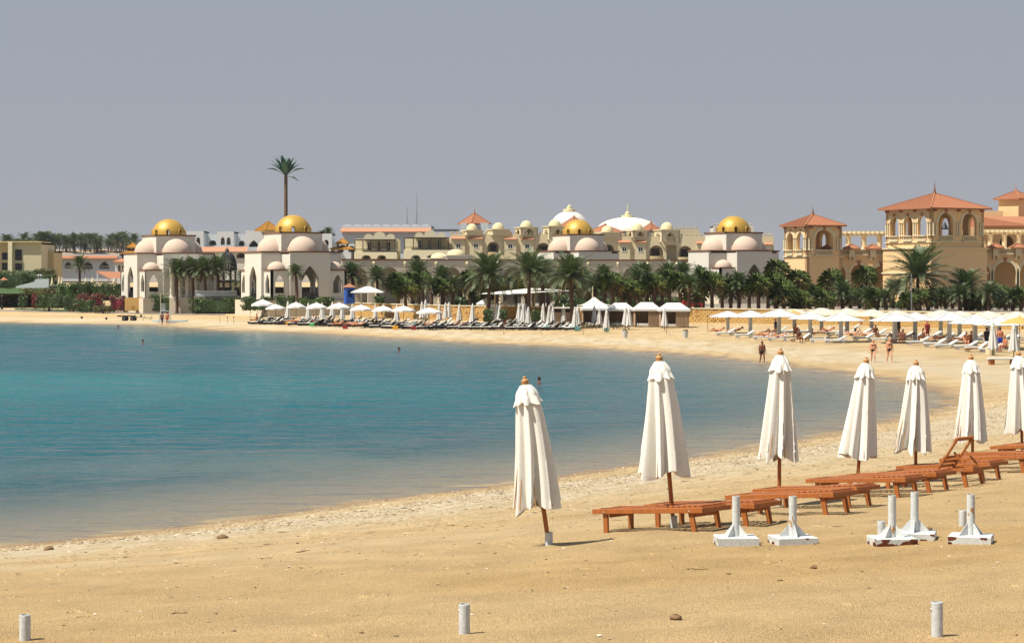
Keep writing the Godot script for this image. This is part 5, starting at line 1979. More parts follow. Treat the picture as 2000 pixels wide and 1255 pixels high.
# ================================================================= the resort
var blk := {}
func terrace_and_walls() -> void:
	# the sandstone retaining wall between the beach and the palm belt, block by block
	var foot := []
	for q in [[690, 617], [820, 623], [950, 627], [1150, 628.5], [1350, 630], [1640, 634], [2000, 643], [2300, 650]]: foot.append(G(q[0], q[1]))
	var t := thing("sandstone_wall", "long retaining wall of rough yellow sandstone blocks behind the far beach", "wall", foot[0])
	var o: Vector3 = foot[0]
	var core := MB.new()
	var cap := MB.new()
	var rest := MB.new()
	var r := RandomNumberGenerator.new()
	r.seed = 8
	var meshes := []
	for k in 5:
		var b := MB.new()
		b.bevel_box(Vector3.ZERO, Vector3(0.62 - 0.03 * k, 0.235, 0.16), 0.03)
		meshes.append(b.mesh())
	mat("sandstone_pale", "d2ac6e", 0.9, M.sandstone.albedo_texture, 0.5)
	mat("sandstone_brown", "b5854a", 0.9, M.sandstone.albedo_texture, 0.5)
	var tones := [M.sandstone, M.sandstone_pale, M.sandstone, M.sandstone_brown]
	var top := 2.72
	var singles := 0
	for k in foot.size() - 1:
		var a: Vector3 = foot[k]; var b: Vector3 = foot[k + 1]
		var flat := Vector3(b.x - a.x, 0, b.z - a.z)
		var dir := flat.normalized()
		var back := dir.cross(Vector3.UP) * -1.0
		if back.z > 0: back = -back
		var bs := Basis(dir, Vector3.UP, dir.cross(Vector3.UP))
		var mid := (a + b) / 2 - o
		core.box(Vector3(mid.x, (top + 0.4) / 2 - o.y - 0.1, mid.z) + back * 0.28, Vector3(flat.length(), top - 0.4, 0.4), bs)
		cap.box(Vector3(mid.x, top - o.y + 0.05, mid.z) + back * 0.22, Vector3(flat.length() + 0.02, 0.1, 0.66), bs)
		var y := top - 0.13
		var course := 0
		while y > 0.8:
			var s := 0.31 * (course % 2)
			while s < flat.length():
				var at_ := a + dir * s - o
				at_.y = y - o.y
				at_ += back * (0.06 + r.randf_range(-0.02, 0.02))
				var px := 1000.0 + (a.x + dir.x * s) / -(a.z + dir.z * s) * F
				if singles < 300 and y > 1.15 and ((px > 1347 and px < 1425) or (px > 845 and px < 946)):
					var m := part(meshes[r.randi() % 5], "sandstone_block", tones[r.randi() % 4], t)
					m.transform = Transform3D(bs, at_)
					singles += 1
				else: rest.bevel_box(at_, Vector3(0.6, 0.235, 0.16), 0.03, bs)
				s += 0.64
			y -= 0.25
			course += 1
	part(core, "core", M.sandstone_brown, t)
	part(cap, "coping", M.cast_stone, t)
	part(rest, "sandstone_courses", M.sandstone, t, "stuff")
	# the terrace behind it, and the paving before the pavilions
	var b := MB.new()
	for k in foot.size() - 1:
		var a: Vector3 = foot[k]; var e: Vector3 = foot[k + 1]
		var k0 := -a.z; var k1 := -e.z
		b.quad(Vector3(a.x, TERRACE, a.z - 0.3), Vector3(a.x * 3.6, TERRACE, -1000), Vector3(e.x * 3.6, TERRACE, -1000), Vector3(e.x, TERRACE, e.z - 0.3))
	struct(b, "terrace_ground", M.paving)
	# promenade path and lawns to the left
	ribbon("promenade_path", [[-60, 603.5, 606.5], [60, 605.5, 608.5], [150, 607.5, 610.5], [250, 609.5, 612.5], [340, 611.5, 614.0], [440, 613.0, 615.5]], M.paving, 0.03)
	ribbon("lawn_strip", [[28, 602.0, 605.0], [110, 604.0, 607.0], [240, 606.5, 609.0], [330, 608.0, 611.0], [440, 609.0, 612.5]], M.lawn, 0.05)
	ribbon("lawn", [[-60, 580, 590], [60, 582, 590], [80, 584, 590]], M.lawn, 0.06)
	var bank := MB.new()
	bank.quad(G(-60, 592), G(120, 592), D(120, 573, 370), D(-60, 573, 370))
	bank.quad(D(-60, 573, 370), D(120, 573, 370), D(120, 560, 384), D(-60, 560, 386))
	bank.quad(D(-60, 560, 386), D(120, 560, 384), D(125, 549, 430), D(-60, 549, 430))
	struct(bank, "lawn_bank", M.lawn)
	bank = MB.new()
	bank.quad(D(-300, 549, 430), D(700, 549, 430), D(700, 520, 900), D(-300, 520, 900))
	struct(bank, "resort_ground", M.paving)
	# the low far ridge
	var rows := []
	var f := FastNoiseLite.new()
	f.seed = 4; f.frequency = 0.02
	for j in 3:
		var row := PackedVector3Array()
		for i in 40:
			var px := -400.0 + i * 30.0
			row.append(D(px, [520.0, 490.0 + 4.0 * f.get_noise_1d(px), 487.0 + 4.0 * f.get_noise_1d(px)][j], [860.0, 900.0, 1100.0][j]))
		rows.append(row)
	var hill := MB.new()
	hill.grid(rows)
	mat("far_sand", "b09a80", 0.95, M.sandstone.albedo_texture, 0.1)
	struct(hill, "ridge", M.far_sand)

func ribbon(called: String, rows: Array, m: Material, lift: float) -> void:
	var b := MB.new()
	for k in rows.size() - 1:
		for i in 4:
			var u := lerpf(rows[k][0], rows[k + 1][0], i / 4.0)
			var v := lerpf(rows[k][0], rows[k + 1][0], (i + 1) / 4.0)
			var q := []
			for e in [[u, 1, i / 4.0], [u, 2, i / 4.0], [v, 2, (i + 1) / 4.0], [v, 1, (i + 1) / 4.0]]:
				q.append(G(e[0], lerpf(rows[k][e[1]], rows[k + 1][e[1]], e[2])) + Vector3(0, lift, 0))
			b.quad(q[0], q[1], q[2], q[3])
	struct(b, called, m)

func sphere_profile(r: float, h: float, y: float, n := 9) -> Array:
	var p := []
	for k in n + 1: p.append([r * cos(PI / 2 * k / n), y + h * sin(PI / 2 * k / n)])
	return p

func pavilion(px: float, base_y: float, d: float, theta: float, label: String) -> Node3D:
	var t := thing("domed_pavilion", label, "pavilion", D(px, base_y, d), deg_to_rad(theta))
	if blk.is_empty():
		var w := MB.new()
		var trim := MB.new()
		var grille := MB.new()
		for k in 4:
			var turn := Basis(Vector3.UP, k * PI / 2)
			w.at(Transform3D(turn, turn * Vector3(0, 0, 6.4)))
			w.arch_wall(-3.2, 3.2, 0, 6.95, 0.4, [[0.0, 2.7, 0.0, 3.3, 5.0, true]])
			w.at(Transform3D(turn, turn * Vector3(0, 0, 6.0)))
			for s in [-1, 1]: w.arch_wall(3.2 if s > 0 else -6.0, 6.0 if s > 0 else -3.2, 0, 4.3, 0.35, [[s * 4.6, 1.55, 1.0, 2.5, 3.75, true]])
			w.at(Transform3D(turn, Vector3.ZERO))
			w.span(2.8, 3.2, 4.2, 6.95, 3.2, 6.0); w.span(-3.2, -2.8, 4.2, 6.95, 3.2, 6.0)
			w.span(-3.2, 3.2, 6.7, 6.94, 2.9, 6.05)
			w.span(3.2, 5.7, 4.06, 4.29, 3.2, 5.7)
			trim.at(Transform3D(turn, Vector3.ZERO))
			trim.span(-3.32, 3.32, 6.96, 7.16, 3.3, 6.52)
			trim.span(3.33, 6.13, 4.31, 4.47, 3.33, 6.13)
			trim.span(-3.4, 3.4, 9.8, 10.02, 3.05, 3.4)
			if k: continue
			for i in 14: grille.bar(Vector3(-1.3 + 0.2 * i, 0.05, 6.2), Vector3(-1.3 + 0.2 * i, 1.0, 6.2), 0.05, 0.05)
			grille.bar(Vector3(-1.35, 1.0, 6.2), Vector3(1.35, 1.0, 6.2), 0.08, 0.08)
			grille.bar(Vector3(-1.35, 0.1, 6.2), Vector3(1.35, 0.1, 6.2), 0.08, 0.08)
		blk.wall = w.mesh(); blk.trim = trim.mesh(); blk.grille = grille.mesh()
		var b := MB.new()
		b.span(-3.28, 3.28, 6.95, 9.8, -3.28, 3.28)
		blk.drum = b.mesh()
		b = MB.new()
		var prof := sphere_profile(2.68, 2.62, 10.0, 14)
		for j in 14:   # eight window openings are left in the lowest courses
			for k in 64:
				if j < 3 and (k % 8 == 3 or k % 8 == 4): continue
				b.lathe([prof[j], prof[j + 1]], 1, Vector3.ZERO, TAU * k / 64.0, TAU * (k + 1) / 64.0)
		for k in b.v.size(): b.n[k] = Vector3(b.v[k].x, (b.v[k].y - 10.0) * 1.05, b.v[k].z).normalized() * (1.0 if b.n[k].dot(Vector3(b.v[k].x, b.v[k].y - 10.0, b.v[k].z)) > 0 else -1.0)
		blk.dome = b.mesh()
		b = MB.new()
		b.lathe(sphere_profile(2.35, 2.25, 0.0, 10), 22, Vector3.ZERO, 0.0, PI)
		blk.half = b.mesh()
		b = MB.new()
		b.lathe(sphere_profile(1.34, 1.2, 0.0, 9), 24)
		blk.small = b.mesh()
		var arc := MB.arch([0.0, 0.44, 0.0, 0.55, 0.78])
		b = MB.new()
		for s in [-1, 1]: b.span(s * 0.22, s * 0.30, 0, 0.62, -0.3, 0.06)
		for k in arc.size() - 1:
			var a := arc[k]; var e := arc[k + 1]
			var a2 := Vector2(a.x * 1.36, a.y + 0.07); var e2 := Vector2(e.x * 1.36, e.y + 0.07)
			b.quad(Vector3(a.x, a.y, 0.06), Vector3(a2.x, a2.y, 0.06), Vector3(e2.x, e2.y, 0.06), Vector3(e.x, e.y, 0.06))
			b.quad(Vector3(a2.x, a2.y, 0.06), Vector3(a2.x, a2.y, -0.4), Vector3(e2.x, e2.y, -0.4), Vector3(e2.x, e2.y, 0.06))
		blk.hood = b.mesh()
		b = MB.new()
		b.span(-6.6, 6.6, -6.0, -0.02, -6.6, 6.6)
		blk.plinth = b.mesh()
		b = MB.new()
		b.span(-6.3, 6.3, -0.02, 0.04, -6.3, 6.3)
		blk.floor = b.mesh()
	part(blk.wall, "wall", M.stucco_white, t)
	part(blk.floor, "floor", M.paving, t)
	part(blk.plinth, "plinth", M.stucco_sand, t)
	part(blk.drum, "drum", M.stucco_white, t)
	part(blk.trim, "cornice", M.brown_trim, t)
	var dome := part(blk.dome, "golden_dome", M.gold, t)
	for k in 8:
		var a := (k + 0.5) * PI / 4
		var h := part(blk.hood, "dome_window", M.gold, dome)
		h.position = Vector3(sin(a) * 2.66, 10.06, cos(a) * 2.66); h.rotation.y = a
	for k in 4:
		var a := k * PI / 2
		var h := part(blk.half, "half_dome", M.pink_dome, t)
		h.position = Vector3(sin(a) * 3.27, 7.15, cos(a) * 3.27); h.rotation.y = a
		var s := part(blk.small, "small_dome", M.pink_dome, t)
		s.position = Vector3(4.6, 4.45, 4.6).rotated(Vector3.UP, a)
		var g := part(blk.grille, "grille", M.black_iron, t)
		g.rotation.y = a
	return t

func window_set(t: Node3D, list: Array, u: float, depth: float, o: Vector3, frame := "window_frame") -> void:
	# list of [x0, x1, y0 (top), y1 (bottom)] in photograph pixels on a facade at that depth
	for q in list:
		var a := D(q[0], q[3], depth) - o
		var c := D(q[1], q[2], depth) - o
		var b := MB.new()
		var w := c.x - a.x
		var h := c.y - a.y
		var f := minf(0.12, w * 0.12)
		b.span(a.x, a.x + f, a.y, c.y, a.z, a.z + 0.06); b.span(c.x - f, c.x, a.y, c.y, a.z, a.z + 0.06)
		b.span(a.x + f, c.x - f, c.y - f, c.y, a.z, a.z + 0.058); b.span(a.x + f, c.x - f, a.y, a.y + f, a.z, a.z + 0.058)
		b.span(a.x + w / 2 - 0.03, a.x + w / 2 + 0.03, a.y + f, c.y - f, a.z, a.z + 0.055)
		var m := part(b, "window", M[frame], t)
		b = MB.new()
		b.span(a.x + 0.01, c.x - 0.01, a.y + 0.01, c.y - 0.01, a.z + 0.004, a.z + 0.03)
		part(b, "pane", M.dark_glass, m)

# a facade facing the camera between two photograph columns at one depth, with arched recesses [cx, w, top, spring, sill]
func facade(t: Node3D, o: Vector3, px0: float, px1: float, top: float, bottom: float, depth: float, thick: float, arches: Array, m: Material, called := "wall", recess := 2.2) -> void:
	var u := depth / F
	var b := MB.new()
	b.at(Transform3D(Basis(), Vector3(0, 0, -depth) - Vector3(0, 0, o.z)))
	var Y := func(py: float) -> float: return EYE - (py - HORIZON) * u - o.y
	var X := func(px: float) -> float: return (px - 1000.0) * u - o.x
	var holes := []
	for a in arches: holes.append([X.call(a[0]), a[1] * u, Y.call(a[4]), Y.call(a[3]), Y.call(a[2]), a.size() > 5])
	b.arch_wall(X.call(px0), X.call(px1), Y.call(bottom), Y.call(top), 0.5, holes)
	b.span(X.call(px0), X.call(px0) + 0.4, Y.call(bottom), Y.call(top), -thick, -0.5)
	b.span(X.call(px1) - 0.4, X.call(px1), Y.call(bottom), Y.call(top), -thick, -0.5)
	b.span(X.call(px0), X.call(px1), Y.call(top) - 0.3, Y.call(top) - 0.01, -thick, -0.5)
	if arches.size():   # the back of the recesses
		b.span(X.call(px0) + 0.4, X.call(px1) - 0.4, Y.call(bottom), Y.call(top) - 0.3, -recess - 0.3, -recess)
	part(b, called, m, t)
	for a in arches:
		var w: float = a[1] * u
		if w < 1.2 or a[3] - a[2] < 3: continue
		b = MB.new()
		b.at(Transform3D(Basis(), Vector3(X.call(a[0]), 0, -depth - o.z)))
		b.span(-w * 0.28, w * 0.28, Y.call(a[4]), Y.call((a[2] + a[3]) / 2), -recess + 0.01, -recess + 0.08)
		part(b, "balcony_door", M.dark_glass, t)

func merlons(t: Node3D, o: Vector3, px0: float, px1: float, py: float, pitch: float, depth: float, m: Material) -> void:
	var u := depth / F
	var b := MB.new()
	var x := px0
	while x < px1:
		var p := D(x, py, depth) - o
		b.box(p + Vector3(0, 2.0 * u, -0.2), Vector3(pitch * u * 0.42, 5.0 * u, 0.35))
		b.box(p + Vector3(0, 4.0 * u, -0.2), Vector3(pitch * u * 0.66, 2.4 * u, 0.45))
		x += pitch
	part(b, "merlons", m, t, "stuff")

func hip(b: MB, hx: float, hz: float, y0: float, y1: float, ridge := 0.0, ribs := 14) -> void:
	var top := [Vector3(-ridge, y1, 0), Vector3(ridge, y1, 0)]
	var c := [Vector3(-hx, y0, hz), Vector3(hx, y0, hz), Vector3(hx, y0, -hz), Vector3(-hx, y0, -hz)]
	var faces := [[c[0], c[1], top[1], top[0]], [c[1], c[2], top[1], top[1]], [c[2], c[3], top[0], top[1]], [c[3], c[0], top[0], top[0]]]
	for f in faces:
		if f[2] == f[3]: b.tri(f[0], f[1], f[2])
		else: b.quad(f[0], f[1], f[2], f[3])
		for k in ribs:   # rolls of the tiles down the slope
			var s := (k + 0.5) / ribs
			var e: Vector3 = f[0].lerp(f[1], s)
			var g: Vector3
			var mid := absf(s - 0.5) * 2.0
			var apex: Vector3 = f[3].lerp(f[2], clampf((s - 0.5) * 2.0 + 0.5, 0, 1))
			var edge: Vector3 = (f[0].lerp(f[3], s * 2.0) if s < 0.5 else f[1].lerp(f[2], (1.0 - s) * 2.0))
			g = edge if ridge < 0.01 else edge.lerp(apex, 0.0)
			if e.distance_to(g) > 0.1: b.bar(e + Vector3(0, 0.02, 0), g + Vector3(0, 0.03, 0), 0.1, 0.06)
	for k in 4: b.bar(c[k] + Vector3(0, 0.04, 0), (top[0] if k in [0, 3] else top[1]) + Vector3(0, 0.06, 0), 0.16, 0.12)
	b.span(-hx, hx, y0 - 0.14, y0 - 0.01, -hz, hz)

func turret(t: Node3D, o: Vector3, cx: float, top: float, base: float, w: float, foot: float, depth: float, dm: Material, wm: Material, open := false) -> void:
	var u := depth / F
	var b := MB.new()
	var p := D(cx, base, depth) - o
	b.lathe(sphere_profile(w * u / 2, (base - top) * u, 0.0, 8), 24)
	var m := part(b, "turret_dome", dm, t)
	m.position = p + Vector3(0, 0, -w * u * 0.6)
	b = MB.new()
	var hw := w * u * 0.8
	var h := (foot - base) * u
	b.span(-hw, hw, -0.2, 0.0, -hw * 1.0, hw * 1.0)
	b.span(-hw * 0.92, hw * 0.92, -h, -0.2, -hw * 0.92, hw * 0.92) if not open else null
	if open:
		for k in 4:
			var turn := Basis(Vector3.UP, k * PI / 2)
			b.at(Transform3D(turn, turn * Vector3(0, 0, hw * 0.92)))
			b.arch_wall(-hw * 0.92, hw * 0.92, -h, -0.2, 0.25, [[0.0, hw * 0.9, -h + 0.1, -h * 0.55, -h * 0.25, true]])
	var d := part(b, "turret", wm, t)
	d.position = m.position
	d.rotation.y = 0.35

func pyramid_roof(t: Node3D, o: Vector3, cx: float, top: float, base: float, half: float, depth: float, m: Material, spike := 0.0, called := "roof") -> void:
	var u := depth / F
	var b := MB.new()
	hip(b, half * u * 0.8, half * u * 0.8, 0, (base - top) * u, 0.0, 10)
	var r := part(b, called, m, t)
	r.position = D(cx, base, depth) - o + Vector3(0, 0, -half * u)
	r.rotation.y = 0.6
	if spike > 0:
		b = MB.new()
		b.lathe([[0.25, 0], [0.1, 0.4], [0.05, spike * u * 0.5], [0.0, spike * u]], 8)
		var s := part(b, "finial", m, r)
		s.position = Vector3(0, (base - top) * u, 0)

func cream_hotel() -> void:
	var d := 430.0
	var t := thing("cream_hotel", "long cream hotel with crenellated parapet, arched balconies and little domes", "hotel", D(1120, 545, d))
	var o := t.position
	facade(t, o, 880, 1166, 457, 560, d, 14, [[963, 22, 472, 482, 492], [1061, 26, 474, 486, 496]], M.stucco_tan)
	facade(t, o, 1166, 1512, 461, 560, d - 3, 14, [[1189, 21, 477, 488, 498], [1282, 27, 479, 491, 500], [1312, 20, 478, 479, 512], [1338.5, 27, 480, 492, 502]], M.stucco_tan)
	merlons(t, o, 883, 1164, 457, 9.6, d, M.cast_stone)
	merlons(t, o, 1169, 1510, 461, 9.6, d - 3, M.cast_stone)
	# projecting bays with paired windows and pink awnings
	for q in [[882, 908, 465], [917, 942, 465], [985, 1008, 466], [1017, 1042, 466], [1208, 1231, 472], [1240, 1262, 472], [1361, 1384, 474], [1485, 1508, 476]]:
		var dd: float = d - 0.6 if q[0] < 1166 else d - 3.6
		var u := dd / F
		var b := MB.new()
		var p := D((q[0] + q[1]) / 2.0, q[2], dd) - o
		var hw: float = (q[1] - q[0]) * u / 2
		b.span(-hw, hw, -8, 0, -0.7, 0)
		var w := part(b, "bay", M.stucco_tan, t)
		w.position = p
		b = MB.new()
		b.quad(Vector3(-hw - 0.1, 0.35, -0.9), Vector3(hw + 0.1, 0.35, -0.9), Vector3(hw + 0.1, -0.05, 0.35), Vector3(-hw - 0.1, -0.05, 0.35))
		b.span(-hw - 0.1, hw + 0.1, -0.16, -0.06, -0.1, 0.35)
		var a := part(b, "awning", M.salmon_tile, t)
		a.position = p
		var cx: float = (q[0] + q[1]) / 2.0
		window_set(t, [[cx - 5, cx + 5.5, q[2] + 10, q[2] + 20]], u, dd, o)
	for q in [[963, 22, 492], [1061, 26, 496], [1189, 21, 498], [1282, 27, 500], [1338.5, 27, 502]]:   # rounded balcony fronts
		var dd := d if q[0] < 1166 else d - 3
		var b := MB.new()
		var w: float = q[1] * dd / F / 2
		b.lathe([[w * 0.7, -0.75], [w, -0.7], [w, 0.0], [w * 0.94, 0.0]], 16, Vector3.ZERO, 0.0, PI)
		var m := part(b, "balcony", M.stucco_buff, t)
		m.position = D(q[0], q[2], dd) - o
		m.scale.z = 0.45
	for q in [[921.5, 436, 449, 22, 459, 0], [973, 434, 447, 24, 459, 0], [1028, 430, 443, 24, 459, 1], [1084, 428, 441, 25, 467, 1], [1135, 442, 452, 20, 460, 0], [1187, 440, 453, 24, 463, 0], [1246, 435, 449, 22, 463, 1], [1304, 433, 448, 26, 472, 1]]:
		turret(t, o, q[0], q[1], q[2], q[3], q[4], d - (0.0 if q[0] < 1166 else 3.0) - 0.5, M.cream_dome, M.stucco_tan, q[5] == 1)
	# terrace wing with pergolas and wavy gables
	for k in 2:
		var x0: float = [693.0, 790.0][k]
		var x1: float = [771.0, 876.0][k]
		facade(t, o, x0, x1 + 6, [466.0, 463.0][k], 560, d + 2, 10, [], M.stucco_cream)
		var u := (d + 1.5) / F
		var b := MB.new()
		var outline := PackedVector2Array()
		var gx0: float = [711.0, 810.0][k]
		var w := 60.0 * u
		outline.append(Vector2(0, 0))
		for i in 31:
			var s := i / 30.0
			var hgt := 5.0 + (9.5 * sqrt(maxf(0.0, 1.0 - pow((s - 0.5) / 0.2, 2.0))) if absf(s - 0.5) < 0.2 else 5.5 * sqrt(maxf(0.0, 1.0 - pow((absf(s - 0.5) - 0.36) / 0.13, 2.0))) if absf(absf(s - 0.5) - 0.36) < 0.13 else 0.0)
			outline.append(Vector2(s * w, hgt * u))
		outline.append(Vector2(w, 0))
		b.prism(outline, -0.4, 0)
		var g := part(b, "wavy_gable", M.stucco_cream, t)
		g.position = D(gx0, [467.0, 464.0][k], d + 1.5) - o
		# pergola on the upper terrace
		var dd := d - 3.0
		u = dd / F
		b = MB.new()
		var p0 := D(x0, [469.0, 465.0][k], dd) - o
		b.span(p0.x, p0.x + (x1 - x0) * u, p0.y, p0.y + 0.18, p0.z - 4.5, p0.z)
		part(b, "pergola_roof", M.dark_wood, t)
		for i in 6:
			b = MB.new()
			b.span(p0.x + (x1 - x0) * u * i / 5.0 - 0.08, p0.x + (x1 - x0) * u * i / 5.0 + 0.08, p0.y - 22 * u, p0.y, p0.z - 0.2, p0.z - 0.02)
			part(b, "pergola_post", M.dark_wood, t)
		b = MB.new()
		for i in 40:
			var x := p0.x + (x1 - x0) * u * i / 39.0
			b.bar(Vector3(x, p0.y - 22 * u, p0.z - 0.05), Vector3(x, p0.y - 17 * u, p0.z - 0.05), 0.05, 0.05)
		b.bar(Vector3(p0.x, p0.y - 17 * u, p0.z - 0.05), Vector3(p0.x + (x1 - x0) * u, p0.y - 17 * u, p0.z - 0.05), 0.07, 0.07)
		part(b, "terrace_rail", M.black_iron, t)
		facade(t, o, x0 - 2, x1 + 4, [492.0, 488.0][k], 560, dd, 6, [[x0 + 22, 18, 498, 503, 530], [x0 + 52, 18, 498, 503, 530]], M.stucco_cream, "lower_wall")
		for i in 3: window_set(t, [[gx0 + 6 + i * 19, gx0 + 14 + i * 19, [472.0, 468.0][k], [489.0, 486.0][k]]], u, d + 1.4, o)
	# small domes at the foot of the terrace wing
	for q in [[857, 493, 504, 34], [890, 486, 498, 36]]: turret(t, o, q[0], q[1], q[2], q[3], q[2] + 30, 380.0, M.cream_dome, M.stucco_white)

func behind_hotel() -> void:
	# long white building with a tiled band
	var d := 480.0
	var t := thing("white_long_building", "long white building with a terracotta tiled band behind the cream hotel", "building", D(755, 545, d))
	var o := t.position
	facade(t, o, 668, 842, 440, 540, d, 20, [], M.stucco_bright)
	var u := d / F
	var b := MB.new()
	var p := D(668, 452, d) - o
	b.quad(p + Vector3(-0.3, 0, 1.2), p + Vector3(174 * u, 0, 1.2), p + Vector3(174 * u, 6.5 * u, 0.02), p + Vector3(-0.3, 6.5 * u, 0.02))
	b.span(p.x - 0.3, p.x + 174 * u, p.y - 0.15, p.y - 0.01, p.z, p.z + 1.2)
	part(b, "tiled_band", M.salmon_tile, t)
	b = MB.new()
	for k in 9: b.span(p.x + (4 + k * 19) * u, p.x + (16 + k * 19) * u, 105 * u, 106.4 * u, p.z - 3, p.z - 0.6)
	part(b, "parapet", M.stucco_bright, t)
	b = MB.new()
	b.span(p.x + 88 * u, p.x + 222 * u, 98 * u, 102 * u, p.z - 26, p.z - 21)
	part(b, "rear_roof", M.dark_roof, t)
	# antenna masts
	for q in [[814, 378, 442], [795, 403, 442]]:
		var m := MB.new()
		var h: float = (q[2] - q[1]) * 500.0 / F
		m.tube([Vector3(0, -2.5, 0), Vector3(0, h, 0)], [0.10, 0.03], 6)
		for k in 3: m.tube([Vector3(0, h * 0.5, 0), Vector3(cos(k * 2.09) * 1.2, -2.4, sin(k * 2.09) * 1.2)], [0.012, 0.012], 4)
		whole(m, "antenna_mast", "tall thin antenna mast on the roof behind the hotel" if q[0] == 814 else "shorter thin antenna mast beside the tall one", "antenna", M.dark_roof, D(q[0], q[2], 500))
	# red-roofed tower
	d = 465.0
	t = thing("red_roof_tower", "white tower with an orange tiled pyramid roof behind the hotel parapet", "tower", D(926, 545, d))
	o = t.position
	facade(t, o, 900, 954, 435, 540, d, 6, [], M.stucco_bright)
	pyramid_roof(t, o, 926, 415, 436, 30, d - 1, M.terracotta, 14)
	# white vaulted halls with tiled corners
	d = 540.0
	for k in 2:
		var q: Array = [[1112, 412, 442, 36, 1122, 422, 441, 27, "smaller white domed hall with a lantern and an orange roof"], [1226, 424, 452, 62, 1183, 437, 453, 34, "wide white domed hall with a tall spire and orange corner roofs"]][k]
		t = thing("domed_hall", q[8], "hall", D(q[0], 545, d))
		o = t.position
		var uu := d / F
		b = MB.new()
		b.lathe(sphere_profile(q[3] * uu, (q[2] - q[1]) * uu, 0.0, 8), 32)
		var m := part(b, "dome", M.white_membrane, t)
		m.position = D(q[0], q[2], d) - o
		b = MB.new()
		b.creased([[1.6, 0.0], [1.5, 0.6], [0.7, 0.7], [0.6, 1.3], [0.15, 1.6], [0.08, 3.4 if k else 1.9], [0.0, 3.6 if k else 2.0]], 12)
		var l := part(b, "lantern", M.cream_dome, t)
		l.position = D(q[0], q[1] + 1, d) - o
		facade(t, o, q[0] - q[3], q[0] + q[3], q[2], 560, d, 20, [], M.stucco_bright)
		pyramid_roof(t, o, q[4], q[5], q[6], q[7], d - 14, M.terracotta, 5)
		if k: pyramid_roof(t, o, 1273, 434, 449, 18, d - 16, M.terracotta, 8)
	# crenellated towers
	for q in [[1320, 1366, 448, 500, 455.0, "stucco_tan", "tan crenellated tower behind the hotel parapet"], [1394, 1473, 441, 500, 450.0, "stucco_white", "pale crenellated tower behind the last golden dome"]]:
		t = thing("crenellated_tower", q[6], "tower", D((q[0] + q[1]) / 2.0, 545, q[4]))
		facade(t, t.position, q[0], q[1], q[2], 540, q[4], 8, [], M[q[5]])
		merlons(t, t.position, q[0] + 2, q[1], q[2], 6.5, q[4], M[q[5]])

func arcade() -> void:
	var a := Vector3((668 - 1000.0) * 334 / F, TERRACE, -334)
	var e := Vector3((1378 - 1000.0) * 349 / F, TERRACE, -349)
	var t := thing("arcade", "long grey-beige arcade wall with rounded arches behind the palm belt", "arcade", a, -atan2(e.z - a.z, e.x - a.x))
	var len := a.distance_to(e)
	var h := 6.75
	var n := int(len / 4.9)
	var holes := []
	for k in n: holes.append([(k + 0.5) * len / n, 3.2, 0.0, 4.0, 5.7])
	var b := MB.new()
	b.arch_wall(0, len, 0, h, 0.6, holes)
	b.span(0, len, h - 0.3, h - 0.01, -4.5, -0.6)
	b.span(0, len, 0, h - 0.3, -4.9, -4.5)
	part(b, "wall", M.stucco_sand, t)
	b = MB.new()
	b.span(-0.1, len + 0.1, h, h + 0.22, -0.75, 0.12)
	part(b, "cornice", M.brown_trim, t)
	for k in n:
		b = MB.new()
		b.lathe([[0.16, 0.0], [0.2, 0.12], [0.12, 0.2], [0.26, 0.4], [0.2, 0.62], [0.0, 0.75]], 10)
		var m := part(b, "finial", M.cast_stone, t)
		m.position = Vector3((k + 1.0) * len / n, h - 0.9, 0.2)
		b = MB.new()
		b.creased([[0.24, 0.0], [0.24, 0.2], [0.18, 0.25], [0.17, 2.6], [0.26, 2.9], [0.28, 3.1]], 10)
		m = part(b, "column", M.cast_stone, t)
		m.position = Vector3((k + 0.08) * len / n, 0, 0.3)

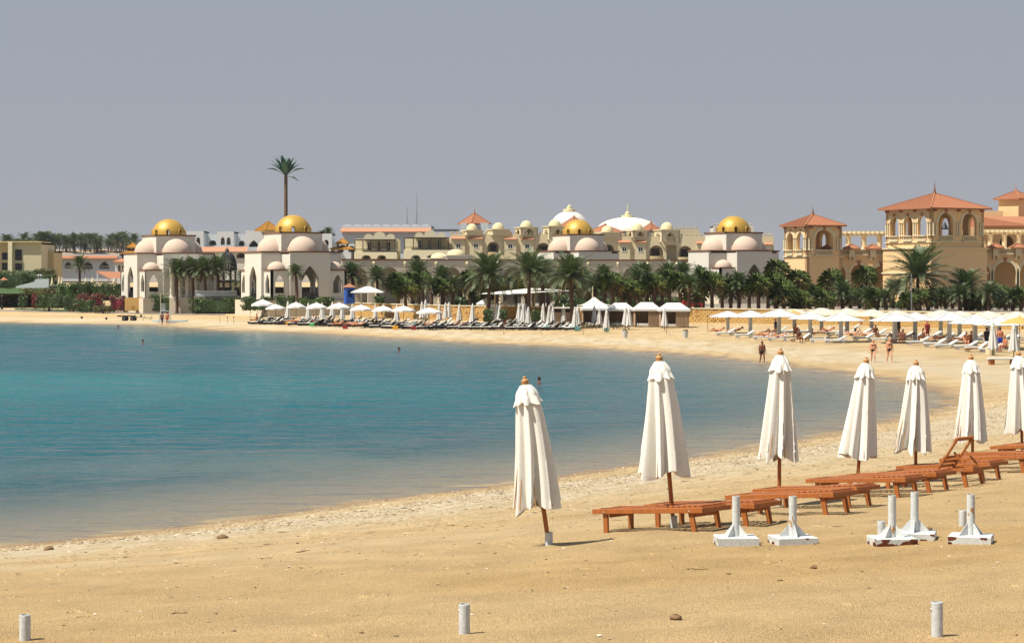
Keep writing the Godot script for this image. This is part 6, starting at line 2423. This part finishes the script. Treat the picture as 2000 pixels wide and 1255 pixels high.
func left_resort() -> void:
	pavilion(329, 581, 345, 29, "golden-domed pavilion with a columned porch, standing beside the red bougainvillea")
	pavilion(572, 585, 320, 29, "golden-domed pavilion with the artificial palm rising behind it")
	pavilion(1129, 570, 374, 26, "golden-domed pavilion half hidden behind the tall beach palms")
	pavilion(1433, 577, 341, 25, "golden-domed pavilion next to the orange palace")
	# porch with columns between the first two pavilions
	var d := 334.0
	var t := thing("porch", "flat-roofed white porch with round columns beside the first pavilion", "porch", D(370, 581, d))
	var o := t.position
	var u := d / F
	var b := MB.new()
	var p := D(331, 520, d) - o
	b.span(p.x, p.x + 78 * u, p.y, p.y + 13 * u, p.z - 6.5, p.z + 0.2)
	part(b, "roof_beam", M.stucco_white, t)
	b = MB.new()
	b.span(p.x, p.x + 60 * u, -2.5, -0.02, p.z - 6, p.z + 0.4)
	part(b, "floor", M.stucco_sand, t)
	for px in [335, 350, 365, 383, 404]:
		b = MB.new()
		b.creased([[0.55, 0.0], [0.5, 0.25], [0.4, 0.35], [0.36, 3.3], [0.5, 3.6], [0.52, 3.9], [0.45, (581 - 520) * u]], 14)
		var m := part(b, "column", M.stucco_white, t)
		m.position = D(px, 581, d) - o + Vector3(0, 0, -0.5)
	b = MB.new()
	b.span(p.x + 0.5, p.x + 76 * u, 0, 60 * u, p.z - 6.9, p.z - 6.5)
	part(b, "rear_wall", M.stucco_white, t)
	# baluster railing and walkway between the pavilions
	t = thing("baluster_railing", "white baluster railing on the walkway between the two pavilions", "railing", D(420, 578, 331))
	o = t.position
	u = 331 / F
	b = MB.new()
	b.span(-40 * u, 42 * u, 0.72, 0.84, -0.12, 0.12); b.span(-40 * u, 42 * u, 0.0, 0.1, -0.12, 0.12)
	part(b, "rail", M.stucco_bright, t)
	var bal := MB.new()
	bal.lathe([[0.06, 0.1], [0.1, 0.25], [0.05, 0.5], [0.08, 0.72]], 8)
	var bm := bal.mesh()
	for k in 44:
		var m := part(bm, "baluster", M.stucco_bright, t)
		m.position = Vector3((-39 + k * 1.86) * u, 0, 0)
	b = MB.new()
	b.span(-42 * u, 44 * u, -3.0, -0.02, -8, 0.3)
	part(b, "walkway", M.paving, t)
	# black cage-like gazebo
	t = thing("iron_gazebo", "tall black iron gazebo with a slatted dome between the pavilions", "gazebo", D(443, 578, 336))
	o = t.position
	u = 336 / F
	for k in 20:
		var a := TAU * k / 20.0
		b = MB.new()
		var pts := []
		var rad := []
		for j in 8:
			var f := j / 7.0
			pts.append(Vector3(cos(a) * 18 * u * cos(f * PI / 2 * 0.93), (527 - 527 + 51) * u + 35 * u * sin(f * PI / 2), sin(a) * 18 * u * cos(f * PI / 2 * 0.93)))
			rad.append(0.16 - 0.06 * f)
		b.tube(pts, rad, 4)
		part(b, "dome_rib", M.black_iron, t)
	for y in [51.0, 62.0, 30.0, 28.0]:
		b = MB.new()
		var ring := []
		var rr := []
		for k in 25:
			ring.append(Vector3(cos(TAU * k / 24) * 18.4 * u, y * u, sin(TAU * k / 24) * 18.4 * u)); rr.append(0.14)
		b.tube(ring, rr, 5, false)
		if y != 62.0: part(b, "ring", M.black_iron, t)
	b = MB.new()
	b.lathe([[0.5, 84 * u], [0.3, 87 * u], [0.35, 90 * u], [0.1, 93 * u], [0.0, 98 * u]], 10)
	part(b, "finial", M.black_iron, t)
	for k in 8:
		b = MB.new()
		var a := TAU * (k + 0.3) / 8
		b.tube([Vector3(cos(a) * 17.5 * u, -0.5, sin(a) * 17.5 * u), Vector3(cos(a) * 17.5 * u, 52 * u, sin(a) * 17.5 * u)], [0.17, 0.15], 8)
		part(b, "post", M.black_iron, t)
	# the stone niche before the first pavilion
	t = thing("stone_niche", "sandstone garden wall with a small wall fountain below the first pavilion", "garden wall", D(258, 607, 338))
	b = MB.new()
	u = 338 / F
	b.span(-15 * u, 9 * u, 0, 26 * u, -0.5, 0); b.span(9 * u, 19 * u, 0, 27 * u, -0.6, 0.25)
	part(b, "wall", M.sandstone, t)
	b = MB.new()
	b.creased([[0.2, 0.0], [0.12, 0.1], [0.1, 0.5], [0.45, 0.75], [0.4, 0.75], [0.1, 0.6]], 14, Vector3(3 * u, 0, 0.7))
	part(b, "fountain", M.sandstone, t)
	# white hotel behind
	d = 440.0
	t = thing("white_hotel", "white hotel blocks with keyhole windows between the first two golden domes", "hotel", D(440, 545, d))
	o = t.position
	facade(t, o, 364, 397, 451, 560, d, 8, [[386.5, 8, 463, 470, 478]], M.stucco_bright)
	facade(t, o, 397, 424, 457, 560, d + 4, 8, [[415, 15, 469, 476, 479]], M.stucco_bright)
	facade(t, o, 424, 456, 452, 560, d, 8, [[434.5, 8, 463, 470, 478], [446, 8, 463, 470, 478]], M.stucco_bright)
	facade(t, o, 456, 479, 457, 560, d + 4, 8, [[472, 13, 470, 476, 480]], M.stucco_bright)
	facade(t, o, 479, 513, 450, 560, d - 1, 8, [[495, 18, 469, 478, 482, true]], M.stucco_bright)
	facade(t, o, 388, 480, 491, 560, d - 5, 6, [[412, 17, 493, 500, 504], [470, 17, 493, 500, 504]], M.stucco_white, "lower_wall")
	u = d / F
	b = MB.new()
	p = D(388, 491, d - 5) - o
	b.quad(p + Vector3(0, 0, 0.6), p + Vector3(92 * u, 0, 0.6), p + Vector3(92 * u, 9.5 * u, -3.5), p + Vector3(0, 9.5 * u, -3.5))
	part(b, "tiled_roof", M.salmon_tile, t)
	facade(t, o, 620, 648, 456, 560, d + 2, 8, [[637, 9, 468, 473, 480]], M.stucco_bright, "side_wall")
	facade(t, o, 648, 700, 476, 560, d + 4, 8, [[665, 12, 480, 484, 492], [686, 12, 480, 484, 492]], M.stucco_bright, "side_wall")
	# thatched pagodas
	for q in [[669, 465, 486, 23, 400.0, "two-tiered golden thatched pagoda beside the second pavilion"], [259, 474, 494, 20, 420.0, "two-tiered golden thatched pagoda behind the first pavilion"]]:
		t = thing("thatched_pagoda", q[5], "pagoda", D(q[0], q[2], q[4]))
		u = q[4] / F
		b = MB.new()
		hip(b, q[3] * u, q[3] * u, 0, 7 * u, 0.0, 16)
		part(b, "lower_roof", M.thatch_gold, t)
		b = MB.new()
		hip(b, q[3] * u * 0.55, q[3] * u * 0.55, 11 * u, 20 * u, 0.0, 10)
		part(b, "upper_roof", M.thatch_gold, t)
		for s in [[-1, 1], [1, 1], [1, -1], [-1, -1]]:
			b = MB.new()
			b.span(s[0] * q[3] * u * 0.4 - 0.1, s[0] * q[3] * u * 0.4 + 0.1, 4 * u, 11 * u, s[1] * q[3] * u * 0.4 - 0.1, s[1] * q[3] * u * 0.4 + 0.1)
			b.span(s[0] * q[3] * u * 0.85 - 0.12, s[0] * q[3] * u * 0.85 + 0.12, -34 * u, 0, s[1] * q[3] * u * 0.85 - 0.12, s[1] * q[3] * u * 0.85 + 0.12)
			part(b, "post", M.dark_wood, t)
	t = thing("gold_pyramid_roof", "low golden pyramid roof beside the second golden dome", "roof pavilion", D(523, 450, 415))
	u = 415 / F
	b = MB.new()
	hip(b, 19 * u, 19 * u, 0, 18 * u, 0.0, 16)
	var gr := part(b, "roof", M.thatch_gold, t)
	gr.rotation.y = 0.7
	b = MB.new()
	b.span(-12 * u, 12 * u, -90 * u, -0.1, -12 * u, 12 * u)
	part(b, "wall", M.stucco_bright, t)
	# white arched house with a tiled roof
	d = 435.0
	t = thing("white_arched_house", "white two-storey house with pointed arches and a terracotta roof band", "house", D(172, 545, d))
	o = t.position
	facade(t, o, 106, 232, 496, 552, d, 14, [[116, 9, 510, 516, 523, true], [132, 12, 511, 516, 524, true], [171, 19, 510, 519, 525, true], [203, 19, 510, 519, 525, true]], M.stucco_bright)
	u = d / F
	b = MB.new()
	p = D(102, 504, d) - o
	b.quad(p + Vector3(0, 0, 1.0), p + Vector3(128 * u, 0, 1.0), p + Vector3(127 * u, 8 * u, -0.6), p + Vector3(1 * u, 8 * u, -0.6))
	b.span(p.x, p.x + 128 * u, p.y - 0.15, p.y - 0.01, p.z - 0.2, p.z + 1.0)
	part(b, "tiled_roof", M.terracotta, t)
	for q in [116, 132, 171, 203]:
		b = MB.new()
		var w := (9.0 if q < 120 else 12.0 if q < 140 else 19.0) * u
		var c := D(q, 523, d) - o
		for k in 8: b.bar(c + Vector3(-w / 2 + w * k / 7.0, 0, 0.1), c + Vector3(-w / 2 + w * k / 7.0, 3.4 * u, 0.1), 0.06, 0.06)
		b.bar(c + Vector3(-w / 2, 3.4 * u, 0.1), c + Vector3(w / 2, 3.4 * u, 0.1), 0.08, 0.08)
		part(b, "balcony_rail", M.stucco_white, t)
	t = thing("side_house", "small white house with a salmon tiled roof behind the first pavilion", "house", D(236, 545, 415))
	o = t.position
	facade(t, o, 224, 250, 511, 552, 415, 8, [[232, 5, 517, 521, 530], [240, 5, 517, 521, 530]], M.stucco_bright)
	u = 415 / F
	b = MB.new()
	hip(b, 15 * u, 5, 0, 7 * u, 8 * u, 12)
	var rf := part(b, "roof", M.salmon_tile, t)
	rf.position = D(237, 511, 415) - o + Vector3(0, 0, -4)
	# pool bar with a sloping orange roof
	t = thing("pool_bar", "pool bar with a long sloping orange tiled roof", "pool bar", D(212, 556, 392))
	o = t.position
	u = 392 / F
	b = MB.new()
	b.quad(D(187, 529, 394) - o, D(236, 531, 396) - o, D(238, 543, 386) - o, D(214, 543.5, 386) - o)
	b.quad(D(187, 529, 394) - o, D(214, 543.5, 386) - o, D(214, 545, 386) - o, D(187, 531, 394) - o)
	part(b, "roof", M.terracotta, t)
	for px in [190, 212, 226, 236]:
		b = MB.new()
		b.tube([D(px, 558, 390) - o, D(px, 533 if px < 200 else 543, 390) - o], [0.12, 0.12], 8)
		part(b, "post", M.stucco_bright, t)
	# white steps and walls by the pool
	t = thing("pool_wall", "white stepped wall with twin lanterns beside the lawn", "wall", D(72, 562, 376))
	o = t.position
	u = 376 / F
	b = MB.new()
	b.prism(PackedVector2Array([Vector2(-42 * u, 0), Vector2(-42 * u, 3 * u), Vector2(-6 * u, 12 * u), Vector2(-4 * u, 17 * u), Vector2(22 * u, 18 * u), Vector2(22 * u, 0)]), -0.6, 0)
	part(b, "wall", M.stucco_bright, t)
	for k in 2:
		b = MB.new()
		b.tube([Vector3((1.5 + k * 5) * u, 17 * u, -0.3), Vector3((1.5 + k * 5) * u, 23 * u, -0.3)], [0.05, 0.05], 6)
		b.lathe([[0.1, 23 * u], [0.28, 24.5 * u], [0.1, 26 * u], [0.0, 26.4 * u]], 8, Vector3((1.5 + k * 5) * u, 0, -0.3))
		part(b, "lantern", M.stucco_bright, t)
	# furled tan parasols on the pool deck
	for q in [[101, 541, 562], [115, 538, 560], [120, 540, 562], [167, 541, 558], [180, 541, 556], [222, 542, 556]]:
		b = MB.new()
		var h: float = (q[2] - q[1]) * 378 / F
		b.lathe([[0.04, -1.0], [0.04, 0.3], [0.34, 0.32], [0.22, h * 0.5], [0.07, h * 0.95], [0.0, h]], 10)
		whole(b, "pool_parasol", "furled pale parasol on the pool deck of the white house", "parasol", M.cast_stone, D(q[0], q[2], 378), 0.0, "furled parasols on the pool deck")
	# tan block
	d = 410.0
	t = thing("tan_block", "plain tan flat-roofed building with dark square windows", "building", D(35, 545, d))
	o = t.position
	facade(t, o, -60, 20, 473, 552, d + 3, 10, [], M.stucco_tan)
	facade(t, o, 20, 80, 474, 552, d, 12, [], M.stucco_tan, "wing")
	facade(t, o, 80, 104, 490, 552, d + 6, 8, [], M.stucco_buff, "annexe")
	u = d / F
	b = MB.new()
	b.span((20 - 35) * u - 0.3, (25 - 35) * u, -6, 72 * u, 0.3, 1.0)
	part(b, "pilaster", M.stucco_cream, t)
	b = MB.new()
	b.span((-62 - 35) * u, (81 - 35) * u, 71.5 * u, 74 * u, -8, 0.6)
	part(b, "roof_edge", M.stucco_buff, t)
	window_set(t, [[29, 42, 487, 508], [29, 42, 514, 527]], u, d - 0.05, o, "dark_wood")
	window_set(t, [[3, 16, 493, 507], [3, 14, 513, 527]], u, d + 2.95, o, "dark_wood")
	window_set(t, [[81, 90, 513, 527], [84, 93, 494, 502]], u, d + 5.95, o, "dark_wood")
	# red parasol on the lawn
	t = thing("red_sunshade", "small red pointed sunshade on the lawn by the tan building", "sunshade", D(7, 557, 380))
	b = MB.new()
	b.lathe([[0.75, 0.95], [0.4, 1.15], [0.0, 1.45]], 8)
	part(b, "canopy", M.terracotta, t)
	b = MB.new()
	b.tube([Vector3(0, -0.2, 0), Vector3(0, 1.2, 0)], [0.04, 0.04], 6)
	part(b, "pole", M.dark_wood, t)
	# the tower disguised as a palm
	t = thing("artificial_palm_mast", "very tall palm-shaped mast with stiff green plastic fronds above the second dome", "mast", D(558, 545, 395))
	u = 395 / F
	b = MB.new()
	var rows := []
	for j in 60:
		var f := j / 59.0
		var row := PackedVector3Array()
		for i in 14:
			var a := TAU * i / 14.0
			var rad := lerpf(0.42, 0.30, f) * (1.0 + 0.05 * (1 if (i + j) % 2 else -1))
			row.append(Vector3(cos(a) * rad, lerpf(-4.0, 202 * u, f), sin(a) * rad))
		rows.append(row)
	b.grid(rows, true)
	part(b, "trunk", M.painted_trunk, t)
	var r := RandomNumberGenerator.new()
	r.seed = 3
	for k in 26:
		var low := k >= 23
		var az := k * 2.4
		var el: float = lerpf(1.5, 0.78, k / 22.0) if not low else [0.62, 0.62, -0.15][k - 23]
		if low: az = [PI, 0.0, 0.1][k - 23]
		var len: float = (r.randf_range(34, 43) if not low else [40.0, 40.0, 27.0][k - 23]) * u
		var out := Vector3(cos(az), 0, sin(az) * (0.6 if not low else 0.2)).normalized()
		var row0 := []
		var spine := []
		var q := Vector3(0, 201 * u, 0)
		for j in 8:
			spine.append(q)
			var e: float = el - (0.35 if not low else 0.75) * pow(j / 7.0, 1.5)
			q += (out * cos(e) + Vector3.UP * sin(e)) * len / 7.0
		var side := out.cross(Vector3.UP).normalized()
		b = MB.new()
		for j in 8:
			var f := j / 7.0
			var w := (5.6 if not low else 2.6) * u * sin(PI * clampf(f * 0.8 + 0.12, 0, 1)) * (1.0 if not low or f > 0.5 else 0.35)
			var up: Vector3 = Vector3.UP * (0.35 if not low else 1.2) * w
			row0.append(PackedVector3Array([spine[j] - side * w + up, spine[j], spine[j] + side * w + up]))
		b.grid(row0)
		part(b, "frond", M.painted_palm, t)

func far_palms() -> void:
	var R := RandomNumberGenerator.new()
	R.seed = 17
	for k in 44:
		var px := 16.0 + k * 5.6 + R.randf_range(-6, 6)
		var d := 880.0 + R.randf_range(-15, 30)
		var top := 466.0 + R.randf_range(-5, 10) - (6.0 if px > 60 and px < 95 else 0.0)
		var foot := D(px, 492, d)
		palm("date", foot, EYE - (top + 6 - HORIZON) * d / F - foot.y, R.randf_range(0.95, 1.7), R.randi() % 4, "distant date palm on the ridge behind the white house", "distant palms on the ridge")
	for q in [[641, 447, 478], [628, 452, 478], [770, 450, 470], [1490, 464, 490], [1502, 466, 490]]:
		var d := 560.0
		var foot := D(q[0], q[2] + 30, d)
		palm("date", foot, EYE - (q[1] + 6 - HORIZON) * d / F - foot.y, 0.7, int(q[0]) % 4, "date palm showing above the roofs behind the hotels", "palms behind the hotel roofs")

# ---------------------------------------------------------------- the orange palace
func arch_ring(t: Node3D, xf: Transform3D, o: Array, w: float, m: Material) -> void:
	var b := MB.new()
	b.at(xf)
	var steps := 14
	for k in steps:
		var q := []
		for e in [k, k + 1]:
			var a: float = PI - PI * e / steps
			var c := Vector2(cos(a), sin(a))
			var rx: float = o[1] / 2.0
			var ry: float = o[4] - o[3]
			q.append(Vector2(o[0] + c.x * rx, o[3] + c.y * ry)); q.append(Vector2(o[0] + c.x * (rx + w), o[3] + c.y * (ry + w)))
		b.quad(Vector3(q[0].x, q[0].y, 0.07), Vector3(q[1].x, q[1].y, 0.07), Vector3(q[3].x, q[3].y, 0.07), Vector3(q[2].x, q[2].y, 0.07))
		b.quad(Vector3(q[1].x, q[1].y, 0.07), Vector3(q[1].x, q[1].y, 0.0), Vector3(q[3].x, q[3].y, 0.0), Vector3(q[3].x, q[3].y, 0.07))
		b.quad(Vector3(q[0].x, q[0].y, 0.07), Vector3(q[0].x, q[0].y, 0.0), Vector3(q[2].x, q[2].y, 0.0), Vector3(q[2].x, q[2].y, 0.07))
	part(b, "arch_surround", m, t)
	b = MB.new()
	b.at(xf)
	b.prism(PackedVector2Array([Vector2(o[0] - 0.18, o[4]), Vector2(o[0] + 0.18, o[4]), Vector2(o[0] + 0.3, o[4] + w * 1.5), Vector2(o[0] - 0.3, o[4] + w * 1.5)]), 0.0, 0.12)
	part(b, "keystone", M.terracotta, t)

func balustrade(t: Node3D, xf: Transform3D, x0: float, x1: float, y: float, h: float, m: Material) -> void:
	var b := MB.new()
	b.at(xf)
	b.span(x0, x1, y, y + h * 0.16, -0.16, 0.16); b.span(x0, x1, y + h * 0.84, y + h, -0.18, 0.18)
	var n := int((x1 - x0) / 0.3)
	for k in n:
		var x := x0 + (k + 0.5) * (x1 - x0) / n
		b.bar(Vector3(x - 0.12, y + h * 0.16, 0), Vector3(x + 0.12, y + h * 0.84, 0), 0.06, 0.07)
		b.bar(Vector3(x + 0.12, y + h * 0.16, 0.01), Vector3(x - 0.12, y + h * 0.84, 0.01), 0.06, 0.07)
	part(b, "balustrade", m, t)

func palace_tower(t: Node3D, corner: Vector3, theta: float, side: float, y_base: float, y_rail: float, y_top: float, left: int, right: int, roof_h: float, spike: float) -> void:
	# the near corner stands at CORNER; faces run back to both sides
	var turn := Basis(Vector3.UP, deg_to_rad(theta))
	var mid := corner + turn * Vector3(side / 2, 0, -side / 2)
	var h := side / 2
	var wall := MB.new()
	for k in 4:
		var spin := turn * Basis(Vector3.UP, k * PI / 2)
		var xf := Transform3D(spin, mid + spin * Vector3(0, 0, h))
		var n: int = [right, left, right, left][k] if k % 2 == 0 else left
		var holes := []
		var pitch := side / (n + 0.25)
		var w := pitch * 0.62
		for i in n: holes.append([-h + pitch * (i + 0.625), w, y_rail, y_rail + (y_top - y_rail) * 0.5, y_rail + (y_top - y_rail) * 0.5 + minf(w / 2, (y_top - y_rail) * 0.36)])
		wall.at(xf)
		wall.arch_wall(-h, h, y_rail, y_top, 0.45, holes)
		wall.span(-h, h, y_base, y_rail, -0.45, 0.0)
		for o in holes: arch_ring(t, xf, o, w * 0.14, M.cast_stone)
		if k == 0 or k == 3:
			for o in holes:
				balustrade(t, Transform3D(spin, mid + spin * Vector3(0, 0, h + 0.12)), o[0] - w / 2, o[0] + w / 2, y_rail - 0.75, 0.8, M.cast_stone)
			for i in n + 1:
				for s in [-0.16, 0.16]:
					var col := MB.new()
					col.at(xf)
					col.creased([[0.17, y_rail], [0.12, y_rail + 0.15], [0.11, y_rail + (y_top - y_rail) * 0.45], [0.17, y_rail + (y_top - y_rail) * 0.5]], 10, Vector3(-h + pitch * (i + 0.125) + s * 1.3, 0, 0.1))
					part(col, "column", M.cast_stone, t)
			for i in n + 1:
				var br := MB.new()
				br.at(xf)
				br.span(-h + pitch * (i + 0.1), -h + pitch * (i + 0.16) + 0.12, y_top - 0.35, y_top - 0.02, 0, 0.4)
				part(br, "bracket", M.terracotta, t)
	part(wall, "tower_wall", M.stucco_orange, t)
	var fl := MB.new()
	fl.at(Transform3D(turn, mid))
	fl.span(-h + 0.45, h - 0.45, y_rail - 0.2, y_rail, -h + 0.45, h - 0.45)
	fl.span(-h - 0.15, h + 0.15, y_rail - 0.95, y_rail - 0.8, -h - 0.15, h + 0.15)
	part(fl, "tower_floor", M.cast_stone, t)
	var rb := MB.new()
	hip(rb, h * 1.17, h * 1.17, y_top + 0.15, y_top + roof_h, 0.0, 26)
	var rf := part(rb, "tower_roof", M.terracotta, t)
	rf.transform = Transform3D(turn, mid)
	rb = MB.new()
	rb.lathe([[0.3, y_top + roof_h - 0.2], [0.18, y_top + roof_h + 0.3], [0.08, y_top + roof_h + spike * 0.4], [0.0, y_top + roof_h + spike]], 8)
	part(rb, "spire", M.brown_trim, rf)

func palace_wing(t: Node3D, o: Vector3, px0: float, px1: float, top: float, base: float, depth: float, arches: Array, piers: Array) -> void:
	var u := depth / F
	var X := func(px: float) -> float: return (px - 1000.0) * u - o.x
	var Y := func(py: float) -> float: return EYE - (py - HORIZON) * u - o.y
	var xf := Transform3D(Basis(), Vector3(0, 0, -depth - o.z))
	var holes := []
	for a in arches: holes.append([X.call(a[0]), a[1] * u, Y.call(base), Y.call(a[2]) - a[1] * u * 0.5, Y.call(a[2])])
	var b := MB.new()
	b.at(xf)
	b.arch_wall(X.call(px0), X.call(px1), Y.call(base), Y.call(top), 0.6, holes)
	b.span(X.call(px0), X.call(px1), Y.call(base), Y.call(top) - 0.3, -4.6, -4.2)
	b.span(X.call(px0), X.call(px1), Y.call(top) - 0.3, Y.call(top) - 0.01, -9, -0.6)
	part(b, "wing_wall", M.stucco_orange, t)
	for h in holes: arch_ring(t, xf, h, 0.42, M.cast_stone)
	for h in holes:
		b = MB.new()
		b.at(xf)
		b.span(h[0] - h[1] / 2 - 0.42, h[0] - h[1] / 2 - 0.02, h[2], h[3], 0.0, 0.07)
		b.span(h[0] + h[1] / 2 + 0.02, h[0] + h[1] / 2 + 0.42, h[2], h[3], 0.0, 0.07)
		part(b, "jamb", M.cast_stone, t)
	var ends := [px0] + piers + [px1]
	for k in ends.size() - 1:
		balustrade(t, Transform3D(Basis(), xf.origin + Vector3(0, 0, 0.15)), X.call(ends[k] + 7), X.call(ends[k + 1] - 7), Y.call(top + 12.5), 12.5 * u, M.cast_stone)
	for p in piers:
		b = MB.new()
		b.at(xf)
		b.span(X.call(p - 6), X.call(p + 6), Y.call(top + 16), Y.call(top - 1), 0.0, 0.5)
		for s in [-4, 4]: b.prism(PackedVector2Array([Vector2(X.call(p + s) - 0.12, Y.call(top + 16)), Vector2(X.call(p + s) + 0.12, Y.call(top + 16)), Vector2(X.call(p + s) + 0.08, Y.call(top + 22)), Vector2(X.call(p + s) - 0.08, Y.call(top + 22))]), 0.02, 0.4)
		part(b, "pier", M.cast_stone, t)
		b = MB.new()
		hip(b, 15 * u, 0.9, 0, 8 * u, 0.0, 7)
		var r := part(b, "pier_roof", M.terracotta, t)
		r.position = xf.origin + Vector3(X.call(p), Y.call(top - 1), -0.1)

func pergola(t: Node3D, o: Vector3, px0: float, px1: float, py: float, foot: float, depth: float, n: int) -> void:
	var u := depth / F
	var a := D(px0, py, depth) - o
	var w := (px1 - px0) * u
	var b := MB.new()
	b.span(a.x, a.x + w, a.y - 9 * u, a.y - 5 * u, a.z - 0.5, a.z)
	var k := 0
	while k * 9 * u < w:
		b.span(a.x + k * 9 * u, a.x + (k * 9 + 4.6) * u, a.y - 5 * u, a.y, a.z - 4.0, a.z + 0.35)
		k += 1
	part(b, "pergola_beams", M.cast_stone, t)
	for i in n:
		b = MB.new()
		b.creased([[0.42, 0], [0.36, 0.15], [0.36, (foot - py - 9) * u - 0.2], [0.5, (foot - py - 9) * u]], 14)
		var m := part(b, "pergola_column", M.cast_stone, t)
		m.position = D(px0 + (px1 - px0) * (i + 0.5) / n, foot, depth) - o + Vector3(0, 0, -0.3)

func palace() -> void:
	var d := 300.0
	var u := d / F
	var t := thing("orange_palace", "orange palace with arched loggia towers, terracotta roofs and cream balustrades", "palace", D(1780, 606, d))
	var o := t.position
	var Y := func(py: float) -> float: return EYE - (py - HORIZON) * u - o.y
	palace_wing(t, o, 1560, 1742, 486, 606, d + 2, [[1553, 33, 517], [1594, 31, 517], [1636, 31, 517], [1678, 31, 517], [1722, 31, 519]].slice(1), [1619, 1664, 1705])
	palace_wing(t, o, 1838, 2110, 484, 606, d + 2, [[1865, 32, 513], [1914, 40, 512], [1964, 42, 511], [2014, 42, 511], [2064, 42, 511]], [1895, 1945, 1989, 2040])
	# the smaller corner tower
	palace_tower(t, D(1576, 606, d - 3) - o, 25, 81 * u, 0, Y.call(489), Y.call(443), 2, 1, 24 * u, 18 * u)
	# the great loggia tower, standing on a broader base
	var c := D(1819.5, 606, d - 7) - o
	palace_tower(t, c, 30, 133 * u, Y.call(500), Y.call(463), Y.call(412), 3, 2, 33 * u, 26 * u)
	var b := MB.new()
	var turn := Basis(Vector3.UP, deg_to_rad(30))
	b.at(Transform3D(turn, c))
	b.span(-0.3, 133 * u + 0.3, 0, Y.call(487), -133 * u - 0.3, 0.3)
	part(b, "tower_base", M.stucco_orange, t)
	b = MB.new()
	b.at(Transform3D(turn, c))
	b.span(-0.5, 133 * u + 0.5, Y.call(488), Y.call(485.5), -133 * u - 0.5, 0.5)
	b.span(-0.45, 133 * u + 0.45, Y.call(536), Y.call(533), -133 * u - 0.45, 0.45)
	part(b, "tower_moulding", M.cast_stone, t)
	b = MB.new()
	b.lathe([[0.05, Y.call(440)], [0.45, Y.call(452)], [0.5, Y.call(454)], [0.1, Y.call(450)]], 12, D(1846, 606, d - 12) - o - Vector3(0, 0, 0))
	part(b, "bell", M.black_iron, t)
	pergola(t, o, 1643, 1734, 451, 487, d + 6, 3)
	pergola(t, o, 1922, 2060, 448, 484, d + 8, 5)
	# rear hall and rear tower
	facade(t, o, 1893, 2110, 443, 600, d + 16, 10, [[1967, 27, 460, 472, 486], [2030, 27, 460, 472, 486]], M.stucco_orange, "rear_wall")
	b = MB.new()
	hip(b, 108 * u * 1.08, 7, 0, 22 * u, 100 * u, 60)
	var r := part(b, "rear_roof", M.terracotta, t)
	r.position = D(2001, 443, d + 22) - o
	facade(t, o, 1920, 1960, 412, 450, d + 26, 6, [], M.stucco_orange, "rear_attic")
	b = MB.new()
	b.at(Transform3D(Basis(Vector3.UP, 0.7), D(1985, 425, d + 30) - o))
	b.span(-26 * u, 26 * u, -4, 40 * u, -26 * u, 26 * u)
	part(b, "rear_tower", M.stucco_orange, t)
	b = MB.new()
	hip(b, 34 * u, 34 * u, 40 * u, 58 * u, 0.0, 18)
	b.lathe([[0.25, 57 * u], [0.1, 62 * u], [0.0, 72 * u]], 8)
	r = part(b, "rear_tower_roof", M.terracotta, t)
	r.position = D(1985, 425, d + 30) - o
	r.rotation.y = 0.7
